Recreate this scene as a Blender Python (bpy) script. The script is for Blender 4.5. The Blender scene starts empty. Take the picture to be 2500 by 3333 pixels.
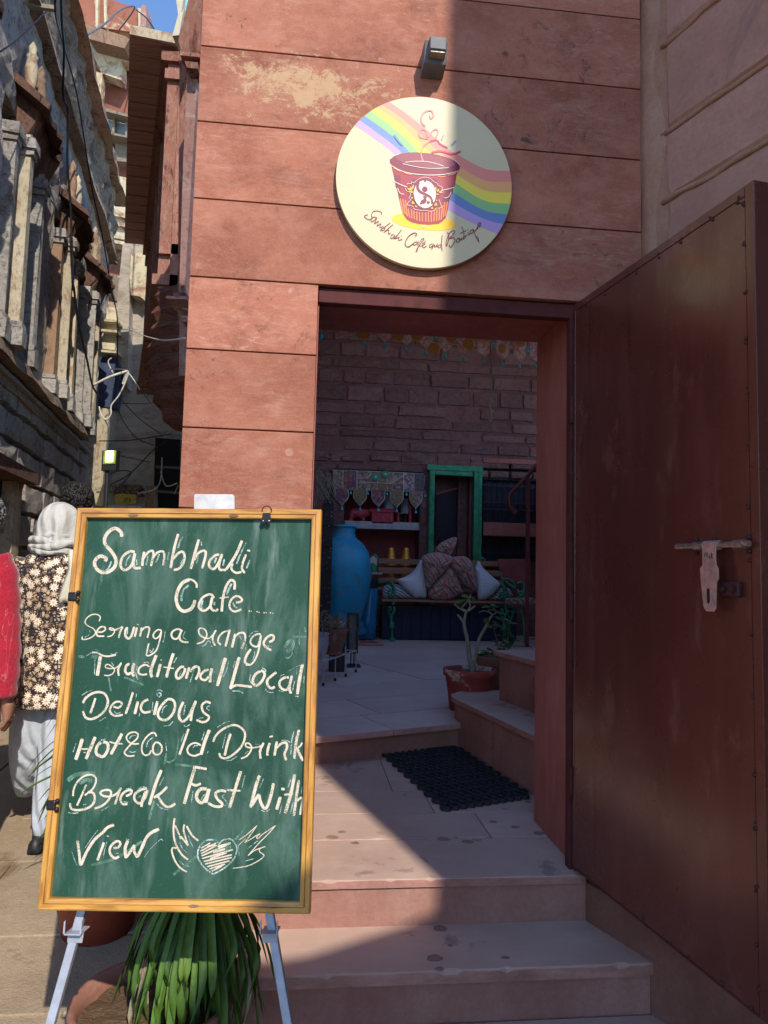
import bpy, bmesh, math, random
from mathutils import Vector, Matrix, noise
random.seed(7)
R = math.radians
scene = bpy.context.scene
C = scene.collection

# ------------------------------------------------------------------ camera
FPX = 2310.0                       # focal length in pixels of a 2500 px wide frame
YAW, PITCH, ROLL = R(6.1), R(4.68), R(1.38)
CAM = Vector((0.0, -2.57, 1.097))
def _basis():
    F0 = Vector((math.sin(YAW), math.cos(YAW), 0)); Rh = Vector((math.cos(YAW), -math.sin(YAW), 0)); Z = Vector((0, 0, 1))
    F = F0 * math.cos(PITCH) + Z * math.sin(PITCH)
    Uh = Z * math.cos(PITCH) - F0 * math.sin(PITCH)
    Rr = Rh * math.cos(ROLL) + Uh * math.sin(ROLL)
    U = Uh * math.cos(ROLL) - Rh * math.sin(ROLL)
    return F, Rr, U
CF, CR, CU = _basis()
cd = bpy.data.cameras.new('camera'); cam = bpy.data.objects.new('camera', cd); C.objects.link(cam)
cd.sensor_fit = 'HORIZONTAL'; cd.sensor_width = 36; cd.lens = 36 * FPX / 2500; cd.clip_start = 0.05; cd.clip_end = 3000
cam.matrix_world = Matrix(((CR.x, CU.x, -CF.x, CAM.x), (CR.y, CU.y, -CF.y, CAM.y), (CR.z, CU.z, -CF.z, CAM.z), (0, 0, 0, 1)))
scene.camera = cam

# ------------------------------------------------------------------ light
SUNDIR = Vector((-0.286, 1.0, -0.82)).normalized()      # the way the light travels
w = bpy.data.worlds.new('World'); scene.world = w; w.use_nodes = True
nt = w.node_tree; nt.nodes.clear()
sky = nt.nodes.new('ShaderNodeTexSky'); sky.sky_type = 'NISHITA'; sky.sun_disc = False
sky.sun_elevation = math.asin(-SUNDIR.z); sky.sun_rotation = math.atan2(-SUNDIR.x, -SUNDIR.y)
sky.altitude = 900; sky.air_density = 1.0; sky.dust_density = 0.3; sky.ozone_density = 5.5
bg = nt.nodes.new('ShaderNodeBackground'); bg.inputs['Strength'].default_value = 0.15
wo = nt.nodes.new('ShaderNodeOutputWorld')
nt.links.new(sky.outputs[0], bg.inputs[0]); nt.links.new(bg.outputs[0], wo.inputs[0])
sd = bpy.data.lights.new('sun', 'SUN'); sd.energy = 2.45; sd.angle = R(0.53); sd.color = (1, 0.93, 0.82)
sun = bpy.data.objects.new('sun', sd); C.objects.link(sun); sun.location = (3, -8, 9)
sun.rotation_euler = SUNDIR.to_track_quat('-Z', 'Y').to_euler()
vs = scene.view_settings; scene.display_settings.display_device = 'sRGB'
vs.view_transform = 'Standard'; vs.look = 'None'; vs.gamma = 1; vs.use_curve_mapping = False; vs.exposure = 1.02

# ------------------------------------------------------------------ helpers: photo pixel -> place
def ray(u, v): return (CF * FPX + CR * (u - 1250) - CU * (v - 1666.5)).normalized()
def onplane(u, v, p, n):
    d = ray(u, v); return CAM + d * ((Vector(p) - CAM).dot(n) / d.dot(n))
def onY(u, v, Y): return onplane(u, v, (0, Y, 0), Vector((0, 1, 0)))
def onZ(u, v, Z): return onplane(u, v, (0, 0, Z), Vector((0, 0, 1)))
def atD(u, v, D):
    d = ray(u, v); return CAM + d * (D / d.dot(CF))
class Frame:                       # a wall plane: a along, b up, c out of the wall
    def __init__(s, o, ux, n): s.o = Vector(o); s.ux = Vector(ux).normalized(); s.n = Vector(n).normalized(); s.uz = Vector((0, 0, 1))
    def P(s, a, b, c=0): return s.o + s.ux * a + s.uz * b + s.n * c
    def px(s, u, v, c=0):
        q = onplane(u, v, s.o + s.n * c, s.n) - s.o; return q.dot(s.ux), q.z
def lin(h):
    h = h.lstrip('#'); f = lambda c: c / 12.92 if c <= .04045 else ((c + .055) / 1.055) ** 2.4
    return tuple(f(int(h[i:i + 2], 16) / 255) for i in (0, 2, 4))
# ------------------------------------------------------------------ helpers: scene graph
ORG = {}
def tag(o, label=None, cat=None, group=None, kind=None):
    if label: o['label'] = label
    if cat: o['category'] = cat
    if group: o['group'] = group
    if kind: o['kind'] = kind
    return o
def thing(name, loc, label=None, cat=None, group=None, kind=None, rotz=0):
    o = bpy.data.objects.new(name, None); C.objects.link(o); o.location = loc; o.rotation_euler = (0, 0, rotz); o.empty_display_size = .1
    ORG[o.name] = Vector(loc); return tag(o, label, cat, group, kind)
class MB:
    def __init__(s): s.v = []; s.f = []
    def add(s, vs, fs):
        n = len(s.v); s.v += [Vector(p) for p in vs]; s.f += [tuple(i + n for i in f) for f in fs]; return s
    def box(s, lo, hi, M=None):
        x0, y0, z0 = lo; x1, y1, z1 = hi
        v = [Vector(p) for p in ((x0, y0, z0), (x1, y0, z0), (x1, y1, z0), (x0, y1, z0), (x0, y0, z1), (x1, y0, z1), (x1, y1, z1), (x0, y1, z1))]
        if M: v = [M @ p for p in v]
        return s.add(v, [(0, 3, 2, 1), (4, 5, 6, 7), (0, 1, 5, 4), (1, 2, 6, 5), (2, 3, 7, 6), (3, 0, 4, 7)])
    def cbox(s, lo, hi, c=.005, M=None):   # box with chamfered edges
        bm = bmesh.new(); bmesh.ops.create_cube(bm, size=1)
        for q in bm.verts: q.co = Vector((lo[i] + (hi[i] - lo[i]) * (q.co[i] + .5) for i in range(3)))
        bmesh.ops.bevel(bm, geom=list(bm.edges), offset=c, segments=2, affect='EDGES', profile=.6)
        if M: bmesh.ops.transform(bm, matrix=M, verts=bm.verts)
        bm.verts.index_update(); s.add([q.co.copy() for q in bm.verts], [tuple(q.index for q in f.verts) for f in bm.faces]); bm.free(); return s
    def prism(s, poly, off):
        n = len(poly); off = Vector(off); a = [Vector(p) for p in poly]; b = [p + off for p in a]
        return s.add(a + b, [tuple(range(n)), tuple(range(2 * n - 1, n - 1, -1))] + [(i, i + n, (i + 1) % n + n, (i + 1) % n) for i in range(n)])
    def poly(s, pts): return s.add(pts, [tuple(range(len(pts)))])
    def rings(s, rs, cap=True, close=True):
        n = len(rs[0]); v = [p for r in rs for p in r]; f = []
        for k in range(len(rs) - 1):
            for i in range(n if close else n - 1):
                j = (i + 1) % n; f.append((k * n + i, k * n + j, (k + 1) * n + j, (k + 1) * n + i))
        if cap and close: f += [tuple(range(n - 1, -1, -1)), tuple((len(rs) - 1) * n + i for i in range(n))]
        return s.add(v, f)
    def tube(s, pts, r, n=6, cap=True):
        pts = [Vector(p) for p in pts]; rs = []; up = None
        for i, p in enumerate(pts):
            t = (pts[min(i + 1, len(pts) - 1)] - pts[max(i - 1, 0)])
            if t.length < 1e-9: t = Vector((0, 0, 1))
            t.normalize()
            if up is None: up = t.orthogonal().normalized()
            up = (up - t * up.dot(t)); up = up.normalized() if up.length > 1e-6 else t.orthogonal().normalized()
            sd_ = t.cross(up); rr = r[i] if isinstance(r, (list, tuple)) else r
            rs.append([p + up * (rr * math.cos(2 * math.pi * k / n)) + sd_ * (rr * math.sin(2 * math.pi * k / n)) for k in range(n)])
        return s.rings(rs, cap)
    def lathe(s, prof, c, n=24, cap=True):   # prof: (radius, z) list
        c = Vector(c); return s.rings([[c + Vector((r * math.cos(2 * math.pi * k / n), r * math.sin(2 * math.pi * k / n), z)) for k in range(n)] for r, z in prof], cap)
    def sphere(s, c, r, nu=12, nv=8, M=None):
        c = Vector(c); rx, ry, rz = (r, r, r) if not isinstance(r, (tuple, list)) else r; rs = []
        for j in range(nv + 1):
            th = math.pi * (j + .001) / (nv + .002); rs.append([c + Vector((rx * math.sin(th) * math.cos(2 * math.pi * k / nu), ry * math.sin(th) * math.sin(2 * math.pi * k / nu), -rz * math.cos(th))) for k in range(nu)])
        if M: rs = [[M @ p for p in r_] for r_ in rs]
        return s.rings(rs)
    def stone(s, F, a0, b0, a1, b1, d, ins=.012, jit=.006, base=0.0, sub=2):   # block standing proud of wall F, uneven face
        rnd = lambda q: random.uniform(-q, q)
        nx = max(1, sub); g = []
        for j in range(nx + 1):
            for i in range(nx + 1):
                edge = i in (0, nx) or j in (0, nx)
                a = a0 + ins + (a1 - a0 - 2 * ins) * i / nx; b = b0 + ins + (b1 - b0 - 2 * ins) * j / nx
                g.append(F.P(a + rnd(jit), b + rnd(jit), d * (1 if not edge else .86) + rnd(jit * .7)))
        m = nx + 1; fs = [(j * m + i, j * m + i + 1, (j + 1) * m + i + 1, (j + 1) * m + i) for j in range(nx) for i in range(nx)]
        rim = [i for i in range(m)] + [j * m + nx for j in range(1, m)] + [nx * m + i for i in range(nx - 1, -1, -1)] + [j * m for j in range(nx - 1, 0, -1)]
        k = len(g); g2 = []
        for idx in rim:
            j, i = divmod(idx, m); g2.append(F.P(a0 + (a1 - a0) * i / nx, b0 + (b1 - b0) * j / nx, base))
        L = len(rim); fs += [(rim[(q + 1) % L], rim[q], k + q, k + (q + 1) % L) for q in range(L)]
        return s.add(g + g2, fs)
    def build(s, name, mat, parent=None, smooth=False, kind=None, label=None, local=False, bevel=0, link=True):
        o0 = ORG.get(parent.name, Vector()) if (parent is not None and not local) else Vector()
        me = bpy.data.meshes.new(name); me.from_pydata([tuple(p - o0) for p in s.v], [], s.f); me.materials.append(mat)
        if smooth: me.polygons.foreach_set('use_smooth', [True] * len(me.polygons))
        bm = bmesh.new(); bm.from_mesh(me); bmesh.ops.recalc_face_normals(bm, faces=bm.faces); bm.to_mesh(me); bm.free(); me.update()
        o = bpy.data.objects.new(name, me); C.objects.link(o)
        if parent is not None: o.parent = parent
        ORG[o.name] = o0
        if bevel:
            md = o.modifiers.new('bevel', 'BEVEL'); md.width = bevel; md.segments = 2; md.limit_method = 'ANGLE'; md.angle_limit = R(40)
        if smooth == 'auto':
            pass
        return tag(o, label, None, None, kind)
def copy_tree(o, parent=None):
    c = o.copy(); C.objects.link(c); ORG[c.name] = ORG.get(o.name, Vector())
    if parent is not None: c.parent = parent
    for ch in [x for x in C.objects if x.parent == o and x.name != c.name]: copy_tree(ch, c)
    return c
def cr(pts, n=6):                  # Catmull-Rom through the points
    P = [Vector(p) for p in pts]
    if len(P) < 3: return P
    out = []
    for i in range(len(P) - 1):
        a = P[max(i - 1, 0)]; b = P[i]; c = P[i + 1]; d = P[min(i + 2, len(P) - 1)]
        for k in range(n):
            t = k / n; out.append(.5 * ((2 * b) + (c - a) * t + (2 * a - 5 * b + 4 * c - d) * t * t + (3 * b - a - 3 * c + d) * t ** 3))
    return out + [P[-1]]
def sm(pts, r, n=5):               # smoothed points and radii together
    q = cr([Vector((*p, 0)) if len(p) == 2 else Vector(p) for p in pts], n)
    m = len(pts); rr = []
    for i in range(len(q)):
        t = i / max(1, len(q) - 1) * (m - 1); k = min(int(t), m - 2); f = t - k; rr.append(r[k] * (1 - f) + r[k + 1] * f)
    return q, rr
# ------------------------------------------------------------------ materials
MATS = {}
def nd(t, typ, **kw):
    n = t.nodes.new(typ)
    for k, v in kw.items():
        if k in n.inputs: n.inputs[k].default_value = v
        else: setattr(n, k, v)
    return n
class T:                           # tiny node-graph writer
    def __init__(s, name, rough=.8, metallic=0, spec=.3, coat=0, coatr=.2, sheen=0, emis=None, es=0, trans=0):
        s.m = bpy.data.materials.new(name); s.m.use_nodes = True; s.t = s.m.node_tree; s.b = s.t.nodes['Principled BSDF']
        b = s.b.inputs; b['Roughness'].default_value = rough; b['Metallic'].default_value = metallic; b['Specular IOR Level'].default_value = spec
        if coat: b['Coat Weight'].default_value = coat; b['Coat Roughness'].default_value = coatr
        if sheen: b['Sheen Weight'].default_value = sheen
        if trans: b['Transmission Weight'].default_value = trans
        if emis: b['Emission Color'].default_value = (*emis, 1); b['Emission Strength'].default_value = es
        s.pos = s.t.nodes.new('ShaderNodeNewGeometry').outputs['Position']
        s.oi = None
    def L(s, a, b): s.t.links.new(a, b)
    def map(s, sc=(1, 1, 1), loc=(0, 0, 0), rot=(0, 0, 0), src=None):
        n = s.t.nodes.new('ShaderNodeMapping'); n.inputs['Scale'].default_value = sc; n.inputs['Location'].default_value = loc; n.inputs['Rotation'].default_value = rot
        s.L(src or s.pos, n.inputs[0]); return n.outputs[0]
    def noise(s, scale=5, detail=5, rough=.6, vec=None, dist=0):
        n = s.t.nodes.new('ShaderNodeTexNoise'); n.inputs['Scale'].default_value = scale; n.inputs['Detail'].default_value = detail; n.inputs['Roughness'].default_value = rough; n.inputs['Distortion'].default_value = dist
        s.L(vec or s.pos, n.inputs['Vector']); return n.outputs['Fac']
    def vor(s, scale=5, vec=None, feature='F1', out='Distance', rnd=1):
        n = s.t.nodes.new('ShaderNodeTexVoronoi'); n.feature = feature; n.inputs['Scale'].default_value = scale; n.inputs['Randomness'].default_value = rnd
        s.L(vec or s.pos, n.inputs['Vector']); return n.outputs[out]
    def ramp(s, fac, stops, interp='LINEAR'):
        n = s.t.nodes.new('ShaderNodeValToRGB'); n.color_ramp.interpolation = interp; e = n.color_ramp.elements
        while len(e) < len(stops): e.new(.5)
        for k, (p, c) in enumerate(stops):
            e[k].position = p; e[k].color = (*c, 1) if not isinstance(c, (int, float)) else (c, c, c, 1)
        s.L(fac, n.inputs[0]); return n.outputs[0]
    def mix(s, fac, a, b, mode='MIX'):
        n = s.t.nodes.new('ShaderNodeMix'); n.data_type = 'RGBA'; n.blend_type = mode
        for sock, val in ((n.inputs[0], fac), (n.inputs[6], a), (n.inputs[7], b)):
            if isinstance(val, (int, float)): sock.default_value = val
            elif isinstance(val, tuple): sock.default_value = (*val, 1)
            else: s.L(val, sock)
        return n.outputs[2]
    def math(s, op, a, b=None, c=None):
        n = s.t.nodes.new('ShaderNodeMath'); n.operation = op
        for k, val in enumerate((a, b, c)):
            if val is None: continue
            if isinstance(val, (int, float)): n.inputs[k].default_value = val
            else: s.L(val, n.inputs[k])
        return n.outputs[0]
    def col(s, c):
        if isinstance(c, tuple): s.b.inputs['Base Color'].default_value = (*c, 1)
        else: s.L(c, s.b.inputs['Base Color'])
        return s
    def rgh(s, r): s.L(r, s.b.inputs['Roughness']); return s
    def bump(s, h, strength=.3, dist=.01):
        n = s.t.nodes.new('ShaderNodeBump'); n.inputs['Strength'].default_value = strength; n.inputs['Distance'].default_value = dist
        s.L(h, n.inputs['Height']); s.L(n.outputs[0], s.b.inputs['Normal']); return s
    def offs(s, sc=(1, 1, 1), k=9.0, loc=(0, 0, 0), rot=(0, 0, 0)):
        m_ = s.t.nodes.new('ShaderNodeMath'); m_.operation = 'MULTIPLY'; s.L(s.objrand(), m_.inputs[0]); m_.inputs[1].default_value = k
        a = s.t.nodes.new('ShaderNodeVectorMath'); a.operation = 'ADD'; s.L(s.pos, a.inputs[0]); s.L(m_.outputs[0], a.inputs[1]); return s.map(sc, loc, rot, a.outputs[0])
    def objrand(s):
        if not s.oi: s.oi = s.t.nodes.new('ShaderNodeObjectInfo').outputs['Random']
        return s.oi
def rock(name, c1, c2, c3=None, scale=6, rough=.85, bump=.35, bd=.01, c3t=.62, stretch=(1, 1, 1), var=.25, fine=60, spec=.25):
    t = T(name, rough, spec=spec); v = t.map(stretch)
    base = t.ramp(t.noise(scale, 8, .65, v), [(.3, c1), (.7, c2)])
    if c3: base = t.mix(t.ramp(t.noise(scale * .45, 8, .7, t.map(stretch, (5, 3, 1)), 1.0), [(c3t, 0.), (c3t + .06, 1.)]), base, c3)
    base = t.mix(t.ramp(t.noise(fine, 4, .7), [(.35, .0), (.75, .35)]), base, tuple(x * .55 for x in c1))
    if var: base = t.mix(1.0, base, t.ramp(t.objrand(), [(0, 1 - var), (1, 1.)]), 'MULTIPLY')
    h = t.math('ADD', t.noise(scale * 4, 8, .7, v), t.math('MULTIPLY', t.noise(fine * 2, 3), .4))
    t.col(base).bump(h, bump, bd); MATS[name] = t.m; return t.m
def plain(name, c, rough=.6, metallic=0, spec=.4, nscale=20, dv=.25, bump=.08, **kw):
    t = T(name, rough, metallic, spec, **kw)
    t.col(t.ramp(t.noise(nscale, 5), [(.3, tuple(x * (1 - dv) for x in c)), (.7, tuple(min(1, x * (1 + dv)) for x in c))]))
    t.bump(t.noise(nscale * 5, 4), bump, .003); MATS[name] = t.m; return t.m
# ---- the materials of this place
def facade_mat():
    t = T('red_sandstone_cladding', .75, spec=.25)
    base = t.mix(t.ramp(t.noise(2.2, 9, .62, t.offs((1, 1, 1.5))), [(.36, 0.), (.66, 1.)]), (.31, .100, .058), (.46, .172, .105))
    base = t.mix(t.ramp(t.noise(11, 9, .72, t.offs((.8, 1, 1.2), 5)), [(.46, 0.), (.72, .5)]), base, (.58, .29, .20))
    base = t.mix(t.ramp(t.noise(3.0, 10, .75, t.offs((1, 1, 1.3), 13, (7, 1, 2)), .6), [(.55, 0.), (.66, .55)]), base, (.20, .065, .045))
    # scrubbed pale scuffs in curved sweeps
    sw = t.noise(38, 6, .7, t.offs((.35, 1, 1.6), 6, (0, 0, 0), (0, R(14), 0)), 1.2)
    base = t.mix(t.math('MULTIPLY', t.ramp(sw, [(.50, 0.), (.72, .55)]), t.ramp(t.noise(2.1, 4, .6, t.offs((1, 1, 1), 3)), [(.42, .1), (.62, 1.)])), base, (.64, .40, .31))
    base = t.mix(t.ramp(t.noise(220, 3, .7), [(.5, 0.), (.8, .4)]), base, (.66, .38, .28))
    # peeled patch of yellow limewash, upper left
    n = t.t.nodes.new('ShaderNodeVectorMath'); n.operation = 'DISTANCE'; t.L(t.map((1, 1, 2.4), (0, 0, 0)), n.inputs[0])
    pc = onY(1000, 290, 0); n.inputs[1].default_value = (pc.x, 0, pc.z * 2.4)
    near = t.math('SUBTRACT', 1.0, t.math('MULTIPLY', n.outputs['Value'], 1.75))
    pk = t.math('ADD', near, t.math('MULTIPLY', t.math('SUBTRACT', t.noise(6, 14, .86, t.map((1, 1, 1.3), (2, 0, 1.4)), .3), .5), 4.6))
    base = t.mix(t.ramp(pk, [(.66, 0.), (.74, .7), (1.2, .85)]), base, (.62, .42, .24))
    vd = t.math('ADD', t.vor(7, t.map((1, 1, 1.1))), t.math('MULTIPLY', t.math('SUBTRACT', t.noise(40, 4), .5), .05)); keep = t.ramp(t.noise(5, 2), [(.5, 0.), (.58, 1.)])
    base = t.mix(t.math('MULTIPLY', t.ramp(vd, [(.04, .30), (.09, .45), (.12, .0)]), keep), base, (.64, .46, .40))
    vc = t.ramp(t.vor(55), [(.05, .5), (.09, 0.)])
    base = t.mix(t.math('MULTIPLY', vc, t.ramp(t.noise(3, 3), [(.5, 0.), (.6, 1.)])), base, (.7, .55, .45))
    pit = t.ramp(t.noise(16, 10, .85, t.map((1, 1, 1), (2, 2, 9)), .8), [(.56, 0.), (.62, .85)])
    base = t.mix(t.math('MULTIPLY', pit, t.ramp(t.noise(1.7, 3, .6, t.map((1, 1, 1), (0, 0, 4.4))), [(.50, 0.), (.60, 1.)])), base, (.10, .055, .045))
    base = t.mix(1.0, base, t.ramp(t.objrand(), [(0, .80), (1, 1.)]), 'MULTIPLY')
    t.col(base).bump(t.math('ADD', t.noise(25, 10, .75), t.math('MULTIPLY', pit, -.5)), .35, .006); return t.m
M_facade = facade_mat()
def redpaint(name='weathered_red_plaster', k=1.0):
    t = T(name, .62, spec=.35)
    base = t.mix(t.ramp(t.noise(2.2, 7, .65, t.map((1, 1, .6))), [(.35, 0.), (.7, 1.)]), (.27 * k, .075 * k, .055 * k), (.36 * k, .12 * k, .09 * k))
    base = t.mix(t.ramp(t.noise(12, 8, .7, t.map((1.5, 1.5, .35))), [(.5, 0.), (.75, .45)]), base, (.46 * k, .24 * k, .20 * k))
    base = t.mix(t.ramp(t.noise(5, 9, .8, t.map((1, 1, .5), (4, 4, 4)), .7), [(.6, 0.), (.7, .55)]), base, (.13, .05, .04))
    t.col(base).bump(t.noise(30, 7, .7), .25, .006); return t.m
M_redpl = redpaint()
def slabmat(name, c1, c2, stain=(.10, .06, .05), st=.60, dots=1.0):
    t = T(name, .7, spec=.35)
    base = t.ramp(t.noise(1.8, 7, .6, t.map((1, .7, 1))), [(.35, c1), (.7, c2)])
    base = t.mix(t.ramp(t.noise(7, 8, .7, t.map((.6, 1.4, 1))), [(.5, 0.), (.75, .35)]), base, tuple(min(1, x * 1.3) for x in c2))
    base = t.mix(t.ramp(t.noise(2.2, 9, .7, t.map((1, 1, 1), (3, 6, 0)), .8), [(st, 0.), (st + .02, .32), (st + .09, .5)]), base, stain)
    v = t.vor(9, t.map((1, 1.15, 1), (.3, .1, 0))); k = t.ramp(t.noise(2.4, 2, .5, t.map((1, 1, 1), (9, 2, 0))), [(.53, 0.), (.58, 1.)])
    vn = t.math('ADD', v, t.math('MULTIPLY', t.math('SUBTRACT', t.noise(22, 6, .7), .5), .34))
    base = t.mix(t.math('MULTIPLY', t.math('MULTIPLY', t.ramp(vn, [(.14, .65), (.20, .85), (.23, 0.)]), k), dots), base, (.13, .08, .065))
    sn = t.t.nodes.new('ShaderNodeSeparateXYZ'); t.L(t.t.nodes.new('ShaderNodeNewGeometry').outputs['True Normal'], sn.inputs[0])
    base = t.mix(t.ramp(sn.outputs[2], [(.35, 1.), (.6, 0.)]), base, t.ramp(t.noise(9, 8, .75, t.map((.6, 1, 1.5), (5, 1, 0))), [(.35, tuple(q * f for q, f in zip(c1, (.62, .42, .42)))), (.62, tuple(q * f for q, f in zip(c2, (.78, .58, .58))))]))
    base = t.mix(1.0, base, t.ramp(t.objrand(), [(0, .88), (1, 1.)]), 'MULTIPLY')
    t.col(base).bump(t.noise(22, 8, .7), .2, .005); return t.m
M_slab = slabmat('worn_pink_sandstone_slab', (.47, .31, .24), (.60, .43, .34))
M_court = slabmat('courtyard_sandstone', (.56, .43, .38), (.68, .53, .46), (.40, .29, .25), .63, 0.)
M_riser = rock('step_riser_plaster', (.30, .13, .10), (.42, .23, .18), (.20, .085, .07), scale=4, rough=.7, bump=.3, var=.1, stretch=(1, 1, .5))
M_dplast = rock('dark_brown_plaster', (.16, .065, .045), (.24, .11, .08), (.09, .04, .03), scale=4, bump=.5, var=0)
M_mortar = rock('pale_pink_mortar', (.40, .24, .19), (.5, .32, .26), scale=9, var=0)
M_rwall = rock('dusty_pink_sandstone_block', (.44, .225, .165), (.55, .31, .235), (.34, .2, .165), scale=3.5, bump=.3, var=.18)
M_rmort = rock('brown_raised_pointing', (.36, .19, .12), (.48, .28, .19), (.2, .11, .08), scale=8, bump=.6, var=0)
def doormat():
    t = T('oxide_red_door_paint', .3, spec=.6, coat=.25, coatr=.16)
    base = t.ramp(t.noise(1.2, 6, .55, t.map((1, 1, .8))), [(.35, (.075, .018, .013)), (.7, (.115, .029, .019))])
    dr = t.ramp(t.noise(26, 3, .5, t.map((1, 1, .035))), [(.58, 0.), (.64, .8), (.70, 0.)])
    base = t.mix(t.ramp(t.noise(9, 8, .75, t.map((1, 1, .45), (5, 5, 1)), .4), [(.55, 0.), (.70, .5)]), base, (.22, .10, .07))
    base = t.mix(t.math('MULTIPLY', dr, t.ramp(t.noise(1.3, 2, .5, t.map((1, 1, 1), (0, 0, 2.2))), [(.45, 0.), (.6, .9)])), base, (.04, .012, .01))
    base = t.mix(t.ramp(t.noise(60, 6, .8, t.map((1, 1, .6)), .5), [(.70, 0.), (.74, .6)]), base, (.32, .16, .13))
    base = t.mix(t.ramp(t.noise(12, 3, .5, t.map((1, 1, .12), (3, 3, 0))), [(.5, 0.), (.8, .3)]), base, (.2, .07, .055))
    t.col(base).rgh(t.ramp(t.noise(4, 5, .6), [(.3, .22), (.7, .36)])).bump(t.noise(3, 4, .5), .12, .012); return t.m
M_door = doormat()
M_steel = plain('dark_oxide_steel', (.085, .022, .02), .7, 0, .2)
M_weld = plain('dark_weld_bead', (.05, .015, .015), .5)
M_bolt = plain('worn_steel', (.42, .38, .36), .38, .9, .5, 60, .4)
M_hasp = plain('pinkish_zinc_plate', (.55, .36, .30), .42, .55, .5, 50, .3)
M_black = plain('black_plastic', (.02, .02, .022), .45)
M_lampgrey = plain('dusty_grey_metal', (.12, .12, .13), .55)
M_glass = plain('dim_lamp_glass', (.25, .2, .14), .15)
M_shade0 = plain('void_shade_black', (.012, .010, .012), .9)  # near-black sheets of this stand in for the shade inside openings
def woodmat(name, c1, c2, c3, axis=0, sc=1, rough=.45, coat=0):
    t = T(name, rough, spec=.4, coat=coat)
    s_ = [16 * sc] * 3; s_[axis] = 1.1 * sc
    v = t.map(tuple(s_)); n1 = t.noise(2.2, 5, .6, v, .5)
    base = t.ramp(n1, [(.3, c1), (.55, c2), (.75, c3)])
    s2 = [64 * sc] * 3; s2[axis] = 1.6 * sc
    base = t.mix(t.ramp(t.noise(1.5, 3, .5, t.map(tuple(s2))), [(.5, 0.), (.66, .75)]), base, c3)
    kn = t.ramp(t.vor(3.2, t.map((1, 1, 1), (.2, 0, .1))), [(.03, .9), (.055, 0.)])
    base = t.mix(kn, base, tuple(x * .35 for x in c3))
    t.col(base).bump(n1, .15, .003); return t.m
Y1, Y2, Y3 = (.64, .35, .075), (.52, .25, .045), (.27, .10, .018)
M_pineX = woodmat('varnished_pine_across', Y1, Y2, Y3, 0, coat=.3)
M_pineZ = woodmat('varnished_pine_upright', Y1, Y2, Y3, 2, coat=.3)
def boardmat():
    t = T('green_chalkboard', .62, spec=.25)
    g1, g2 = (.010, .050, .030), (.015, .068, .042)
    base = t.ramp(t.noise(3, 5), [(.3, g1), (.7, g2)])
    sm1 = t.noise(7, 7, .65, t.map((1.6, 1, .5), (0, 0, 0), (0, R(8), 0)), .6)
    base = t.mix(t.ramp(sm1, [(.45, 0.), (.75, .30)]), base, (.30, .42, .36))
    st = t.noise(26, 4, .6, t.map((1.2, 1, .12), (1, 0, 0), (0, R(-6), 0)))
    base = t.mix(t.math('MULTIPLY', t.ramp(st, [(.58, 0.), (.75, .32)]), t.ramp(t.noise(4, 2), [(.42, 0.), (.6, 1.)])), base, (.42, .50, .46))
    base = t.mix(t.ramp(t.noise(420, 2, .6), [(.66, 0.), (.74, .22)]), base, (.5, .55, .5))
    t.col(base).bump(t.noise(300, 2), .05, .001); return t.m
M_board = boardmat()
def chalk(name, c, cover):
    t = T(name, .95, spec=.05); g = t.noise(520, 3, .7); g2 = t.noise(60, 4, .6, t.map((1, 1, .5)))
    f = t.ramp(t.math('ADD', g, t.math('MULTIPLY', g2, .5)), [(cover, 0.), (cover + .12, 1.)])
    t.col(t.mix(f, (.05, .13, .085), t.ramp(t.noise(25, 3), [(.3, tuple(x * .86 for x in c)), (.7, c)]))); return t.m
M_chalk = chalk('cream_chalk', (.72, .60, .47), .60)
M_chalkw = chalk('thin_white_chalk', (.52, .62, .62), .70)
M_smudge = chalk('smudged_chalk', (.22, .32, .27), .74)
M_easel = plain('grey_painted_steel', (.34, .36, .42), .4, .1)
M_clip = plain('blackened_clip', (.03, .025, .025), .35, .6)
M_whitecard = plain('pale_card', (.62, .62, .63), .6)
M_terr = rock('terracotta_red_pot', (.24, .045, .022), (.32, .07, .035), (.38, .16, .1), scale=5, rough=.6, bump=.15, var=0, c3t=.66)
M_pot2 = rock('dusty_terracotta', (.24, .10, .065), (.34, .17, .12), (.42, .30, .24), scale=8, rough=.8, bump=.3, var=0)
M_potpeel = rock('peeling_red_pot_paint', (.30, .045, .035), (.36, .065, .05), (.55, .46, .38), scale=9, rough=.7, bump=.3, var=0, c3t=.53)
M_soil = rock('dry_soil', (.17, .10, .05), (.26, .17, .09), (.08, .045, .025), scale=14, bump=1.0, bd=.03, var=0)
def leafmat(name, c1, c2, tip):
    t = T(name, .55, spec=.3)
    base = t.ramp(t.noise(10, 4), [(.3, c1), (.7, c2)]); base = t.mix(t.ramp(t.noise(7, 3, .5, t.map((1, 1, 1), (4, 4, 4))), [(.66, 0.), (.76, .8)]), base, tip)
    st = t.noise(120, 2, .5, t.map((1, 1, .1))); base = t.mix(t.ramp(st, [(.45, 0.), (.7, .3)]), base, tuple(x * 1.6 for x in c2))
    base = t.mix(1., base, t.ramp(t.objrand(), [(0, (.42, .46, .5)), (.5, (.8, .85, .7)), (.85, (1, 1, 1)), (1, (1.0, .85, .6))]), 'MULTIPLY')
    t.b.inputs['Subsurface Weight'].default_value = .0
    t.col(base).bump(st, .2, .002); return t.m
M_strap = leafmat('strap_leaf_green', (.045, .095, .014), (.09, .175, .028), (.34, .22, .05))
M_leaf2 = leafmat('young_leaf_green', (.045, .10, .02), (.09, .18, .035), (.2, .2, .05))
M_stem = rock('grey_green_bark', (.22, .22, .16), (.32, .32, .24), scale=12, var=0)
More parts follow.
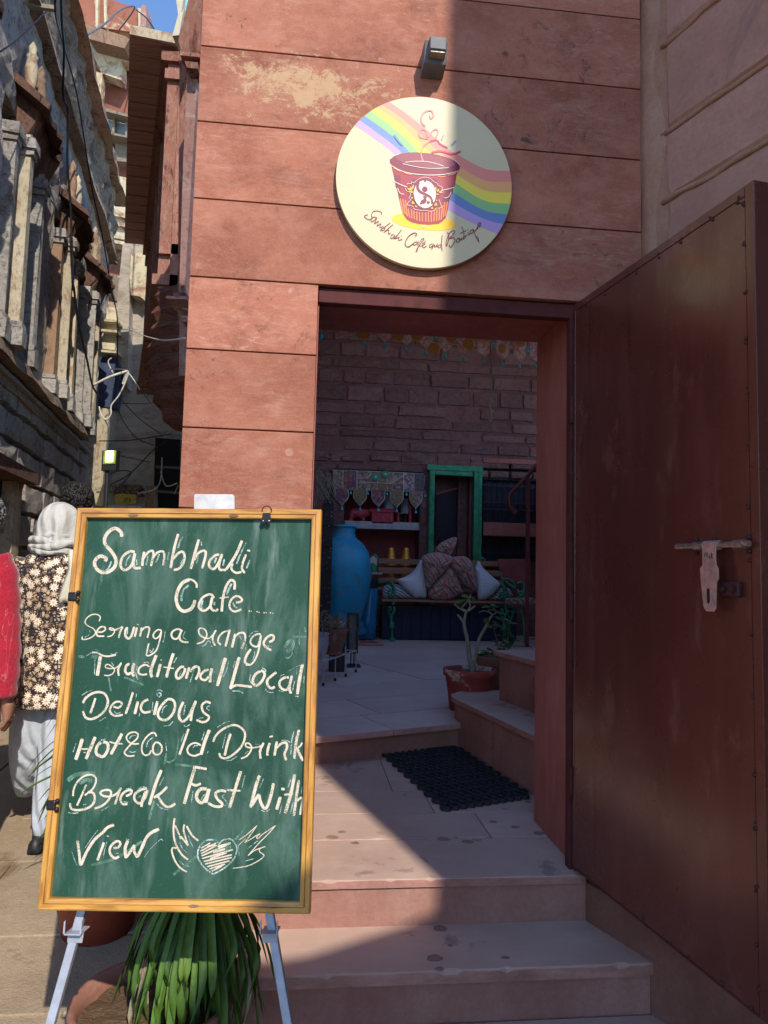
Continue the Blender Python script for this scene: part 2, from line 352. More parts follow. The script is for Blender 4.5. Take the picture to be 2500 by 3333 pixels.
M_ground = rock('dusty_street_paving', (.30, .22, .14), (.43, .33, .22), (.19, .125, .075), scale=2.5, rough=.9, bump=.55, bd=.02, var=0, c3t=.58)
# street buildings
def oldwall(name, c1, c2, c3, c4, sc=3, bump=.8, bd=.03, stretch=(1, 1, 1)):
    t = T(name, .92, spec=.15); v = t.map(stretch)
    base = t.ramp(t.noise(sc, 9, .7, v), [(.32, c1), (.68, c2)])
    base = t.mix(t.ramp(t.noise(sc * .8, 9, .75, t.map(stretch, (3, 7, 2)), 1.2), [(.54, 0.), (.60, .9)]), base, c3)
    base = t.mix(t.ramp(t.noise(sc * 5, 9, .8, v, .5), [(.5, 0.), (.62, .75)]), base, c4)
    base = t.mix(1., base, t.ramp(t.objrand(), [(0, .72), (1, 1.)]), 'MULTIPLY')
    t.col(base).bump(t.noise(sc * 7, 10, .78, v), bump, bd); return t.m
M_lw = oldwall('grey_weathered_limewash', (.48, .43, .38), (.66, .61, .55), (.30, .23, .19), (.13, .11, .10), 3, 1.0, .05)
M_lwtop = oldwall('blackened_rough_parapet', (.28, .24, .19), (.58, .51, .38), (.13, .11, .10), (.07, .06, .05), 4, 1.0, .08)
M_lst = oldwall('rough_grey_pink_stone', (.52, .45, .40), (.70, .63, .57), (.48, .32, .27), (.24, .19, .17), 5, 1.0, .05)
M_ledge = oldwall('brown_stone_ledge', (.36, .26, .19), (.50, .38, .28), (.14, .09, .07), (.08, .05, .04), 6, .8, .03)
M_awn = oldwall('broken_brown_sandstone', (.17, .09, .065), (.26, .15, .11), (.1, .06, .05), (.05, .035, .03), 6, .9, .04)
M_cream = oldwall('flaking_cream_plaster', (.50, .42, .28), (.62, .54, .40), (.36, .22, .14), (.22, .15, .1), 4, .5, .02, (1, 1, .5))
M_brownp = oldwall('bare_brown_pilaster', (.28, .17, .11), (.40, .26, .17), (.2, .13, .1), (.1, .07, .05), 4, .6, .03, (1, 1, .5))
M_far = oldwall('red_and_cream_peeling_wall', (.30, .11, .075), (.36, .15, .10), (.64, .55, .36), (.2, .08, .05), .9, .4, .03)
M_farc = oldwall('cream_peeling_wall', (.60, .52, .34), (.68, .60, .42), (.34, .15, .1), (.3, .22, .14), 1.2, .4, .03)
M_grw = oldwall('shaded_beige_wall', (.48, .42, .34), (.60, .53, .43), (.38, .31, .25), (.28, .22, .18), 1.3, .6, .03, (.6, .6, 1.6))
M_blued = plain('blue_wash_plaster', (.06, .075, .13), .9, 0, .1, 3, .4)
M_plank = woodmat('brown_plank', (.46, .23, .16), (.52, .28, .20), (.30, .14, .10), 0, .6, .75)
M_carved = oldwall('carved_red_sandstone', (.30, .12, .085), (.40, .19, .14), (.13, .045, .035), (.4, .3, .24), 5, .6, .03, (1, 1, .4))
M_corb = oldwall('corbel_dark_sandstone', (.30, .12, .08), (.42, .19, .13), (.15, .06, .04), (.12, .05, .04), 4, 1., .08, (1, 1, 3))
M_pinkst = oldwall('faded_pink_stone', (.36, .19, .16), (.46, .28, .24), (.5, .4, .36), (.2, .1, .08), 4, .4, .02)
M_oldwood = plain('grey_old_wood', (.22, .18, .13), .85)
M_bluegl = plain('dusty_blue_glass', (.20, .28, .32), .35)
M_cable = plain('black_cable', (.015, .015, .02), .5)
M_cablew = plain('white_cable', (.55, .52, .45), .6)
M_flood = T('lit_flood_lamp', .3, emis=(.75, 1, .45), es=3); M_flood = M_flood.m
M_floodrim = plain('flood_lamp_rim_yellow_green', (.25, .32, .05), .4)
M_yel = plain('yellow_sign_paint', (.55, .36, .05), .6)
# courtyard
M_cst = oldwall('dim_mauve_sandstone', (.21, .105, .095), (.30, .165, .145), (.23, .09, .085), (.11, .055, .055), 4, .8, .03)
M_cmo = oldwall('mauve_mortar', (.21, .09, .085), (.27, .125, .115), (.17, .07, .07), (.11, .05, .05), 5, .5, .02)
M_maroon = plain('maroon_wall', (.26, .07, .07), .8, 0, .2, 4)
M_green = plain('green_painted_wood', (.03, .24, .11), .5, 0, .4, 12, .4)
M_greeniron = plain('green_cast_iron', (.02, .26, .14), .4, .1, .5, 15, .3)
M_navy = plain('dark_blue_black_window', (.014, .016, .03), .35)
M_barm = plain('dull_iron_bar', (.035, .035, .045), .5, .4)
def urnmat():
    t = T('turquoise_painted_urn', .42, spec=.45)
    base = t.ramp(t.noise(3, 6), [(.3, (.012, .26, .42)), (.7, (.03, .36, .55))])
    base = t.mix(t.ramp(t.noise(4, 9, .75, t.map((1, 1, 1), (3, 3, 3)), .6), [(.54, 0.), (.60, .75)]), base, (.13, .15, .14))
    t.col(base).bump(t.noise(14, 8, .7), .4, .015); return t.m
M_urn = urnmat()
M_bluecan = plain('glossy_blue_plastic', (.015, .20, .40), .25)
M_bench = woodmat('brown_bench_slat', (.26, .13, .075), (.33, .18, .11), (.16, .07, .04), 0, .5, .55)
M_redlac = plain('carved_red_lacquer', (.45, .04, .06), .4, 0, .4, 30, .4)
M_shelf = plain('pale_shelf', (.4, .37, .36), .6)
M_lshade = plain('white_lampshade', (.45, .47, .55), .7)
M_gold = plain('amber_gold_lantern', (.75, .33, .04), .3, .5, .5, 40, .4)
def fabric(name, sc, cols, rough=.9):
    t = T(name, rough, spec=.1, sheen=.2); c = t.vor(sc, out='Color')
    n = t.t.nodes.new('ShaderNodeSeparateColor'); t.L(c, n.inputs[0])
    base = t.ramp(n.outputs[0], [(i / len(cols), k) for i, k in enumerate(cols)], 'CONSTANT')
    ring = t.ramp(t.vor(sc * .5), [(.18, 0.), (.24, .8), (.30, 0.)]); base = t.mix(ring, base, (.45, .38, .30))
    t.col(t.mix(t.ramp(t.noise(sc * 8, 3), [(.4, 0.), (.8, .4)]), base, (.5, .4, .35))).bump(t.noise(sc * 6, 3), .3, .004); return t.m
M_embr = fabric('embroidered_patchwork', 34, [(.28, .05, .04), (.07, .10, .05), (.34, .24, .14), (.08, .04, .12), (.3, .12, .08), (.36, .3, .22)])
M_toran = fabric('pink_mirrorwork_cloth', 70, [(.80, .30, .32), (.85, .75, .7), (.8, .3, .28), (.7, .62, .58), (.85, .6, .55)])
M_trim = plain('cream_braid', (.62, .52, .42), .9)
M_tassel = plain('turquoise_tassel', (.03, .55, .55), .8)
M_brass = plain('dull_gold_disc', (.62, .32, .08), .45, .4, .4, 120, .3)
def blanketmat():
    t = T('striped_kantha_quilt', .95, spec=.08, sheen=.3)
    v = t.map((1, 1, 1), (0, 0, 0), (0, R(38), 0)); n = t.t.nodes.new('ShaderNodeTexWave'); n.inputs['Scale'].default_value = 3.6; n.inputs['Distortion'].default_value = 3.2; n.inputs['Detail'].default_value = 5; n.inputs['Detail Scale'].default_value = 3
    t.L(v, n.inputs[0])
    base = t.ramp(n.outputs['Fac'], [(0, (.50, .09, .09)), (.16, (.58, .46, .36)), (.30, (.08, .10, .18)), (.42, (.58, .32, .16)), (.54, (.50, .34, .33)), (.66, (.48, .10, .14)), (.78, (.66, .56, .46)), (.90, (.14, .2, .16))], 'CONSTANT')
    base = t.mix(t.ramp(t.vor(60), [(.1, .7), (.16, 0.)]), base, (.5, .42, .33))
    t.col(base).bump(t.noise(70, 3), .5, .01); return t.m
M_quilt = blanketmat()
def dots():
    t = T('dotted_pale_cushion', .95, spec=.05, sheen=.3); base = t.mix(t.ramp(t.vor(38, rnd=.25), [(.14, 1.), (.2, 0.)]), (.72, .76, .80), (.10, .13, .18))
    t.col(base).bump(t.noise(50, 3), .2, .003); return t.m
M_cush = dots()
def stripec():
    t = T('zebra_striped_cushion', .95, spec=.05); n = t.t.nodes.new('ShaderNodeTexWave'); n.inputs['Scale'].default_value = 9; n.inputs['Distortion'].default_value = 4
    t.L(t.map((1, 1, 1), (0, 0, 0), (0, R(60), 0)), n.inputs[0]); t.col(t.ramp(n.outputs['Fac'], [(.0, (.06, .07, .09)), (.4, (.5, .52, .55)), (1, (.56, .6, .62))])); return t.m
M_cush2 = stripec()
M_mat = plain('black_rubber', (.022, .024, .030), .55, 0, .4, 60, .3)
M_whiteiron = plain('white_painted_wire', (.5, .48, .48), .5)
M_whitepot = plain('white_ceramic', (.42, .42, .45), .35)
M_rail = plain('dark_red_handrail', (.12, .03, .032), .35)
M_hay = rock('dry_garland', (.24, .2, .13), (.36, .3, .2), scale=30, var=0)
# sign
def signc(name, c, r=.42):
    t = T(name, r, spec=.25); t.col(t.ramp(t.noise(5, 4), [(.3, tuple(x * .94 for x in c)), (.7, c)])); t.bump(t.noise(14, 3), .05, .004); return t.m
M_disc = signc('cream_sign_face', (.66, .57, .36))
RB = [signc('sign_red_band', (.80, .27, .22)), signc('sign_orange_band', (.85, .42, .16)), signc('sign_yellow_band', (.90, .72, .10)), signc('sign_green_band', (.28, .55, .22)), signc('sign_blue_band', (.16, .26, .52)), signc('sign_violet_band', (.50, .34, .62))]
M_s_maroon = signc('sign_maroon', (.22, .012, .05)); M_s_red = signc('sign_crimson', (.36, .02, .05)); M_s_pink = signc('sign_pink_line', (.75, .25, .25)); M_s_yel = signc('sign_amber', (.95, .55, .02))
M_s_or = signc('sign_orange_flute', (.90, .26, .08)); M_s_cr = signc('sign_pale_line', (.88, .74, .62)); M_s_pk2 = signc('sign_deep_pink', (.70, .06, .16))
# clothes and skin
def floral():
    t = T('navy_floral_print', .9, spec=.1, sheen=.2)
    sc = 24.0; v = t.map((1, .8, 1)); vo = t.t.nodes.new('ShaderNodeTexVoronoi'); vo.inputs['Scale'].default_value = sc; vo.inputs['Randomness'].default_value = .75; t.L(v, vo.inputs['Vector'])
    sub = t.t.nodes.new('ShaderNodeVectorMath'); sub.operation = 'SUBTRACT'; t.L(v, sub.inputs[0]); t.L(vo.outputs['Position'], sub.inputs[1])
    sp = t.t.nodes.new('ShaderNodeSeparateXYZ'); t.L(sub.outputs[0], sp.inputs[0])
    ang = t.math('ARCTAN2', sp.outputs[2], sp.outputs[0]); pet = t.math('MULTIPLY', t.math('COSINE', t.math('MULTIPLY', ang, 9.)), .10)
    d = t.math('MULTIPLY', t.math('ADD', vo.outputs['Distance'], pet), .82)
    base = t.mix(t.ramp(t.vor(46, feature='DISTANCE_TO_EDGE'), [(.1, 0.), (.16, 1.)]), (.03, .022, .03), (.50, .39, .24))
    base = t.mix(t.ramp(t.noise(30, 2), [(.42, 0.), (.46, .8), (.54, .8), (.58, 0.)]), base, (.02, .016, .028))
    fl = t.ramp(d, [(0, (.62, .30, .04)), (.10, (.55, .22, .02)), (.11, (.72, .68, .60)), (.30, (.74, .72, .68)), (.31, (.60, .28, .03)), (.355, (.012, .010, .022))], 'CONSTANT')
    base = t.mix(t.ramp(d, [(.40, 1.), (.42, 0.)]), base, fl)
    t.col(base).bump(t.noise(9, 3), .3, .02); return t.m
M_floral = floral()
def crimson():
    t = T('crimson_slub_cotton', .92, spec=.1, sheen=.3); base = t.ramp(t.noise(140, 4, .7), [(.3, (.26, .008, .022)), (.75, (.46, .03, .05))])
    ln_ = t.ramp(t.noise(8, 2, .5, t.map((6, 6, .5), (0, 0, 0), (0, R(8), 0)), .3), [(.60, 0.), (.62, .45), (.64, 0.)])
    t.col(t.mix(ln_, base, (.62, .22, .22))).bump(t.noise(22, 4, .6), .35, .012); return t.m
M_crim = crimson()
def clothm(name, c):
    t = T(name, .95, spec=.08, sheen=.2); n = t.t.nodes.new('ShaderNodeTexWave'); n.inputs['Scale'].default_value = 6; n.inputs['Distortion'].default_value = 7; n.inputs['Detail'].default_value = 3; t.L(t.map((1, 1, .5), (0, 0, 0), (0, R(25), R(20))), n.inputs[0])
    w_ = t.noise(160, 2, .5, t.map((1, 1, .2))); t.col(t.mix(t.ramp(w_, [(.35, .25), (.65, 0.)]), c, tuple(x * .7 for x in c))).bump(t.math('ADD', n.outputs['Fac'], t.math('MULTIPLY', t.noise(18, 4), .6)), .55, .02); return t.m
M_scarf = clothm('pale_grey_cotton_scarf', (.50, .49, .45))
M_pants = clothm('pale_blue_grey_cotton', (.46, .49, .54))
M_dupatta = plain('cream_shawl', (.58, .54, .42), .95, 0, .1, 30, .1, .3)
M_skin = plain('brown_skin', (.26, .12, .075), .55, 0, .35, 25, .1)
M_hair = plain('black_curly_hair', (.018, .015, .014), .5, 0, .4, 40, .5, .8)
M_hairg = plain('grey_hair', (.14, .14, .14), .6, 0, .4, 40, .5, .8)
M_shoe = plain('black_shoe', (.02, .02, .022), .5)
M_shirt = plain('grey_shirt', (.2, .2, .22), .9)
# ================================================================== ground
ZT, Z2, Z3, ZP = .03, -.13, -.29, .185
def zg(y): return -.44 + .066 * (min(max(y, -1.5), 5) + 1.5)
b = MB(); ys = [-80, -20, -4, -1.5, 0, 1.5, 3, 5, 9, 30, 200]; xs = [-200, -30, -6, -3, -1.5, -.5, 0, 3, 8, 40, 200]
for j, y in enumerate(ys):
    for x in xs: b.v.append(Vector((x, y, zg(y))))
nx = len(xs); b.f = [(j * nx + i, j * nx + i + 1, (j + 1) * nx + i + 1, (j + 1) * nx + i) for j in range(len(ys) - 1) for i in range(nx - 1)]
ground = b.build('street_ground', M_ground, kind='structure')
# worn flagstones of the lane
lane = thing('lane_paving', (0, 0, 0), kind='structure'); random.seed(3)
y = -1.6
while y < 5:
    h = random.uniform(.42, .62); x = -3.0 + random.uniform(0, .4)
    while x < -.1:
        wd = random.uniform(.5, .95)
        if x + wd > 0: wd = 0 - x + .0
        if wd > .15:
            g = .007; P = [(x + g, y + g), (x + wd - g, y + g), (x + wd - g, y + h - g), (x + g, y + h - g)]
            P = [(px_ + random.uniform(-.008, .008), py_ + random.uniform(-.008, .008)) for px_, py_ in P]; dz = random.uniform(.012, .02)
            top = [Vector((a, c, zg(c) + dz + random.uniform(-.003, .003))) for a, c in P]; bot = [Vector((a, c, zg(c) - .01)) for a, c in P]
            m = MB(); m.rings([bot, top]); m.build('flagstone', M_ground, lane, bevel=.004)
        x += wd + .001
    y += h
# drain grate in the lane
gp = onZ(125, 2670, zg(1.1)); g = thing('drain_grate', gp, 'small square stone drain cover set in the lane paving at the left', 'drain')
m = MB(); m.cbox((-.07, -.07, .0), (.07, .07, .03), .006, Matrix.Translation(gp)); m.build('cover', M_lst, g)
for i in range(4):
    m = MB(); m.box((-.05, -.045 + i * .028, .028), (.05, -.037 + i * .028, .036), Matrix.Translation(gp)); m.build('bar', M_brownp, g)

# ================================================================== the cafe gateway
XL, XR, XO, XH = -.46, 1.262, .012, .983            # facade left edge, right corner, opening left, hinge side
FT = 4.23
fac = thing('cafe_gateway', (XO, 0, 0), 'red sandstone clad gateway wall of the cafe round the open doorway', 'gateway')
core = MB(); core.box((XL + .012, .014, -.45), (XO - .006, .40, FT)); core.box((XO - .006, .014, 2.17), (XR + .35, .40, FT)); core.box((XH + .03, .014, -.45), (XR + .35, .40, 2.147))
core.build('wall_core', M_redpl, fac)
def panel(x0, z0, x1, z1):
    m = MB(); q = random.uniform(0, .0015); g = .0028
    m.cbox((x0 + g, -.0 - q, z0 + g), (x1 - g, .03, z1 - g), .0018); m.build('stone_panel', M_facade, fac)
zj = [2.147, 2.444, 2.741, 3.037, 3.335, 3.63, 3.93, FT]
for a, c in zip(zj[:-1], zj[1:]): panel(XL, a, XR + .006, c)
zc = [2.147, 1.878, 1.59, 1.30, 1.0, .71, .42, .13, -.16, -.45]
for a, c in zip(zc[:-1], zc[1:]): panel(XL, c, XO, a)
zr = [2.147, 1.75, 1.4, 1.0, .6, .2, -.45]
for a, c in zip(zr[:-1], zr[1:]): panel(XH + .06, c, XR + .006, a)
# left return edge of the cladding, thin side slabs
# reveal: painted jambs and soffit behind the steel frame
TH = .50
m = MB(); m.box((XH + .033, .056, -.1), (XH + .30, TH + .02, 2.16)); m.build('right_jamb', M_redpl, fac, bevel=.006)
m = MB(); m.box((XO - .06, .41, -.1), (XO - .002, TH, 2.10)); m.build('left_jamb', M_redpl, fac)
m = MB(); m.box((XO - .05, .066, 2.153), (XH + .032, TH + .02, 2.30)); m.build('lintel_soffit', M_redpl, fac, bevel=.004)
# dark steel door frame
m = MB(); m.box((XO - .0, .02, 2.088), (XH + .034, .065, 2.143)); m.build('frame_head', M_steel, fac, bevel=.003)
m = MB(); m.box((XH, .012, .028), (XH + .034, .055, 2.087)); m.box((XH + .016, -.004, .03), (XH + .034, .011, 2.10)); m.build('frame_post', M_steel, fac, bevel=.002)
m = MB(); m.box((XO - .001, .034, .03), (XO + .003, .06, 2.087)); m.build('frame_post', M_redpl, fac)

# steps in front of the doorway
st = thing('entrance_steps', (.5, -.3, zg(-.5)), 'worn pink sandstone steps climbing from the lane to the cafe doorway', 'steps')
YT, Y2, Y3 = -.04, -.31, -.62
XS0, XS1, XS2 = -.44, -.16, -.15
def slab(x0, x1, y0, y1, z, th=.036, mat=M_slab, parent=st, name='tread_slab', c=.006):
    m = MB(); N_ = max(6, int((x1 - x0) / .02)); rs = []
    for i in range(N_ + 1):
        x = x0 + (x1 - x0) * i / N_; e = c * (.5 + .9 * abs(noise.noise(Vector((x * 9, y0 * 3, z * 5)))) + (1.6 if noise.noise(Vector((x * 14, y0, 4))) > .38 else 0)); j = .0022 * noise.noise(Vector((x * 22, y0, z))); k = .002 * noise.noise(Vector((x * 5, y1, z)))
        en_ = .004 if i in (0, N_) else 0; xx = x
        rs.append([Vector((xx, y0 + j + en_, z - th + .002)), Vector((xx, y0 + j + en_, z - e)), Vector((xx, y0 + j + e * .35 + en_, z - e * .35 - en_ * .5)), Vector((xx, y0 + e * 1.1, z - en_ * .5)), Vector((xx, (y0 + y1) / 2, z + k * .5 - en_ * .5)), Vector((xx, y1 - .004, z - en_ * .5)), Vector((xx, y1, z - .004)), Vector((xx, y1, z - th))])
    m.rings(rs); return m.build(name, mat, parent)
xe = lambda y: XH + .045 + max(0, -y - .04) * .42
# landing slabs (long strips across, joints as in the floor)
rows = [(-.04, .33), (.33, .63), (.63, .95), (.95, 1.95)]
cuts = {0: [-.2, 1.03], 1: [-.44, .78, 1.3], 2: [-.44, .60, 1.3], 3: [-.44, .45, 1.3]}
for k, (y0, y1) in enumerate(rows):
    cx = cuts[k]
    for a, c in zip(cx[:-1], cx[1:]):
        slab(a + .002, c - .002, y0 + .002, y1 - .002, ZT, .03, M_slab, st, 'landing_slab', .004)
m = MB(); m.box((-.2, -.025, -.46), (1.03, 1.95, ZT - .03)); m.build('landing_base', M_riser, st)
m = MB(); m.box((-.2, YT + .014, Z2 - .01), (XH + .04, YT + .05, ZT - .034)); m.build('riser', M_riser, st, bevel=.003)
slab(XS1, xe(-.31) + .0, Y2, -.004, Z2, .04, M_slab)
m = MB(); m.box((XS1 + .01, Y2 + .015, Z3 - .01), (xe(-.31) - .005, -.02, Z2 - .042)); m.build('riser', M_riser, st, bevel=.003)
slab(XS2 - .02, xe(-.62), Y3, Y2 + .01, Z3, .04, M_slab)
m = MB(); m.box((XS2, Y3 + .015, -.46), (xe(-.62) - .005, Y2 + .02, Z3 - .042)); m.build('riser', M_riser, st, bevel=.003)
# plaster strip between steps and door plinth
pl = thing('side_plinth', (1.2, -.5, -.44), 'low brown plastered plinth running beside the steps under the open door', 'plinth')
m = MB(); A = [(XH + .047, -.02), (XH + .055, -.05), (1.145, -.32), (1.275, -.65), (1.46, -1.15), (1.9, -1.15), (1.9, 0.0), (XH + .047, .0)]
m.prism([Vector((x, y, -.46)) for x, y in A], (0, 0, .46)); m.build('plinth_body', M_dplast, pl, bevel=.01)

# courtyard floor
cf = thing('courtyard_floor', (0, 4, 0), kind='structure')
A, B_ = onZ(1032, 2491, ZT), onZ(1488, 2437, ZT); dr = (B_ - A); dr.z = 0; dr.normalize(); nr = Vector((-dr.y, dr.x, 0))
e0 = A - dr * .50; e1 = A + dr * 2.2
m = MB(); m.prism([Vector((*(e0 + nr * .015).xy, -.3)), Vector((*(e1 + nr * .015).xy, -.3)), Vector((4.5, 8, -.3)), Vector((-1.3, 8, -.3))], (0, 0, .3 + ZP - .036)); m.build('floor_base', M_riser, cf)
random.seed(11); vv = 0.0; first = True
while vv < 6.4:
    h = .42 if first else random.uniform(.50, .62); uu = -2.2 + random.uniform(0, .5)
    while uu < 4.4:
        wd = random.uniform(.7, 1.1) if not first else random.uniform(.45, .75); g = .003; q = random.uniform(-.001, .001)
        o = A + dr * uu + nr * vv; o.z = ZP - .034
        M = Matrix(((dr.x, nr.x, 0, o.x), (dr.y, nr.y, 0, o.y), (0, 0, 1, o.z), (0, 0, 0, 1)))
        if (o + dr * wd).x < -.36 - .13 * (o.y - .4): uu += wd; continue
        if o.x < -.42 - .13 * (o.y - .4): g = g; cut = (-.42 - .13 * (o.y - .4) - o.x) / dr.x; M = M @ Matrix.Translation((cut, 0, 0)); wd2 = wd - cut
        else: wd2 = wd
        mm = MB(); mm.cbox((g, (-.02 if first else g), 0), (wd2 - g, h - g, .034 + q), .003, M); mm.build('floor_slab', M_court, cf)
        uu += wd
    vv += h; first = False

# inner stair rising to the right of the landing
sA = onZ(1488, 2437, ZT); sB = onZ(1732, 2592, ZT)
si = thing('inner_staircase', (1.2, 1.4, ZT), 'plastered red inner steps with stone treads climbing to the right behind the doorway', 'steps')
d1 = (sB - sA).normalized(); d1.z = 0; n1 = Vector((d1.y, -d1.x, 0))
if n1.x < 0: n1 = -n1
ZS1 = .325
back1 = onZ(1624, 2277, ZS1)
p0 = Vector((*sA.xy, 0)); p1 = Vector((*(sB + d1 * .7).xy, 0))
cor = [p0 + n1 * .012 - d1 * .0, p1 + n1 * .012, p1 + n1 * 1.6, p0 + n1 * 1.6 - d1 * .25, p0 + n1 * .10 - d1 * .25, p0 + n1 * .03 - d1 * .12]
m = MB(); m.prism([Vector((p.x, p.y, ZT - .02)) for p in cor], (0, 0, ZS1 - .03 - ZT + .02)); m.build('riser', M_riser, si, bevel=.006)
cor = [p0 - n1 * .012, p1 - n1 * .012, p1 + n1 * 1.62, p0 + n1 * 1.62 - d1 * .27, p0 + n1 * .12 - d1 * .27, p0 + n1 * .03 - d1 * .18, p0 - n1 * .006 - d1 * .08]
m = MB(); m.prism([Vector((p.x, p.y, ZS1 - .032)) for p in cor], (0, 0, .032)); m.build('tread_slab', M_slab, si, bevel=.005)
q0 = onZ(1624, 2277, ZS1); q1 = onZ(1732, 2318, ZS1); d2 = (q1 - q0).normalized(); n2 = Vector((d2.y, -d2.x, 0)); n2 = n2 if n2.x > 0 else -n2
ZS2 = .62
cor = [q0, q0 + d2 * 1.4, q0 + d2 * 1.4 + n2 * 1.2, q0 + n2 * 1.2]
m = MB(); m.prism([Vector((p.x, p.y, ZS1 - .01)) for p in cor], (0, 0, ZS2 - ZS1 - .022)); m.build('riser', M_riser, si, bevel=.006)
cor = [q0 - n2 * .03 - d2 * .03, q0 - n2 * .03 + d2 * 1.4, q0 + d2 * 1.4 + n2 * 1.2, q0 + n2 * 1.2 - d2 * .03]
m = MB(); m.prism([Vector((p.x, p.y, ZS2 - .032)) for p in cor], (0, 0, .032)); m.build('tread_slab', M_slab, si, bevel=.005)

# ================================================================== right wall beyond the door
ang = R(-19)
rdir = Vector((math.sin(R(19)), -math.cos(R(19)), 0)); rn = Vector((-rdir.y, rdir.x, 0)); rn = -rn if rn.x > 0 else rn
RW = Frame((XR + .012, .0, 0), rdir, rn)
rw = thing('side_house', (2, -1, 0), 'tall dusty pink sandstone block wall with brown raised pointing right of the cafe door', 'house')
m = MB(); m.add([RW.P(-.1, -.45, 0), RW.P(2.45, -.45, 0), RW.P(2.45, 7.0, 0), RW.P(-.1, 7.0, 0), RW.P(-.1, -.45, -.35), RW.P(2.45, -.45, -.35), RW.P(2.45, 7, -.35), RW.P(-.1, 7, -.35)],
                [(0, 1, 2, 3), (7, 6, 5, 4), (0, 4, 5, 1), (2, 6, 7, 3), (1, 5, 6, 2), (0, 3, 7, 4)])
m.build('wall', M_rmort, rw)
zz = [-.4, 0.05, .45, .86, 1.3, 1.72, 2.14]
c0 = RW.px(2151, 667)[1]; c1 = RW.px(2151, 446)[1]
zz = [-.4, .0, .42, .84, 1.26, 1.68, c0 - .43, c0, c1, c1 + .36, c1 + .75, c1 + 1.15, c1 + 1.6, 5.0, 5.5, 6.0, 6.5]
random.seed(5)
for i in range(len(zz) - 1):
    a = .115; off = random.uniform(.25, .7); k = 0
    while a < 2.4:
        wd = (off + .2) if k == 0 else random.uniform(.55, .95); wd = min(wd, 2.42 - a); k += 1
        if i == 7: wd = 1.2 if k == 1 else wd
        m = MB(); m.stone(RW, a + .012, zz[i] + .012, a + wd - .012, zz[i + 1] - .012, .010, .010, .0045, sub=7); m.build('stone', M_rwall, rw); a += wd
# raised pointing ribs: irregular beads along the joints
m = MB()
for i in range(1, len(zz)):
    pts = [RW.P(a / 48 * 2.4 + .1, zz[i] + .020 * noise.noise(Vector((a * .35, i * 5, 0))), .002) for a in range(49)]; m.tube(pts, [.009 + .009 * abs(noise.noise(Vector((a * .5, i * 3, 7)))) for a in range(49)], 7)
m.build('raised_pointing', M_rmort, rw, smooth=True)
m = MB(); n_ = 140; L_ = []
for i in range(n_ + 1):
    z = -.4 + i * 7.2 / n_; q_ = lambda k, a: a * noise.noise(Vector((z * 3.1, k * 7.7, 1))); L_.append([RW.P(-.01, z, -.02), RW.P(-.006, z, .008 + q_(1, .012)), RW.P(.035 + q_(2, .02), z, .010 + q_(3, .014)), RW.P(.085 + q_(4, .05), z, .006 + q_(5, .006)), RW.P(.11 + q_(4, .05), z, -.03)])
m.rings(L_, True); m.build('corner_fillet', M_rmort, rw, smooth=True)

# ================================================================== steel door leaf
hb = Vector((XH + .004, -.012, 0)); fr = onplane(2476, 1700, onY(1861, 1700, 0), Vector((.9896, .1443, 0))); fr.z = 0
dd = (fr - hb).normalized(); dn = Vector((dd.y, -dd.x, 0)); dn = dn if dn.x < 0 else -dn      # dn faces the lane / viewer's left
DW = (fr - hb).length; ZB, ZTp = .055, 2.128
DF = Frame(hb, dd, dn)
door = thing('steel_door', (hb.x, hb.y, ZB), 'big oxide red steel door leaf standing open against the right wall', 'door')
m = MB(); m.add([DF.P(0.014, ZB, 0), DF.P(DW - .034, ZB, 0), DF.P(DW - .034, ZTp - .03, 0), DF.P(0.014, ZTp - .03, 0), DF.P(.014, ZB, -.004), DF.P(DW - .034, ZB, -.004), DF.P(DW - .034, ZTp - .03, -.004), DF.P(.014, ZTp - .03, -.004)],
                 [(0, 1, 2, 3), (7, 6, 5, 4), (0, 4, 5, 1), (1, 5, 6, 2), (2, 6, 7, 3), (3, 7, 4, 0)])
m.build('sheet_panel', M_door, door)
def dbox(a0, b0, a1, b1, c0, c1, name, mat, bev=.002):
    m = MB(); m.add([DF.P(a0, b0, c0), DF.P(a1, b0, c0), DF.P(a1, b1, c0), DF.P(a0, b1, c0), DF.P(a0, b0, c1), DF.P(a1, b0, c1), DF.P(a1, b1, c1), DF.P(a0, b1, c1)],
                    [(3, 2, 1, 0), (4, 5, 6, 7), (0, 1, 5, 4), (1, 2, 6, 5), (2, 3, 7, 6), (3, 0, 4, 7)]); return m.build(name, mat, door, bevel=bev)
dbox(DW - .032, ZB - .006, DW, ZTp, -.045, .0015, 'edge_stile', M_door)
dbox(.012, ZTp - .028, DW - .033, ZTp, -.045, .0015, 'top_rail', M_door)
dbox(.0, ZB, .012, ZTp, -.045, .001, 'hinge_stile', M_door)
dbox(.014, ZB - .006, DW - .033, ZB + .0, -.045, .003, 'bottom_rail', M_steel)
for bx in [ZB + .3 + i * .41 for i in range(5)]: dbox(.014, bx, DW - .036, bx + .03, -.042, -.006, 'back_brace', M_steel, 0)
random.seed(9)
def weld(a, b_):
    m = MB()
    for k in range(3): m.sphere(DF.P(a + random.uniform(-.005, .005), b_ + random.uniform(-.009, .009), .001), (random.uniform(.003, .0055),) * 3, 7, 5)
    m.build('weld_bead', M_weld, door, smooth=True)
for zw in [2.085, 1.99, 1.84, 1.72, 1.60, 1.45, 1.28, 1.12, .95, .80, .64, .5, .36, .22, .10]: weld(DW - .034, zw + random.uniform(-.02, .02))
for aw in [.10, .21, .30, .40, .52, .63, .76, .86]: weld(aw, ZTp - .03)
for aw in [.10, .20, .31, .42, .55, .63, .76, .86]: weld(aw, ZB + .004)
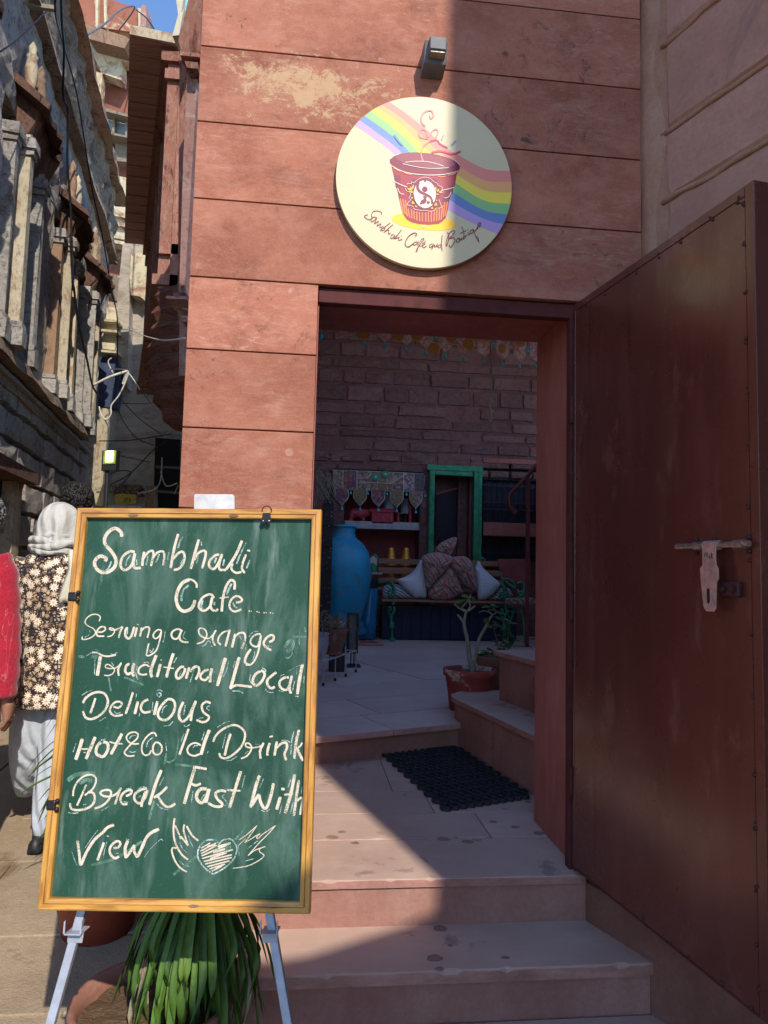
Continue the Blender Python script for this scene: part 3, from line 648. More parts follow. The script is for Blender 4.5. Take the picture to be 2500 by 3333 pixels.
for zw in [2.0, 1.8, 1.62, 1.4, 1.2, 1.0, .78, .6, .4, .2]:
    m = MB(); m.sphere(DF.P(.022, zw, .001), (.0022,) * 3, 6, 4); m.build('rivet', M_weld, door)
for zh in (1.72, .98, .35):
    m = MB(); m.tube([DF.P(-.006, zh - .05, .004), DF.P(-.006, zh + .05, .004)], .007, 10); m.build('hinge', M_steel, door)
# bolt, hasp and staple
ba, bz = DF.px(2225, 1781); be, bz2 = DF.px(2462, 1770); bz = (bz + bz2) / 2
m = MB(); m.tube([DF.P(ba, bz, .022), DF.P(be, bz, .022)], .0085, 14); bolt = m.build('bolt_rod', M_bolt, door, smooth=False)
for a in (ba + .075, be - .05):
    m = MB(); m.tube([DF.P(a, bz, .022), DF.P(a + .035, bz, .022)], .0115, 14); m.build('bolt_sleeve', M_bolt, door)
for a in (ba + .06, be - .02, ba + .13):
    for s_ in (-1, 1):
        m = MB(); m.sphere(DF.P(a, bz + s_ * .018, .004), (.007, .007, .006), 8, 5); m.build('rivet', M_weld, door)
h0 = DF.px(2312, 1790); h1 = DF.px(2372, 1795); ha = (h0[0] + h1[0]) / 2 - .0
hw = .027
hp = [(-hw, .0), (hw, .0), (hw * .95, -.038), (hw, -.052), (hw * 1.28, -.062), (hw * 1.3, -.088), (hw, -.102), (hw * .9, -.168), (hw * .6, -.176), (-hw * .5, -.176), (-hw * .85, -.165), (-hw * 1.2, -.098), (-hw * 1.3, -.062), (-hw * .9, -.052)]
m = MB(); m.prism([DF.P(ha + x, bz + y, .030) for x, y in hp], dn * .004); hasp = m.build('hasp_plate', M_hasp, door, bevel=.001)
m = MB(); m.tube([DF.P(ha - hw, bz, .022), DF.P(ha + hw, bz, .022)], .013, 14); m.build('hasp_sleeve', M_hasp, door)
m = MB(); m.prism([DF.P(ha - .003 + x, bz + y, .0345) for x, y in ((-.004, -.115), (.005, -.115), (.006, -.15), (.001, -.156), (-.004, -.15))], dn * .0006); m.build('hasp_slot', M_shade0, hasp)
def letters(strokes, F2, par, mat, r=.0009):
    m = MB()
    for s_ in strokes: m.tube([F2(x, y) for x, y in s_], r, 4)
    return m.build('lettering', mat, par)
letters([[(-.016, -.034), (-.013, -.018), (-.009, -.03), (-.004, -.018), (-.002, -.034)], [(.003, -.036), (.005, -.026), (.008, -.035)], [(.012, -.02), (.012, -.036)], [(.017, -.024), (.012, -.03), (.018, -.036)]],
        lambda x, y: DF.P(ha + x, bz + y, .0345), hasp, M_black)
dbox(ha + .02, bz - .135, ha + .085, bz - .095, .0015, .016, 'staple_block', M_weld, .004)
for a_ in (.035, .07):
    m = MB(); m.tube([DF.P(ha + a_, bz - .115, .016), DF.P(ha + a_, bz - .115, .024)], .008, 8); m.build('staple_nut', M_weld, door)

# ================================================================== lamp above the sign
lp = onY(1405, 220, 0)
lmp = thing('wall_lamp', lp, 'small dusty black box lamp fixed above the round sign', 'lamp')
x, z = lp.x, lp.z; hwd = .043
m = MB(); m.rings([[Vector((x - hwd, -.002, z - .05)), Vector((x + hwd, -.002, z - .05)), Vector((x + hwd, -.002, z + .045)), Vector((x - hwd, -.002, z + .045))],
                   [Vector((x - hwd, -.075, z - .042)), Vector((x + hwd, -.075, z - .042)), Vector((x + hwd, -.10, z + .035)), Vector((x - hwd, -.10, z + .035))]])
m.build('housing', M_lampgrey, lmp, bevel=.003)
m = MB(); m.rings([[Vector((x - hwd + .014, -.072, z - .028)), Vector((x + hwd - .008, -.072, z - .028)), Vector((x + hwd - .008, -.098, z + .034)), Vector((x - hwd + .014, -.098, z + .034))],
                   [Vector((x - hwd + .016, -.125, z - .018)), Vector((x + hwd - .010, -.125, z - .018)), Vector((x + hwd - .010, -.125, z + .030)), Vector((x - hwd + .016, -.125, z + .030))]])
m.build('hood', M_lampgrey, lmp, bevel=.002)
m = MB(); m.box((x - hwd + .02, -.118, z - .026), (x + hwd - .014, -.085, z - .019)); m.build('glass', M_glass, lmp)

# ================================================================== unseen casters added behind the viewer, shaped to the shade on the facade
def XP(xp, y): return xp - .286 * y
def ZPp(zp, y): return zp - .82 * y
yb = -5.2
nb = thing('shade_caster_house', (XP(.5, yb) + 2, yb - 2, -.4), 'unseen red plastered house behind the viewer, shaped to shade the gateway', 'house')
X0 = XP(.478, yb)
m = MB(); m.prism([Vector((X0, yb, -.44)), Vector((X0 + 5.6, yb, -.44)), Vector((X0 + 5.6, yb - 4, -.44)), Vector((X0 + 1.6, yb - 4, -.44))], (0, 0, 15.2)); m.build('wall', M_redpl, nb)  # block skewed and raised to keep the sun off gateway and courtyard
yw = -4.6
pw = thing('low_shade_caster', (XP(.2, yw), yw, -.4), 'unseen shade caster added behind the viewer, its sloping top cut to the low shade edge', 'wall')
prof = [(.62, -1.0), (.62, -.07), (.50, -.10), (-.01, -.291), (-.12, -.312), (-.235, -.315), (-.36, -.395), (-.44, -.51), (-.50, -.66), (-.56, -.9)]  # added outline, traced back from the shade on steps and board
pp = [(XP(a, yw), ZPp(c, yw)) for a, c in prof[1:]]; pts = [Vector((pp[0][0], yw, -.44))] + [Vector((a, yw, c)) for a, c in pp] + [Vector((pp[-1][0] - .05, yw, -.44))]
m = MB(); m.prism(pts, (0, -.3, 0)); m.build('wall_body', M_redpl, pw)
# ================================================================== round sign
SY = -.030
sc_ = onY(1383.5, 592, SY)
p_r = onY(1098, 590, SY); p_l = onY(1669, 594, SY); SR = (p_l - p_r).length / 2
sign = thing('round_sign', sc_, 'round cream cafe sign with a rainbow and a dark red cup on the sandstone wall', 'sign')
def sp(u, v, k=0): p = onY(u, v, SY); p.y = SY - .0012 - .00035 * k; return p
def clipc(p):
    d = Vector((p.x - sc_.x, 0, p.z - sc_.z)); L = d.length
    if L > SR * .9985: d *= SR * .9985 / L; return Vector((sc_.x + d.x, p.y, sc_.z + d.z))
    return p
m = MB(); N = 96
rim = lambda r, y: [Vector((sc_.x + r * math.cos(2 * math.pi * k / N), y, sc_.z + r * math.sin(2 * math.pi * k / N))) for k in range(N)]
m.rings([rim(SR, -.012), rim(SR, SY - .0008), rim(SR - .0015, SY - .0012)]); face = m.build('sign_face', M_disc, sign)
m = MB(); m.rings([rim(SR * .8, -.0005), rim(SR * .8, -.013)]); m.build('backing_spacer', M_black, sign)
def R1(x, y): return 1000 + x * .4521, 100 + y * .4521
Ls = [(590, 518), (535, 540), (490, 557), (452, 580), (412, 620), (375, 650), (340, 688)]
Ma = [(715, 598), (668, 622), (632, 648), (592, 680), (555, 715), (515, 745), (478, 775)]
Mb = [(860, 715), (812, 745), (775, 775), (738, 805), (700, 835), (662, 862), (625, 890)]
Mc = [(980, 830), (945, 870), (910, 910), (870, 950), (830, 985), (790, 1020), (750, 1060)]
Nb = [(1100, 905), (1090, 975), (1080, 1040), (1070, 1100), (1055, 1165), (1035, 1225), (1010, 1285)]
Nc = [(1290, 998), (1285, 1080), (1282, 1152), (1277, 1225), (1270, 1292), (1262, 1352), (1252, 1415)]
Rs = [(1478, 1010), (1482, 1088), (1482, 1165), (1478, 1247), (1462, 1326), (1436, 1400), (1400, 1472)]
Ls = [(x - 12, y - 14) for x, y in Ls]
curves = [cr([Vector((*R1(*c[k]), 0)) for c in (Ls, Ma, Mb, Mc, Nb, Nc, Rs)], 8) for k in range(7)]
rain = []
for k in range(6):
    m = MB(); a, c = curves[k], curves[k + 1]; n = len(a)
    pa = [clipc(sp(q.x, q.y, 1)) for q in a]; pc = [clipc(sp(q.x, q.y, 1)) for q in c]
    m.add(pa + pc, [(i, i + 1, n + i + 1, n + i) for i in range(n - 1)]); m.build('rainbow_band', RB[k], sign)
def S2(x, y): return 1250 + x * .16275, 470 + y * .16275
def ell(cx, cy, rx, ry, rot=0, n=48): c_, s_ = math.cos(R(rot)), math.sin(R(rot)); return [(cx + rx * math.cos(2 * math.pi * k / n) * c_ - ry * math.sin(2 * math.pi * k / n) * s_, cy + rx * math.cos(2 * math.pi * k / n) * s_ + ry * math.sin(2 * math.pi * k / n) * c_) for k in range(n)]
def flat(polys, f, k, name, mat, par=sign):
    m = MB()
    for i, P in enumerate(polys): m.poly([clipc(sp(*f(x, y), k + i * .02)) for x, y in P])
    return m.build(name, mat, par)
flat([ell(795, 1550, 645, 165, 6)], S2, 2, 'yellow_shadow', M_s_yel)
def strokes(spec, f, mk, mat, name, par, wscale, k0=0.0, each=False):
    """spec: 'w x,y x,y ...; w x,y ...' in crop pixels -> smoothed ribbons lying on the surface given by mk"""
    m = MB(); kk = k0
    for s_ in spec.split(';'):
        t = s_.split()
        if not t: continue
        wd = float(t[0]); pts = [Vector((*map(float, q.split(',')), 0)) for q in t[1:]]
        q = cr(pts, 7) if len(pts) > 2 else [pts[0].lerp(pts[1], i / 8) for i in range(9)]
        n = len(q); kk += 1.0; vs_ = []
        for i, p in enumerate(q):
            tn = (q[min(i + 1, n - 1)] - q[max(i - 1, 0)]); tn = tn.normalized() if tn.length > 1e-6 else Vector((1, 0, 0)); nn = Vector((-tn.y, tn.x, 0))
            h = wd / 2 * (.90 + .13 * noise.noise(Vector((i * .8, kk * 3.1, 0)))) * (.78 if i in (0, n - 1) else 1)
            for sg in (-1, 1):
                e = p + nn * h * sg; vs_.append(mk(*f(e.x, e.y), kk + i / n * .8))
        m.add(vs_, [(2 * i, 2 * i + 1, 2 * i + 3, 2 * i + 2) for i in range(n - 1)])
        if each: m.build(name, mat, par); m = MB()
    return None if each else m.build(name, mat, par, kind='stuff')
# the cup
body = [(150, 430), (165, 520), (190, 620), (225, 795), (232, 850), (262, 905), (300, 1090), (345, 1290), (385, 1410), (450, 1510), (560, 1570), (700, 1603), (900, 1615), (1090, 1598), (1150, 1560), (1230, 1480), (1270, 1330), (1300, 1150), (1345, 1000), (1375, 980), (1385, 880), (1420, 820), (1445, 640), (1475, 530)]
flat([body], S2, 3, 'cup_body', M_s_red)
flat([ell(813, 400, 705, 222, 6)], S2, 4, 'cup_rim', M_s_maroon)
flat([[(225, 795), (232, 850), (262, 905), (300, 1090), (330, 1090), (330, 640), (190, 600)], [(1300, 1150), (1345, 1000), (1375, 980), (1385, 880), (1420, 820), (1330, 830), (1200, 1000), (1150, 1150)], [(560, 690), (1050, 690), (1130, 900), (1120, 1250), (800, 1340), (540, 1250), (460, 900)]], S2, 4, 'cup_shading', M_s_maroon)
flat([ell(820, 330, 600, 130, 7)], S2, 5, 'cup_inside', signc('sign_dusty_plum', (.30, .05, .09)))
mkS = lambda u, v, k: clipc(sp(u, v, 6 + k * .06))
fl = '26 320,1090 380,1380;26 375,1100 420,1410;26 425,1120 460,1450;24 480,1290 510,1480;24 545,1310 555,1490;24 595,1330 605,1510;24 650,1350 655,1530;24 705,1360 712,1545;24 765,1365 765,1550;24 830,1365 832,1555;24 885,1360 888,1560;24 945,1340 942,1560;24 1005,1350 995,1550;24 1055,1310 1045,1540;24 1110,1290 1095,1530;24 1170,1230 1135,1520;24 1215,1160 1180,1470;24 1265,1150 1220,1450;22 190,480 280,530 330,550;22 400,570 480,600 560,605;22 1080,650 1150,660 1230,645;22 1270,625 1350,615 1430,590'
strokes(fl, S2, mkS, M_s_or, 'cup_flutes', sign, 1)
ln = '13 130,300 200,240 300,205;16 150,435 300,520 500,585 800,620 1100,620 1300,590 1480,545;14 370,395 560,440 800,480 1050,490 1300,475;14 420,370 600,350 800,350 1000,385 1200,450;16 205,755 330,815 460,865;16 1150,930 1290,900 1400,865;14 270,880 300,960 350,1000 400,1005;14 1340,960 1300,1040 1240,1080 1200,1070;12 1420,330 1480,390 1500,420;9 460,810 480,790 540,800 550,760 600,780 640,740 700,700 780,670 860,670 930,700 1000,760 1060,790 1080,830 1150,860 1160,910 1130,970 1190,960;9 420,880 450,940 500,960 530,1010 500,1080 530,1120 490,1160 460,1220 560,1240 600,1300 670,1320 760,1330 860,1335 920,1350 1010,1330 1030,1290 1140,1270 1120,1180 1090,1100'
strokes(ln, S2, mkS, M_s_cr, 'cup_outline', sign, 1, 30)
pet = [[(580, 810), (600, 860), (575, 900), (560, 860)], [(520, 850), (560, 880), (575, 925), (530, 900)], [(460, 885), (520, 890), (550, 925), (500, 930)], [(500, 950), (550, 930), (570, 960), (560, 985)], [(545, 1060), (570, 1070), (575, 1095), (540, 1090)], [(565, 1135), (615, 1200), (550, 1195)], [(630, 1220), (665, 1270), (620, 1260)], [(1020, 850), (1050, 900), (1040, 940), (1020, 900)], [(1080, 900), (1105, 930), (1070, 960), (1055, 950)], [(1110, 950), (1165, 965), (1120, 980), (1090, 970)], [(1045, 990), (1100, 1010), (1050, 1025)], [(1040, 1110), (1065, 1130), (1040, 1150)], [(1035, 1170), (1065, 1230), (1000, 1235)], [(960, 1255), (985, 1300), (935, 1295)]]
flat(pet, S2, 8, 'petals', M_s_yel)
flat([ell(810, 1010, 222, 280, 0)], S2, 8, 'emblem_oval', M_s_cr)
emb = '62 690,780 660,880 740,980 860,1040 940,1110 960,1230;20 600,860 640,980 700,1060 750,1180'
strokes('64 690,770 665,870 720,960 840,1020 925,1080 965,1200;14 600,830 585,1000 640,1180 760,1280', S2, mkS, M_s_maroon, 'emblem_curve', sign, 1, 42)
flat([ell(813, 908, 56, 56), [(770, 1040), (850, 1055), (840, 1110), (870, 1150), (830, 1200), (740, 1225), (705, 1215), (740, 1130), (795, 1100)], ell(880, 1172, 40, 40), ell(820, 735, 24, 30)], S2, 10.5, 'emblem_figure', M_s_maroon)
strokes('13 880,1130 925,1172 880,1215 838,1172 880,1130;12 720,1220 800,1205 840,1180;14 700,1230 790,1275 870,1260 925,1190 915,1110 850,1060', S2, mkS, M_s_cr, 'emblem_lines', sign, 1, 80)
flat([ell(745, 1625, 10, 10, 0, 10), ell(770, 1650, 12, 12, 0, 10), ell(815, 1650, 13, 13, 0, 10), ell(790, 1665, 8, 8, 0, 10)], S2, 8, 'cup_mark', M_s_cr)
strokes('13 910,625 895,580 850,585 820,625 825,665 850,692;10 915,615 890,635 880,610;11 868,780 815,770 805,735 825,712 855,725 870,770 900,725 930,712 940,740 915,780 865,810 830,845 820,895 835,945', R1, mkS, M_s_pink, 'steam_curls', sign, 1, 5)
strokes('14 895,880 960,870 1040,890 1105,872;12 880,800 930,790 960,820 1010,845', R1, mkS, M_s_pk2, 'pink_ribbon', sign, 1, 15)
strokes('16 625,752 655,795 685,828;10 1035,830 1070,795;9 965,790 980,755', R1, mkS, RB[4], 'brush_accent', sign, 1, 22)
def S1(x, y): return 1160 + x * .2652, 660 + y * .2652
txt = ['300,150 310,125 270,105 210,110 185,150 190,190 160,210 120,195 100,165 140,150', '250,185 210,180 180,215 187,235 215,222 250,190 225,245 218,262', '218,262 268,232 262,262 255,288 300,260 288,298 298,308 330,290', '415,250 350,300 296,338 328,342 352,318 330,303', '450,270 390,320 338,367 380,338 398,346 390,382 422,378', '460,395 430,400 424,440 450,430 475,400 458,448 500,400', '555,332 505,400 478,440 528,425', '528,425 518,462 565,450', '545,408 553,415', '720,410 740,388 710,373 650,405 605,470 600,525 640,542 700,500', '745,482 710,492 704,520 730,515 760,480 744,532', '760,522 800,452 830,447 790,500 742,570 732,602 748,588 762,542 790,535', '800,532 842,505 822,493 803,530 830,552 862,530', '838,470 850,480', '930,507 900,522 900,550 925,540 945,505 922,578', '922,578 955,520 962,546 995,510 986,542 1010,530', '1045,518 1015,520 1004,546 1035,540 1052,400 1043,500 1050,592', '1112,365 1132,400 1126,470 1106,530 1100,490 1130,390 1180,345 1202,360 1170,410 1140,440 1190,430 1202,470 1160,548 1133,520', '1240,440 1222,478 1250,488 1266,452 1240,440 1272,440', '1290,435 1275,462 1305,442 1315,412 1310,450 1338,430', '1288,300 1315,360 1322,422 1352,398', '1268,382 1348,345', '1366,362 1374,402 1398,370', '1362,330 1368,338', '1432,330 1395,350 1404,386 1440,350 1430,340 1470,430 1500,487 1486,430 1458,420', '1440,340 1452,352 1475,320 1480,308 1488,332 1482,300', '1482,300 1520,270 1515,245 1490,270 1500,302 1528,283']
strokes(';'.join('8.5 ' + t for t in txt), S1, mkS, M_s_maroon, 'sign_lettering', sign, 1, 8)
strokes(';'.join('6 ' + ' '.join('%d,%d' % (float(a.split(',')[0]) + 3, float(a.split(',')[1]) + 2) for a in t.split()) for t in (txt[9], txt[17])), S1, mkS, M_s_maroon, 'sign_lettering', sign, 1, 50)

# ================================================================== chalkboard on its easel
BL, BR_, TL_, TR_ = atD(123, 2961, 1.568), atD(1007, 2969, 1.560), atD(259, 1653, 1.753), atD(1050, 1663, 1.745)
ex = ((BR_ - BL) + (TR_ - TL_)).normalized(); ey = ((TL_ - BL) + (TR_ - BR_)); ey = (ey - ex * ey.dot(ex)).normalized(); en = ex.cross(ey); en = en if en.dot(CAM - BL) > 0 else -en
W_ = ((BR_ - BL).length + (TR_ - TL_).length) / 2; H_ = ((TL_ - BL).length + (TR_ - BR_).length) / 2
b0 = (BL + BR_ + TL_ + TR_) / 4 - ex * W_ / 2 - ey * H_ / 2
def BP(x, y, z=0): return b0 + ex * x + ey * y + en * z
bd = thing('chalkboard', BP(W_ / 2, 0, 0), 'green chalkboard in a yellow pine frame with the cafe menu in cream chalk', 'chalkboard')
def bbox(x0, y0, x1, y1, z0, z1, name, mat, par=bd, bev=.003):
    m = MB(); m.add([BP(x0, y0, z0), BP(x1, y0, z0), BP(x1, y1, z0), BP(x0, y1, z0), BP(x0, y0, z1), BP(x1, y0, z1), BP(x1, y1, z1), BP(x0, y1, z1)], [(3, 2, 1, 0), (4, 5, 6, 7), (0, 1, 5, 4), (1, 2, 6, 5), (2, 3, 7, 6), (3, 0, 4, 7)])
    return m.build(name, mat, par, bevel=bev)
FWd = .0235
bbox(.008, .008, W_ - .008, H_ - .008, -.010, -.006, 'writing_panel', M_board, bev=0)
bbox(.008, .008, W_ - .008, H_ - .008, -.014, -.0105, 'back_panel', M_oldwood, bev=0)
def frail(q, name, mat):        # mitred rail: outer and inner lip heights
    m = MB(); (a, b_, c, d) = q    # outer a-b, inner c-d (d under a)
    mid = lambda p, r, t: (p[0] + (r[0] - p[0]) * t, p[1] + (r[1] - p[1]) * t)
    prof = [(0, -.016), (0, .0075), (.12, .0095), (.50, .0095), (.56, .006), (.60, .0085), (.92, .0075), (1, .0055), (1, -.0055)]
    r1 = [BP(*mid(a, d, t), z) for t, z in prof]; r2 = [BP(*mid(b_, c, t), z) for t, z in prof]
    m.rings([r1, r2]); return m.build(name, mat, bd)
O = [(0, 0), (W_, 0), (W_, H_), (0, H_)]; I = [(FWd, FWd), (W_ - FWd, FWd), (W_ - FWd, H_ - FWd), (FWd, H_ - FWd)]
e_ = .0004
frail((O[0], O[1], I[1], I[0]), 'frame_rail', M_pineX); frail((O[3], O[2], I[2], I[3]), 'frame_rail', M_pineX)
frail((O[0], O[3], I[3], I[0]), 'frame_rail', M_pineZ); frail((O[1], O[2], I[2], I[1]), 'frame_rail', M_pineZ)
# chalk
_n = en; _p = BP(0, 0, -.006)
def mkB(u, v, k): p = onplane(u, v, _p, _n); return p + en * (.0003 + .00002 * k)
def crop(x0, y0, s): return lambda x, y: (x0 + x * s, y0 + y * s)
TXT = [
 ('chalk_line', (280, 1700, .3617), '34 320,130 315,90 265,55 210,80 170,140 175,200 235,270 270,340 255,405 190,450 120,440 80,390 85,340 130,305 180,325 172,352;26 440,268 400,262 350,290 318,340 315,400 350,430 400,400 430,340 440,280 425,360 440,410 495,410;26 525,265 512,330 507,392;22 515,330 560,270 600,258 605,300 585,395;22 595,330 640,275 690,262 705,300 695,388;26 830,105 795,230 762,412;24 785,330 830,280 870,265 888,310 870,380 830,420 790,428;26 1015,155 980,280 943,420;24 975,340 1010,280 1060,255 1078,290 1045,415;24 1200,290 1160,300 1115,345 1110,395 1150,420 1190,370 1225,290 1200,370 1205,425 1262,428;28 1405,165 1345,300 1262,425;22 1320,370 1310,420 1350,455 1400,445;22 1440,290 1410,370 1405,420 1430,457;18 1450,252 1478,258'),
 ('chalk_line', (540, 1870, .2411), '50 320,68 230,110 165,210 140,330 170,440 240,495 330,470 375,410 395,345;30 320,62 375,85 415,130 415,180;34 650,320 620,275 570,272 500,310 450,390 450,450 510,490 580,450 615,380 625,310 605,400 620,470 670,490 705,465;38 925,205 930,110 885,75 835,120 790,230 765,370 755,500;20 725,318 850,305;30 945,380 1000,370 1030,345 1000,305 950,292 890,330 860,400 870,460 930,500 1020,470;20 1118,495 1135,492;18 1148,495 1158,497;20 1225,500 1240,502;18 1252,510 1265,514;20 1320,518 1335,517;18 1350,516 1362,515;20 1405,516 1420,518;18 1440,524 1450,526'),
 ('chalk_line', (240, 1980, .2411), '18 345,175 360,120 320,85 250,85 180,130 155,190 190,235 260,270 295,320 270,370 200,410 120,420 120,380;24 330,320 380,320 425,290 420,255 370,250 325,290 310,340 330,375 415,375;18 455,382 510,370 550,320 540,280 500,265 480,275 520,295 600,275 665,245;28 660,250 625,330 610,400;34 725,260 700,300 700,370 740,410 780,370 820,250;32 855,260 825,385;10 855,215 880,222;30 920,260 895,380;24 905,320 960,260 1015,258 1020,300 995,400;22 1190,300 1140,290 1090,330 1075,380 1110,410 1160,370 1185,310 1165,420 1120,560 1040,630 980,640;22 1015,470 1000,540 980,640;28 1470,310 1410,280 1340,310 1320,360 1350,410 1410,400 1450,310 1430,400 1470,450 1550,460'),
 ('chalk_line', (600, 1990, .2532), '20 160,415 230,395 270,350 290,300 270,240 215,215 185,240 200,300 260,340 320,345 380,290 410,240;26 405,245 365,330 375,400 400,440;24 560,250 500,270 445,330 435,390 470,430;32 585,235 555,350 530,452;34 655,290 635,370 615,465;28 640,330 700,285 760,275 785,320 775,390 735,482;26 985,295 930,295 870,340 850,400 890,445 950,440 985,310 960,480 920,600 860,680 790,685;34 855,485 800,570 780,650 830,690;32 1090,395 1140,370 1150,320 1110,305 1050,350 1020,410 1050,460 1120,500'),
 ('chalk_line', (250, 2100, .2411), '26 205,100 270,100 350,140 430,150 530,130;50 320,150 300,280 277,412;18 370,405 430,410 490,380 510,330 470,285 430,262 395,265 390,300 440,315 520,310 575,270 600,235;30 600,240 560,330 570,412;38 715,250 670,280 655,350 690,390 740,370;42 775,245 755,330 765,422;28 985,290 930,265 870,285 835,330 840,380 890,400 950,390;46 1075,135 1030,250 1000,360 1015,435;44 1130,255 1085,432;16 1135,195 1145,205;44 1305,110 1260,250 1210,437;18 1170,295 1315,315;38 1450,295 1400,300 1345,370 1350,440 1400,440 1450,370 1465,310;40 1520,300 1475,452;36 1530,360 1590,295 1645,300 1650,370 1605,465'),
 ('chalk_line', (620, 2110, .2411), '34 245,290 190,305 140,360 145,410 200,430 250,380;42 290,270 270,370 265,462;50 475,130 430,280 362,508;48 660,120 600,330 540,552;34 545,530 620,500 700,505 830,522;38 945,310 880,350 845,420 850,480 900,500 960,450 1000,370 990,320 950,300;38 1160,325 1100,370 1040,430 1045,500 1090,540 1140,520;34 1330,395 1280,395 1220,430 1200,490 1240,550 1300,560 1340,500;38 1370,370 1345,480 1340,560 1360,612;48 1515,220 1480,380 1442,622'),
 ('chalk_line', (240, 2230, .3014), '28 100,195 130,140 200,90 280,75 340,100 370,170 350,250 290,320 200,365 130,350 100,280;28 235,140 210,220 180,305;24 430,230 480,245 520,210 500,180 440,190 395,250 400,300 450,332 530,320;28 640,75 605,190 560,312;34 695,175 660,312;28 805,155 750,185 725,250 760,295 830,285;34 905,175 868,322;30 1010,155 950,220 910,300 930,360 1000,375 1070,310 1095,220 1070,160 1010,150;32 1185,180 1145,270 1140,350 1180,390 1240,340 1310,190;32 1320,170 1280,280 1265,387;26 1480,195 1430,180 1385,220 1400,290 1460,340 1440,385 1390,400 1325,375'),
 ('chalk_line', (220, 2360, .2411), '52 200,185 155,340 110,468;48 375,160 320,290 250,458;24 190,325 280,322;44 450,230 400,290 385,370 420,410 490,420 545,330 540,250 480,225;46 735,115 670,240 585,395;24 565,225 640,245 745,255;24 965,250 900,255 830,230 795,170 830,115 900,95 950,120 940,180 870,245 800,320 770,370 800,410 850,420 905,410;24 1200,155 1180,110 1130,110 1060,170 1010,260 1005,350 1040,405 1100,395 1130,340;26 1190,230 1155,290 1160,370 1210,400 1260,370 1275,300 1240,245 1190,230;34 1635,50 1580,210 1510,402'),
 ('chalk_line', (600, 2350, .2532), '26 215,300 150,270 80,290 40,350 60,410 130,435 200,410;46 325,100 265,250 215,422;30 370,255 410,170 500,90 620,40 710,60 775,130 775,220 730,320 640,410 540,465 470,450 450,400;36 595,150 555,280 520,432;22 730,470 800,440 850,380 865,320 830,275 790,280 800,320 870,330 950,320 1000,300 1020,265;34 1020,270 975,370 980,472;34 1100,270 1075,350 1068,432;22 1095,190 1140,182;38 1190,250 1160,432;34 1180,340 1250,275 1310,270 1320,330 1290,410 1310,492;38 1475,100 1440,250 1415,472;24 1515,265 1490,310 1440,335;38 1455,340 1480,410 1530,500'),
 ('chalk_line', (200, 2480, .2532), '26 150,440 160,350 210,250 290,185 380,165 440,200 440,270 400,350 350,390 300,430;32 360,390 410,400 430,470 400,550 320,600 210,620 130,600 110,530;28 320,290 270,410 200,562;30 425,600 510,570 580,520 620,460 640,390 600,360 530,370 500,400 550,440 640,440 720,400 765,335;28 765,330 720,450 690,548;32 830,440 890,410 900,365 840,370 780,420 760,490 790,540 850,540;34 1100,340 1020,360 950,410 940,480 990,530 1040,510 1090,430 1105,360;38 1085,380 1045,480 1028,577;44 1285,105 1210,290 1130,552;36 1360,320 1280,400 1190,460;34 1240,440 1290,520 1350,575 1410,570 1465,535'),
 ('chalk_line', (580, 2470, .2652), '44 205,110 150,290 75,552;34 185,95 350,125;34 160,305 220,325 280,300;44 350,370 280,370 230,430 235,500 290,540 340,480 380,370 340,540;36 590,400 520,390 460,420 480,490 540,550 520,585 440,580 370,540;42 770,150 710,340 630,602;28 600,382 765,392;44 1000,205 950,350 890,600;40 890,590 950,500 990,445 1010,520 1050,600 1090,590 1140,450 1170,300;44 1255,465 1210,622;36 1265,368 1310,372;44 1430,190 1390,400 1315,667;24 1300,440 1410,430;36 1480,260 1450,480 1420,702;32 1460,520 1500,480 1528,500 1512,600 1500,685'),
 ('chalk_line', (220, 2660, .2049), '46 160,370 185,560 205,768;50 215,760 300,560 420,370 560,240 640,160 740,120;44 580,400 530,540 475,685;14 625,295 660,305;42 730,490 800,480 840,430 820,385 760,390 690,460 670,540 700,610 760,650 825,620;52 960,370 915,500 930,650;44 930,640 1000,550 1060,450 1060,540 1110,640;54 1110,635 1180,490 1250,330 1340,240 1455,190'),
 ('chalk_heart', (540, 2640, .2411), '20 475,500 600,430;20 468,540 680,430;20 475,575 690,460;22 482,605 860,440;22 490,640 905,520;22 510,680 890,590;22 530,715 890,625;22 560,750 860,670;22 590,780 800,715;22 620,810 760,740;30 700,480 880,430;30 640,560 800,510;28 560,480 670,450;28 600,640 820,560'),
 ('chalk_wing', (540, 2640, .2411), '28 120,95 105,200 110,350 150,480 220,590 300,655;24 125,190 160,270 205,380;24 205,340 250,400 300,465;26 250,180 240,260 270,370 300,460;28 280,200 350,320 440,400;26 145,500 90,500 85,560 130,680 200,770 285,820'),
 ('chalk_wing', (540, 2640, .2411), '13 985,390 1080,330;13 1080,330 1230,195;13 1230,195 1150,310 1065,425;13 1065,425 1160,370 1220,330 1275,305;13 1275,305 1230,340 1240,370 1310,310 1400,250 1480,195;13 1480,195 1380,310 1250,440 1110,600;14 1110,600 1200,530 1345,475;14 1345,475 1270,510 1270,550 1325,600 1250,670 1100,740 905,772;10 985,460 1080,370'),
]
kk0 = 0
for nm, cr_, sp_ in TXT:
    strokes(sp_, crop(*cr_), mkB, M_chalk, {'chalk_line': 'chalk_letter_stroke'}.get(nm, nm + '_stroke'), bd, 1, kk0, each=True); kk0 = (kk0 + 7) % 20
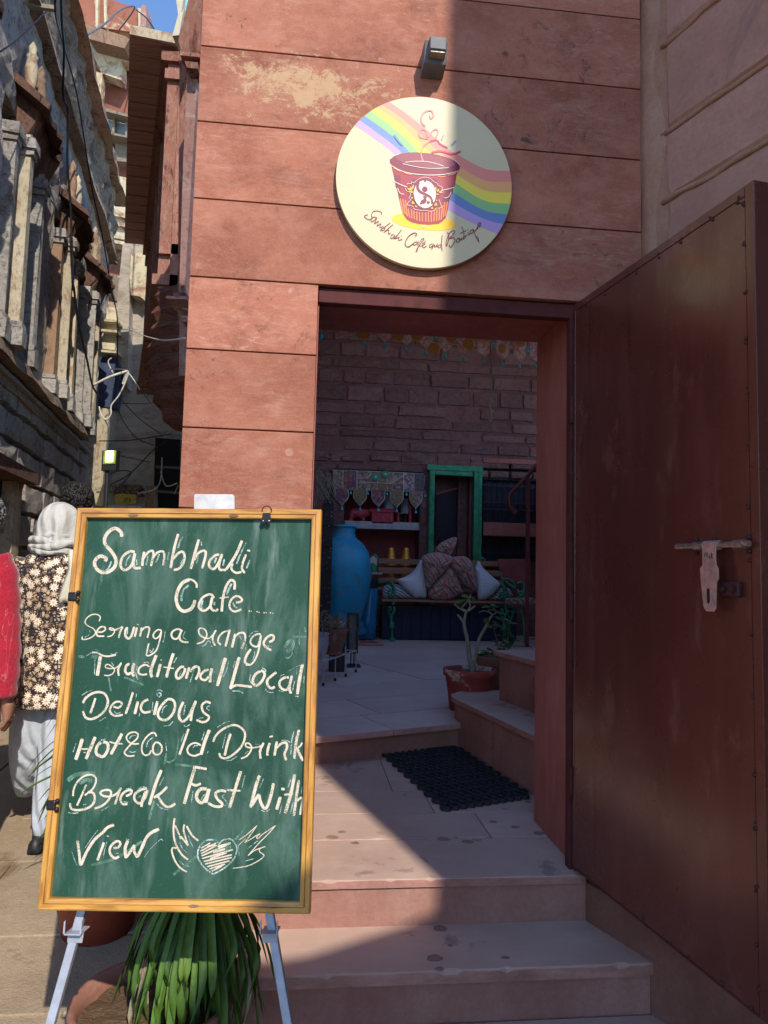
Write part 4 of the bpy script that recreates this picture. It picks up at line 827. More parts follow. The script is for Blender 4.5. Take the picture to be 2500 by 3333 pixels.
ACC = [((280, 1700, .3617), '14 870,130 845,180 830,235;12 1038,175 1042,210;16 1440,185 1390,290 1355,375;14 400,295 370,340 358,390;14 455,335 458,385;16 560,300 540,385;16 660,285 630,365;14 745,270 735,340;16 885,320 850,380;16 1010,290 1000,370;18 1175,320 1155,370;18 1245,330 1235,395;16 1475,340 1445,415;16 230,350 200,420 160,440'),
 ((540, 1870, .2411), '30 310,145 240,210 210,300 215,360;30 500,350 480,410 495,465;30 890,120 850,200 820,270;28 655,370 655,415;24 905,380 930,430 965,455'),
 ((240, 1980, .2411), '12 1235,315 1225,400 1205,460;12 1505,315 1480,390 1520,420;12 150,395 215,355;12 1030,560 1040,600 1085,540;12 560,300 610,295;14 730,250 728,350;12 215,300 228,330'),
 ((600, 1990, .2532), '12 230,448 270,430 300,385 330,385 340,430 360,455;10 830,330 880,270 950,255;10 685,350 710,315 735,370;10 800,420 785,495;10 900,515 905,560 870,640;12 1065,430 1090,450 1130,450;9 1295,590 1340,600 1380,560 1388,520'),
 ((250, 2100, .2411), '12 248,180 240,400;12 470,230 505,285;12 820,280 800,380 825,465;12 905,240 950,228 985,255;12 1355,160 1310,240;12 1410,350 1385,430;14 1585,320 1560,410 1530,500;10 125,150 200,100;10 460,115 500,125 550,95;8 245,55 300,75'),
 ((620, 2110, .2411), '12 435,150 405,215;14 515,180 490,290 440,390;12 605,170 575,260;14 570,578 650,578 715,605;14 815,355 800,420 825,475;14 970,262 1010,290 1018,320;12 1010,548 1050,590 1120,596;12 1190,568 1255,588;12 1205,390 1235,362 1275,355;16 1412,648 1466,652;14 1535,370 1530,470;10 1438,275 1430,350;12 1408,440 1380,570;8 1325,310 1420,255 1540,210;10 325,310 305,400 320,450'),
 ((240, 2230, .3014), '10 90,110 150,70 210,52;10 280,390 350,345;10 680,90 670,150;10 715,300 708,340;10 855,180 848,280;12 1010,215 970,250 955,300;12 1205,215 1190,325;10 965,440 1030,435 1075,390;10 1190,430 1215,448 1255,425;10 1470,225 1440,235 1445,265 1470,270;10 1355,360 1400,350;10 890,70 925,50 960,68;10 440,280 460,305 510,295;16 905,120 905,92 935,85 945,110 920,130'),
 ((220, 2360, .2411), '12 120,240 75,365;16 835,185 870,145 925,140;14 840,350 865,368 925,358;16 1150,170 1090,220 1065,300;12 1325,235 1340,350;12 1575,110 1530,230;18 215,368 250,372;14 450,205 510,190;10 355,410 335,445'),
 ((600, 2350, .2532), '14 110,330 140,305 180,302;12 260,125 225,240;12 310,370 290,410;10 425,70 520,10 590,-10;12 535,155 490,345;14 535,495 600,490 680,440;16 1250,240 1310,238 1360,260;14 1410,120 1380,250 1370,420;14 820,375 780,410;10 910,285 970,290'),
 ((200, 2480, .2532), '14 90,650 150,660 225,652;12 1320,190 1260,310;14 1225,530 1280,590 1385,618;12 980,350 1040,322 1100,325;12 830,345 900,338;14 980,465 1020,432;12 800,500 820,515 865,515;10 520,625 620,565;10 320,545 280,548'),
 ((580, 2470, .2652), '12 183,395 162,540;14 325,435 280,500;12 575,435 540,460 590,520 600,560 560,575;12 820,205 785,350;12 1050,240 1000,360;14 1020,628 1070,645 1130,620;12 1385,245 1350,350;10 1270,575 1245,680;12 1410,530 1380,670;10 1525,330 1512,430'),
 ((220, 2660, .2049), '10 485,200 380,340 275,495;10 625,390 595,500 570,640;10 70,545 100,640 155,770;10 925,340 985,360;12 1430,390 1490,348 1520,378;8 1425,395 1310,510 1220,635;12 750,575 820,570'),
 ((540, 2640, .2411), '24 705,455 690,400 620,385 540,400 470,460 435,540 440,640 500,740 580,810 640,850;22 640,850 700,820 800,760 890,680 945,590 955,490 910,400 830,375 760,400 710,460;12 190,425 230,510 310,580;12 305,320 330,410 375,490;14 180,670 240,720 320,750;12 1240,400 1100,510;12 1070,675 1190,640')]
for cr_, sp_ in ACC: strokes(sp_, crop(*cr_), mkB, M_chalkw, 'chalk_accent', bd, 1, 22)
SMU = [((600, 1990, .2532), '30 1395,325 1575,325;22 1480,240 1480,430;22 1545,200 1560,265;46 1290,460 1350,380 1400,400 1370,500 1310,510'), ((220, 2360, .2411), '30 1330,380 1320,470 1300,530;24 1480,350 1450,450 1380,500 1320,480;18 1500,180 1480,350'),
       ((200, 2480, .2532), '60 80,240 180,170 300,150 440,150;60 230,270 330,230 400,250;30 1190,500 1130,740'), ((580, 2470, .2652), '30 -40,65 180,92'), ((250, 2100, .2411), '60 200,150 280,160;40 20,150 100,160;26 430,430 460,620;30 640,430 760,480 900,540'),
       ((280, 1700, .3617), '26 145,415 138,530'), ((540, 2640, .2411), '40 100,860 280,720 430,600;30 930,390 1010,300 1080,190;18 970,430 990,600;90 700,560 800,500 880,470'), ((220, 2660, .2049), '50 380,760 620,700 860,600 1180,380')]
for cr_, sp_ in SMU: strokes(sp_, crop(*cr_), mkB, M_smudge, 'chalk_smudge', bd, 1, -8)
# fittings of the board: hanging eye, plate, turn clips, card behind
def BPX(u, v, z=.0095): q = onplane(u, v, BP(0, 0, z), en) - b0; return q.dot(ex), q.dot(ey)
x, y = BPX(868, 1678)
m = MB(); m.tube([BP(x + .0115 * math.cos(t_), y + .012 + .0115 * math.sin(t_), .011) for t_ in [i * math.pi / 10 - .4 for i in range(13)]], .0013, 6); m.build('hanging_ring', M_clip, bd)
m = MB(); m.prism([BP(x + a, y + c_, .0096) for a, c_ in ((-.009, .006), (.009, .006), (.010, -.004), (.013, -.014), (.008, -.022), (0, -.016), (-.008, -.022), (-.013, -.014), (-.010, -.004))], en * .003); m.build('hanger_plate', M_clip, bd)
for sx in (-.007, .007):
    m = MB(); m.sphere(BP(x + sx, y - .014, .013), (.002,) * 3, 6, 4); m.build('screw', M_bolt, bd)
for u, v in ((237, 1942), (168, 2621)):
    x, y = BPX(u, v)
    bbox(x - .012, y - .011, x + .010, y + .011, -.012, .013, 'corner_clip', M_clip, bev=.004)
    for s_ in (-1, 1):
        m = MB(); m.sphere(BP(x + .013, y + .009 * s_, .011), (.0055, .005, .006), 8, 6); m.build('clip_ear', M_clip, bd, smooth=True)
for u, v in ((432, 1677), (630, 2950), (760, 1679)):
    x, y = BPX(u, v); m = MB(); m.prism([BP(x + a, y + c_, .0094) for a, c_ in ((-.012, .001), (-.004, .0035), (.008, .003), (.013, 0), (.006, -.003), (-.006, -.003))], en * .0008); m.build('wood_knot', M_brownp, bd)
cdp = atD(697, 1632, 1.80); crd = thing('white_card', cdp, 'small pale grey card standing up behind the top rail of the chalkboard', 'card')
m = MB(); q = [atD(632, 1672, 1.80), atD(764, 1674, 1.80), atD(763, 1614, 1.80), atD(756, 1609, 1.80), atD(636, 1608, 1.80), atD(632, 1613, 1.80)]; m.prism(q, (0, .004, 0)); m.build('card_sheet', M_whitecard, crd)
# easel
es = thing('easel', (-.2, -1.0, zg(-1)), 'grey painted tubular easel with two splayed front legs holding the chalkboard', 'easel')
zgE = zg(-1.3)
def leg(pt_u, pt_v, bot_u, bot_v, dT, dB):
    a = atD(pt_u, pt_v, dT); c_ = atD(bot_u, bot_v, dB); d_ = (c_ - a).normalized(); e = a + d_ * ((a.z - zgE) / -d_.z); top = a - d_ * .75
    s_ = d_.cross(en).normalized(); hw_, th_ = .0095, .0085; m = MB()
    m.rings([[p + s_ * sx * hw_ + en * sy * th_ for sx, sy in ((-1, -1), (1, -1), (1, 1), (-1, 1))] for p in (top, e)]); m.build('leg', M_easel, es, bevel=.002)
    m = MB(); m.sphere(e + Vector((0, 0, .012)), (.014, .014, .014), 8, 6); m.build('rubber_foot', M_black, es, smooth=True)
    return a, d_, s_
for (u, v, u2, v2) in ((262, 2985, 165, 3333), (880, 2985, 938, 3333)):
    a, d_, s_ = leg(u, v, u2, v2, 1.60, 1.53)
    q = MB(); o = a + d_ * .012 + en * .010; sx = ex; w2 = .0185
    q.prism([o - sx * w2 - ey * .012, o + sx * w2 - ey * .012, o + sx * w2 * .9 - ey * .036, o - sx * w2 * .9 - ey * .036], en * .004)
    q.prism([o - sx * w2 - ey * .012 - en * .03, o + sx * w2 - ey * .012 - en * .03, o + sx * w2 - ey * .012 + en * .022, o - sx * w2 - ey * .012 + en * .022], -ey * .003)
    for sg in (-1, 1):
        c0_ = o + sx * w2 * sg + en * .019 - ey * .012
        q.prism([c0_ - sx * .002, c0_ + sx * .002, c0_ + sx * .001 + ey * .028, c0_ - sx * .002 + ey * .024], en * .004)
    q.build('support_bracket', M_easel, es, bevel=.001)
m = MB(); m.tube([BP(W_ * .5, H_ * .9, -.03), Vector((-.35, -.2, zg(-.2)))], .009, 8); m.build('rear_leg', M_easel, es)
# ================================================================== left side of the lane: old grey house
wa = R(-7.53)
wdir = Vector((math.sin(wa), math.cos(wa), 0)); wn = Vector((wdir.y, -wdir.x, 0))
LW = Frame(Vector((CAM.x, CAM.y, 0)) - wn * 1.95, wdir, wn)
oh = thing('old_grey_house', LW.P(9, 0, 0), 'tall weathered grey limewashed house lining the left side of the lane', 'house')
S0, S1 = 2.0, 13.0
CZ = CAM.z
Zledge = 3.0; Zawn = 5.22; Zstr = 6.42; Ztop = 7.72
def lbox(a0, b0, a1, b1, c0, c1, name, mat, par=oh, bev=0, F=LW, jit=0):
    m = MB(); r_ = lambda: random.uniform(-jit, jit)
    m.add([F.P(a + r_(), b_ + r_(), c + r_()) for c in (c0, c1) for a, b_ in ((a0, b0), (a1, b0), (a1, b1), (a0, b1))], [(3, 2, 1, 0), (4, 5, 6, 7), (0, 1, 5, 4), (1, 2, 6, 5), (2, 3, 7, 6), (3, 0, 4, 7)])
    return m.build(name, mat, par, bevel=bev)
def rough(F, a0, b0, a1, b1, c, amp, na, nb, name, mat, par, sc=2.0, thick=.2):
    m = MB(); g = []
    for j in range(nb + 1):
        for i in range(na + 1):
            a = a0 + (a1 - a0) * i / na; b_ = b0 + (b1 - b0) * j / nb; p = F.P(a, b_, c); g.append(p + F.n * (amp * (noise.fractal(p * sc, .9, 2.1, 5) + .3)))
    M1 = na + 1; fs = [(j * M1 + i, j * M1 + i + 1, (j + 1) * M1 + i + 1, (j + 1) * M1 + i) for j in range(nb) for i in range(na)]
    m.add(g, fs); k = [F.P(a0, b0, c - thick), F.P(a1, b0, c - thick), F.P(a1, b1, c - thick), F.P(a0, b1, c - thick)]
    cs = [0, na, (nb + 1) * M1 - 1, nb * M1]
    bot = list(range(na + 1)); rt = [j * M1 + na for j in range(nb + 1)]; top = [nb * M1 + i for i in range(na, -1, -1)]; lf = [j * M1 for j in range(nb, -1, -1)]
    n0 = len(m.v); m.v += k
    m.f += [tuple(reversed(bot)) + (n0, n0 + 1), tuple(reversed(rt)) + (n0 + 1, n0 + 2), tuple(reversed(top)) + (n0 + 2, n0 + 3), tuple(reversed(lf)) + (n0 + 3, n0)]
    return m.build(name, mat, par)
random.seed(21)
lbox(S0, -.6, 11.9, Zledge, -6, -.06, 'lower_wall', M_lw)
lbox(S0, Zledge, 12.9, Ztop - .1, -6, -.45, 'upper_core', M_lw)
# upper wall above the windows, between awnings and string course, and the parapet
rough(LW, S0, Zawn + .0, 12.9, Zstr, 0, .05, 110, 14, 'upper_wall', M_lw, oh, 2.5, .45)
rough(LW, S0, Zstr + .12, 13.4, Ztop, -.02, .10, 120, 26, 'parapet', M_lwtop, oh, 2.2, .5)
# string courses, sagging a little
def course(z, a0, a1, out, th, name, mat, amp=.02, par=oh, F=LW, n=50):
    rs = []
    for i in range(n + 1):
        a = a0 + (a1 - a0) * i / n; q = [noise.noise(Vector((a * 2, z, k * 3.3))) * amp for k in range(4)]
        rs.append([F.P(a, z + q[0], -.05), F.P(a, z + q[1], out + q[2]), F.P(a, z + th + q[1], out * .85 + q[3]), F.P(a, z + th + q[0], -.05)])
    m = MB(); m.rings(rs); return m.build(name, mat, par)
course(Zstr, S0, 12.95, .14, .10, 'string_course', M_ledge, .04)
course(Ztop - .02, S0, 13.5, .16, .12, 'coping', M_ledge, .05)
course(Zledge - .12, S0, 11.0, .17, .11, 'window_ledge', M_ledge, .04)
course(Zledge - .30, S0, 10.9, .05, .10, 'ledge_moulding', M_ledge, .03)
course(CZ + 1.70, S0, 11.9, .08, .05, 'string_course', M_lst, .02)
# lower wall: courses of rough blocks, each its own stone
zc = [-.35, .10, .50, .88, 1.25, 1.60, 1.93, 2.26, 2.55, 2.78]
random.seed(33)
for i in range(len(zc) - 1):
    a = 3.4 + random.uniform(0, .4)
    while a < 11.85:
        wd = random.uniform(.40, .85); a1 = min(a + wd, 11.88)
        hole = False
        if i in (5, 6) and random.random() < .16: hole = True
        if 6.3 < a1 and a < 7.75 and zc[i] < 1.85: a = a1; continue      # doorway
        if not hole:
            m = MB(); m.stone(LW, a + .012, zc[i] + .012, a1 - .012, zc[i + 1] - .012, random.uniform(.015, .05), .02, .014, -.06, sub=3); m.build('stone', random.choice((M_lst, M_lst, M_lw, M_lst)), oh)
        else:
            lbox(a + .1, zc[i], a + .2, zc[i + 1], -.06, .05, 'shutter_slat', M_cream)
        a = a1
rough(LW, 6.5, 2.80, 11.0, Zledge - .25, .0, .03, 60, 6, 'band_under_ledge', M_lw, oh, 3, .06)
# doorway at the far left
lbox(6.30, -.4, 6.42, 1.95, -.05, .09, 'door_jamb', M_pinkst, jit=.01); lbox(7.45, -.4, 7.72, 1.86, -.05, .10, 'door_jamb', M_cream, jit=.01)
lbox(6.2, 1.86, 7.8, 2.0, -.05, .22, 'door_lintel', M_awn, jit=.015)
lbox(6.42, -.4, 7.45, 1.86, -.058, -.02, 'door_leaf', plain('very_dark_green_wood', (.01, .028, .022), .6))
# bays: pilasters, black sheet for the recess shade, side wing, chhajja, finials
def bay(sc0, k, nxt):
    z0, z1 = Zledge + .02, Zawn; F = LW
    bay_w = thing('window_bay', F.P(sc0 + .4, z0, .2), ['decayed stone window bay at the left photo edge, nearest on the grey house', 'stone window bay under the largest jagged brown awning of the grey house', 'stone window bay under the middle broken awning with pale finials', 'farthest and smallest stone window bay near the end of the grey house'][k], 'window bay')
    def bb(a0, b0, a1, b1, c0, c1, name, mat, jit=.0): return lbox(sc0 + a0, b0, sc0 + a1, b1, c0, c1, name, mat, bay_w, 0, F, jit)
    bb(-.34, z0, -.24, z1 - .3, -.06, .12, 'pilaster', M_lw if k % 2 else M_brownp, .010)
    bb(-.12, z0, -.03, z1 - .22, -.06, .20, 'pilaster', M_cream if k != 3 else M_lw, .008)
    bb(.03, z0, .10, z1 - .2, -.35, .02, 'window_jamb', M_lw, .01)
    bb(.10, z0, .60, z1 - .05, -.44, -.36, 'opening_shade_sheet', M_shade0)
    bb(.20, z0 + .02, .36, z0 + 1.15, -.34, -.06, 'shutter', M_lw, .02)
    bb(.40, z0, .50, z1 - .35, -.30, .04, 'window_jamb', M_brownp if k != 2 else M_pinkst, .012)
    bb(.60, z0, .72, z1 - .2, -.3, .14, 'pilaster', M_lw if k == 1 else M_cream, .014)
    bb(.14, z1 - .55, .58, z1 - .3, -.30, -.04, 'lintel', M_awn, .02)
    for a0_, a1_, cc in ((-.12, -.03, .20), (.60, .72, .14), (-.34, -.24, .12)):
        for zz1, hh_, ex_ in ((z0, .16, .035), (z0 + .17, .05, .02), (z1 - .42, .06, .02), (z1 - .36, .10, .04)):
            bb(a0_ - ex_, zz1, a1_ + ex_, zz1 + hh_, -.06, cc + ex_, 'capital', M_lw if k else M_brownp, .006)
    for q in range(3): bb(.36 + q * .075, z0 + .02, .38 + q * .075, z0 + 1.4, -.34, -.28, 'shutter_batten', M_oldwood, .004)
    rough(F, sc0 + .72, z0, nxt - .36, Zawn + .02, 0, .045, 14, 22, 'wall_pier', M_lw, bay_w, 2.5, .4)
    m = MB(); n = 12; rs = []
    for i in range(n + 1):
        a = -.16 + .98 * i / n; br = .34 + random.uniform(-.05, .04) - (.10 if i > n * .8 else 0)
        rs.append([F.P(sc0 + a, z1 + .40, -.04), F.P(sc0 + a, z1 + .08 + random.uniform(-.02, .02), br), F.P(sc0 + a, z1 + .03, br - .01), F.P(sc0 + a, z1 + .30, -.04)])
    m.rings(rs); m.build('awning_slab', M_awn, bay_w)
    m = MB(); rs = []
    for i in range(9):
        a = .0 + i * .10; rs.append([F.P(sc0 + a, z1 + .28, -.02), F.P(sc0 + a, z1 + .08, .22 + random.uniform(-.04, .04)), F.P(sc0 + a, z1 - .28 + random.uniform(-.14, .08), .06), F.P(sc0 + a, z1 - .3, -.03)])
    m.rings(rs); m.build('awning_bracket', M_awn, bay_w)
    for q, a in enumerate((.08, .42)):
        prof = [(.0, 0), (.06, 0), (.065, .05), (.038, .08), (.055, .16), (.062, .25), (.045, .36), (.055, .39), (.03, .42), (.04, .48), (.0, .55)]
        m = MB(); m.lathe(prof, F.P(sc0 + a, z1 + .28, .10), 10, False); m.build('finial', M_cream if (q + k) % 2 else M_brownp, bay_w, smooth=True)
for k, s_ in enumerate((4.9, 6.95, 9.0, 10.75)): bay(s_, k, (6.95, 9.0, 10.75, 12.2)[k])
# wall behind the first window at the far left + boards and cables
pb = thing('loose_board', LW.P(7.0, 6.0, .3), 'weathered plank sticking out high on the grey house at the top left', 'plank')
m = MB(); a, c_ = atD(-30, 0, 6.6), atD(176, 28, 6.9); m.tube([a, c_], .03, 4); m.build('plank', M_oldwood, pb)
def cable(pts, r, name, label, mat=M_cable, n=6):
    m = MB(); m.tube(cr(pts, 6), r, n); o = m.build(name, mat, smooth=True); return tag(o, label, 'cable')
V1 = lambda x, y: (x * .4219, y * .4219)
V2 = lambda x, y: (x * .4219, 800 + y * .4219)
def CB(lst, f, D): return [atD(*f(x, y), d) for (x, y), d in zip(lst, D if isinstance(D, list) else [D] * len(lst))]
cable(CB([(470, -20), (480, 200), (495, 380), (488, 740), (525, 860), (520, 1250), (545, 1600), (565, 2200)], V1, [6.6, 6.9, 7.2, 7.6, 7.8, 8.0, 8.2, 8.4]) + CB([(570, 320), (600, 560), (665, 850), (715, 1080), (775, 1170)], V2, [8.5, 8.7, 9.0, 9.3, 9.5]), .013, 'cable', 'thick black cable hanging down the grey house front past the second awning')
cable(CB([(425, -20), (430, 120), (485, 330), (600, 760), (700, 1400), (775, 1750), (830, 2050)], V1, [6.6, 6.8, 7.4, 8.2, 9.2, 9.8, 10.3]) + CB([(860, 350), (905, 560), (905, 940)], V2, [10.6, 10.8, 11]), .010, 'cable', 'second black cable slanting down along the string course of the grey house')
cable(CB([(0, 400), (150, 290), (360, 85)], V1, [5.6, 5.8, 6.2]), .006, 'cable', 'thin dark wire rising to the loose plank at the top left')
cable(CB([(670, 270), (800, 190), (940, 70), (1040, 60), (920, 230)], V1, [11, 12, 14, 15, 15.5]), .016, 'cable', 'looping dark cable in front of the domed balcony roof', M_lampgrey)
cable(CB([(1050, 75), (1130, 140), (1200, 245)], V1, [15, 12, 9.0]), .012, 'cable', 'dark cable crossing the patch of blue sky')
cable(CB([(905, 640), (1010, 650), (1100, 690), (1250, 728), (1430, 712)], V2, [10, 8, 6, 4.5, 3.1]), .0048, 'cable', 'pale twisted cable running from the lane to the sandstone gateway', M_cablew)
cable(CB([(720, 1075), (850, 1010), (985, 965)], V2, [9.3, 9.3, 9.4]), .016, 'cable', 'pale rod reaching out from the last window bay over the lane', M_cablew)
cable(CB([(840, 955), (900, 950), (985, 965), (975, 1030), (920, 1150), (860, 1230), (855, 1300), (820, 1340), (780, 1300), (765, 1240)], V2, 9.4), .010, 'cable', 'white cable drooping in a loop beside the blue wall', M_cablew)
cable(CB([(985, 965), (960, 1050), (945, 1060), (990, 985), (1080, 1110)], V2, 9.4), .008, 'cable', 'white cable tangle at the tip of the pale rod', M_cablew)
for k, (ls, r_) in enumerate([([(765, 1505), (1000, 1500), (1330, 1450)], .009), ([(920, 1170), (1050, 1310), (1150, 1390), (1240, 1450)], .008), ([(895, 1220), (950, 1350), (1050, 1480), (1190, 1540)], .008), ([(1020, 1050), (1200, 1065)], .006), ([(910, 1215), (1150, 1220)], .006), ([(860, 865), (835, 900), (880, 1010), (865, 1105)], .009),
                              ([(850, 1760), (930, 1735), (1010, 1750), (940, 1840)], .009), ([(855, 1840), (1000, 1760), (1180, 1580), (1290, 1500)], .009), ([(1010, 990), (1100, 1130), (1165, 1220)], .006), ([(830, 1600), (1160, 1670)], .006), ([(1250, 1630), (1240, 1800), (1190, 1880), (1060, 1910)], .010), ([(1240, 1740), (1280, 1850), (1370, 1830)], .010), ([(1345, 1915), (1370, 1860), (1375, 1840)], .008)]):
    cable(CB(ls, V2, 11.3), r_, 'wire', ['dark wire sagging level above the flood lamp', 'black wire drooping towards the corbel', 'long black wire falling to the dark window', 'short taut wire under the pale rod', 'thin taut wire above the flood lamp', 'bluish wire loop against the blue wall', 'wire loop just right of the flood lamp', 'wire running up from the lamp to the dark window', 'frayed wire slanting down from the rod tip', 'thin wire crossing behind the flood lamp', 'pale wire dangling across the dark window', 'white wire loop on the dark window', 'loose white wire end beside the gateway edge'][k], M_cable if k not in (5, 10, 11, 12) else M_cablew)

# ================================================================== houses closing the lane
def pface(D, pts, th, name, mat, par, f=V1):
    """a slab facing the lane, outlined by photo points at depth D, th metres thick going away"""
    P = [atD(*f(x, y), D) for x, y in pts]; off = CF.copy(); off.z = 0; off.normalize()
    m = MB(); m.prism(P, off * th); return m.build(name, mat, par)
fh = thing('domed_balcony_house', atD(330, 1700, 16), 'far red and cream house with peeling paint and a domed balcony top', 'house')
pface(16, [(540, -60), (800, -60), (830, 30), (990, 60), (1130, 130), (1135, 2300), (1200, 2300), (1200, 3400), (300, 3400), (300, -60)], 3, 'wall', M_far, fh)
pface(15.7, [(560, -150), (590, -160), (700, -60), (850, -10), (990, 40), (1090, 85), (1085, 250), (970, 240), (650, 190), (600, 100)], .5, 'balcony_drum', M_far, fh)
for x0 in (735, 800, 1065):
    pface(15.6, [(x0, -40 + (x0 - 735) * .3), (x0 + 24, -35 + (x0 - 735) * .3), (x0 + 20, 215), (x0 + 2, 210)], .15, 'balcony_rib', M_farc, fh)
pface(15.5, [(1090, 70), (1088, 50), (1100, 35), (1128, 45), (1130, 70), (1126, 225), (1088, 215)], .4, 'corner_post', M_pinkst, fh)
pface(15.2, [(640, 180), (960, 275), (1000, 300), (960, 372), (690, 300), (660, 260)], 1.0, 'balcony_slab', M_brownp, fh)
pface(15.6, [(670, 290), (1000, 380), (1000, 480), (940, 470), (940, 620), (780, 560), (735, 460)], .3, 'upper_band', M_farc, fh)
pface(15.4, [(785, 825), (1000, 885), (1000, 905), (785, 850)], .3, 'window_head', M_oldwood, fh)
pface(15.75, [(795, 850), (985, 900), (985, 1045), (815, 1010)], .2, 'window_pane', M_bluegl, fh)
pface(15.6, [(868, 880), (886, 885), (880, 1035), (862, 1030)], .15, 'window_bar', M_oldwood, fh)
pface(15.6, [(965, 905), (985, 910), (985, 1055), (965, 1050)], .15, 'window_bar', M_oldwood, fh)
pface(15.3, [(815, 1010), (985, 1048), (985, 1062), (820, 1030)], .35, 'window_sill', M_oldwood, fh)
pface(15.6, [(882, 1090), (985, 1065), (985, 1250), (900, 1240)], .2, 'shutter', M_oldwood, fh)
pface(15.7, [(820, 1035), (880, 1050), (880, 1250), (860, 1200)], .2, 'opening_shade_sheet', M_shade0, fh)
for y0 in (1475, 1620, 1690, 1790, 1830):
    pface(15.5, [(770, y0), (970, y0 + 35), (970, y0 + 60), (770, y0 + 25)], .3, 'moulding', M_farc, fh)
pface(15.6, [(870, 1350), (975, 1370), (975, 1830), (860, 1810)], .2, 'plaster_patch', M_farc, fh)
pface(15.6, [(735, 550), (790, 565), (770, 820), (735, 780)], .2, 'plaster_patch', M_farc, fh)
pface(13.5, [(820, 2120), (940, 2145), (935, 2330), (820, 2300)], .15, 'small_window', M_oldwood, fh)
# shaded beige house lower down at the end of the lane
gh = thing('beige_house', atD(450, 1700, 12.5), 'beige plastered house end wall with a black barred window and tangled wires', 'house')
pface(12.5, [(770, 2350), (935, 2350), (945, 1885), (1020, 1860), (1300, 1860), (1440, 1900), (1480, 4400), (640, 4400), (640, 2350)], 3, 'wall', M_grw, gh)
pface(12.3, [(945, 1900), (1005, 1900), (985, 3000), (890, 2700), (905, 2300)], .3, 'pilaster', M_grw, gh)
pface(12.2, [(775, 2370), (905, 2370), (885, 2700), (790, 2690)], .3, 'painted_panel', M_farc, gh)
for y0 in (560, 640, 800):
    pface(12.05, [(780, y0), (905, y0 + 12), (905, y0 + 30), (780, y0 + 18)], .25, 'moulding', M_farc, gh, V2)
pface(12.2, [(760, 860), (860, 850), (905, 900), (920, 1000), (880, 1250), (760, 1240)], .25, 'blue_panel', M_blued, gh, V2)
pface(12.1, [(755, 1250), (838, 1255), (815, 1600), (790, 1840), (740, 2000), (720, 1900), (745, 1500)], .4, 'white_pier', M_cream, gh, V2)
pface(12.25, [(1010, 60), (1150, 60), (1145, 140), (1115, 420), (1080, 390), (1010, 380), (1000, 240)], .25, 'painted_sun_patch', M_farc, gh, V2)  # pale colour stands in for a patch of sunlight on the wall
pface(12.3, [(1198, 1480), (1390, 1495), (1385, 2030), (1185, 2010)], .15, 'window_shade_sheet', M_shade0, gh, V2)
for y0 in (1695, 1885):
    pface(12.1, [(1200, y0), (1390, y0 + 10), (1390, y0 + 26), (1200, y0 + 16)], .1, 'window_bar', M_lampgrey, gh, V2)
pface(12.1, [(1125, 1850), (1190, 1850), (1190, 2030), (1115, 2030)], .2, 'brick_pier', M_brownp, gh, V2)
random.seed(8)
for j in range(4):
    for i in range(6):
        x0 = 850 + i * 38 + random.uniform(-5, 5) + (j % 2) * 15; y0 = 1838 + j * 24
        pface(12.2 - random.uniform(0, .06), [(x0, y0), (x0 + 34, y0 + 2), (x0 + 33, y0 + 19), (x0 + 2, y0 + 20)], .2, 'brick', M_brownp, gh, V2)
ys = thing('yellow_sign', atD(*V2(970, 1960), 12), 'small yellow painted sign low on the beige house wall behind the board', 'sign')
pface(12.0, [(885, 1920), (950, 1910), (1045, 1925), (1045, 1990), (950, 2000), (890, 1985)], .05, 'sign_plate', M_yel, ys, V2)
letters([[(960, 1975), (965, 1945), (975, 1975), (985, 1945)], [(1010, 1948), (992, 1955), (1012, 1965), (995, 1975)]], lambda x, y: atD(*V2(x, y), 11.98), ys, M_black, .008)
pface(11.9, [(832, 2000), (1065, 2005), (1065, 2030), (832, 2028)], .3, 'sill', M_cream, gh, V2)
# flood lamp on a post
fl = thing('flood_lamp', atD(*V2(820, 2030), 8), 'lit rectangular flood lamp glowing yellow green on a thin black post', 'lamp')
def fq(D, pts, th, name, mat): return pface(D, pts, th, name, mat, fl, V2)
fq(8.0, [(790, 1580), (905, 1575), (893, 1728), (780, 1735)], .10, 'housing', M_black)
fq(7.99, [(800, 1583), (896, 1578), (887, 1680), (793, 1685)], .015, 'bezel', M_floodrim)
fq(7.98, [(818, 1584), (874, 1580), (866, 1665), (812, 1668)], .01, 'light_panel', M_flood)
m = MB(); a = atD(*V2(828, 1730), 8.05); m.tube([a, Vector((a.x + .01, a.y, zg(a.y)))], .022, 8); m.build('post', M_black, fl)

# ================================================================== red house beyond the gateway: wall, planked eave, corbelled bay
jb = R(-14.5); jd = Vector((math.sin(jb), math.cos(jb), 0)); jn = Vector((-jd.y, jd.x, 0)); jn = jn if jn.x < 0 else -jn
rh = thing('red_oriel_house', (-1.2, 6, 3), 'red sandstone house beyond the gateway with a deep planked eave and corbelled oriel', 'house')
ZE = CZ + 5.0
ea0, ea1 = onZ(422, 116, ZE), onZ(405, 792, ZE); eb0, eb1 = onZ(583, 148, ZE), onZ(500, 800, ZE)
npl = 18
for i in range(npl):
    t0, t1 = i / npl, (i + 1) / npl
    A_, B1, C1, D1 = ea0.lerp(ea1, t0), eb0.lerp(eb1, t0), eb0.lerp(eb1, t1), ea0.lerp(ea1, t1)
    g = (D1 - A_).normalized() * .014; j = Vector((0, 0, random.uniform(-.012, .012)))
    m = MB(); m.prism([A_ + g + j, B1 + g + j, C1 - g + j, D1 - g + j], (0, 0, .05)); m.build('eave_plank', M_plank, rh, bevel=.004)
m = MB(); m.prism([ea0 + Vector((0, 0, .052)), eb0 + Vector((0, 0, .052)), eb1 + Vector((0, 0, .052)), ea1 + Vector((0, 0, .052))], (0, 0, .03)); m.build('eave_deck', M_plank, rh)
fd = (ea0 - ea1).normalized()
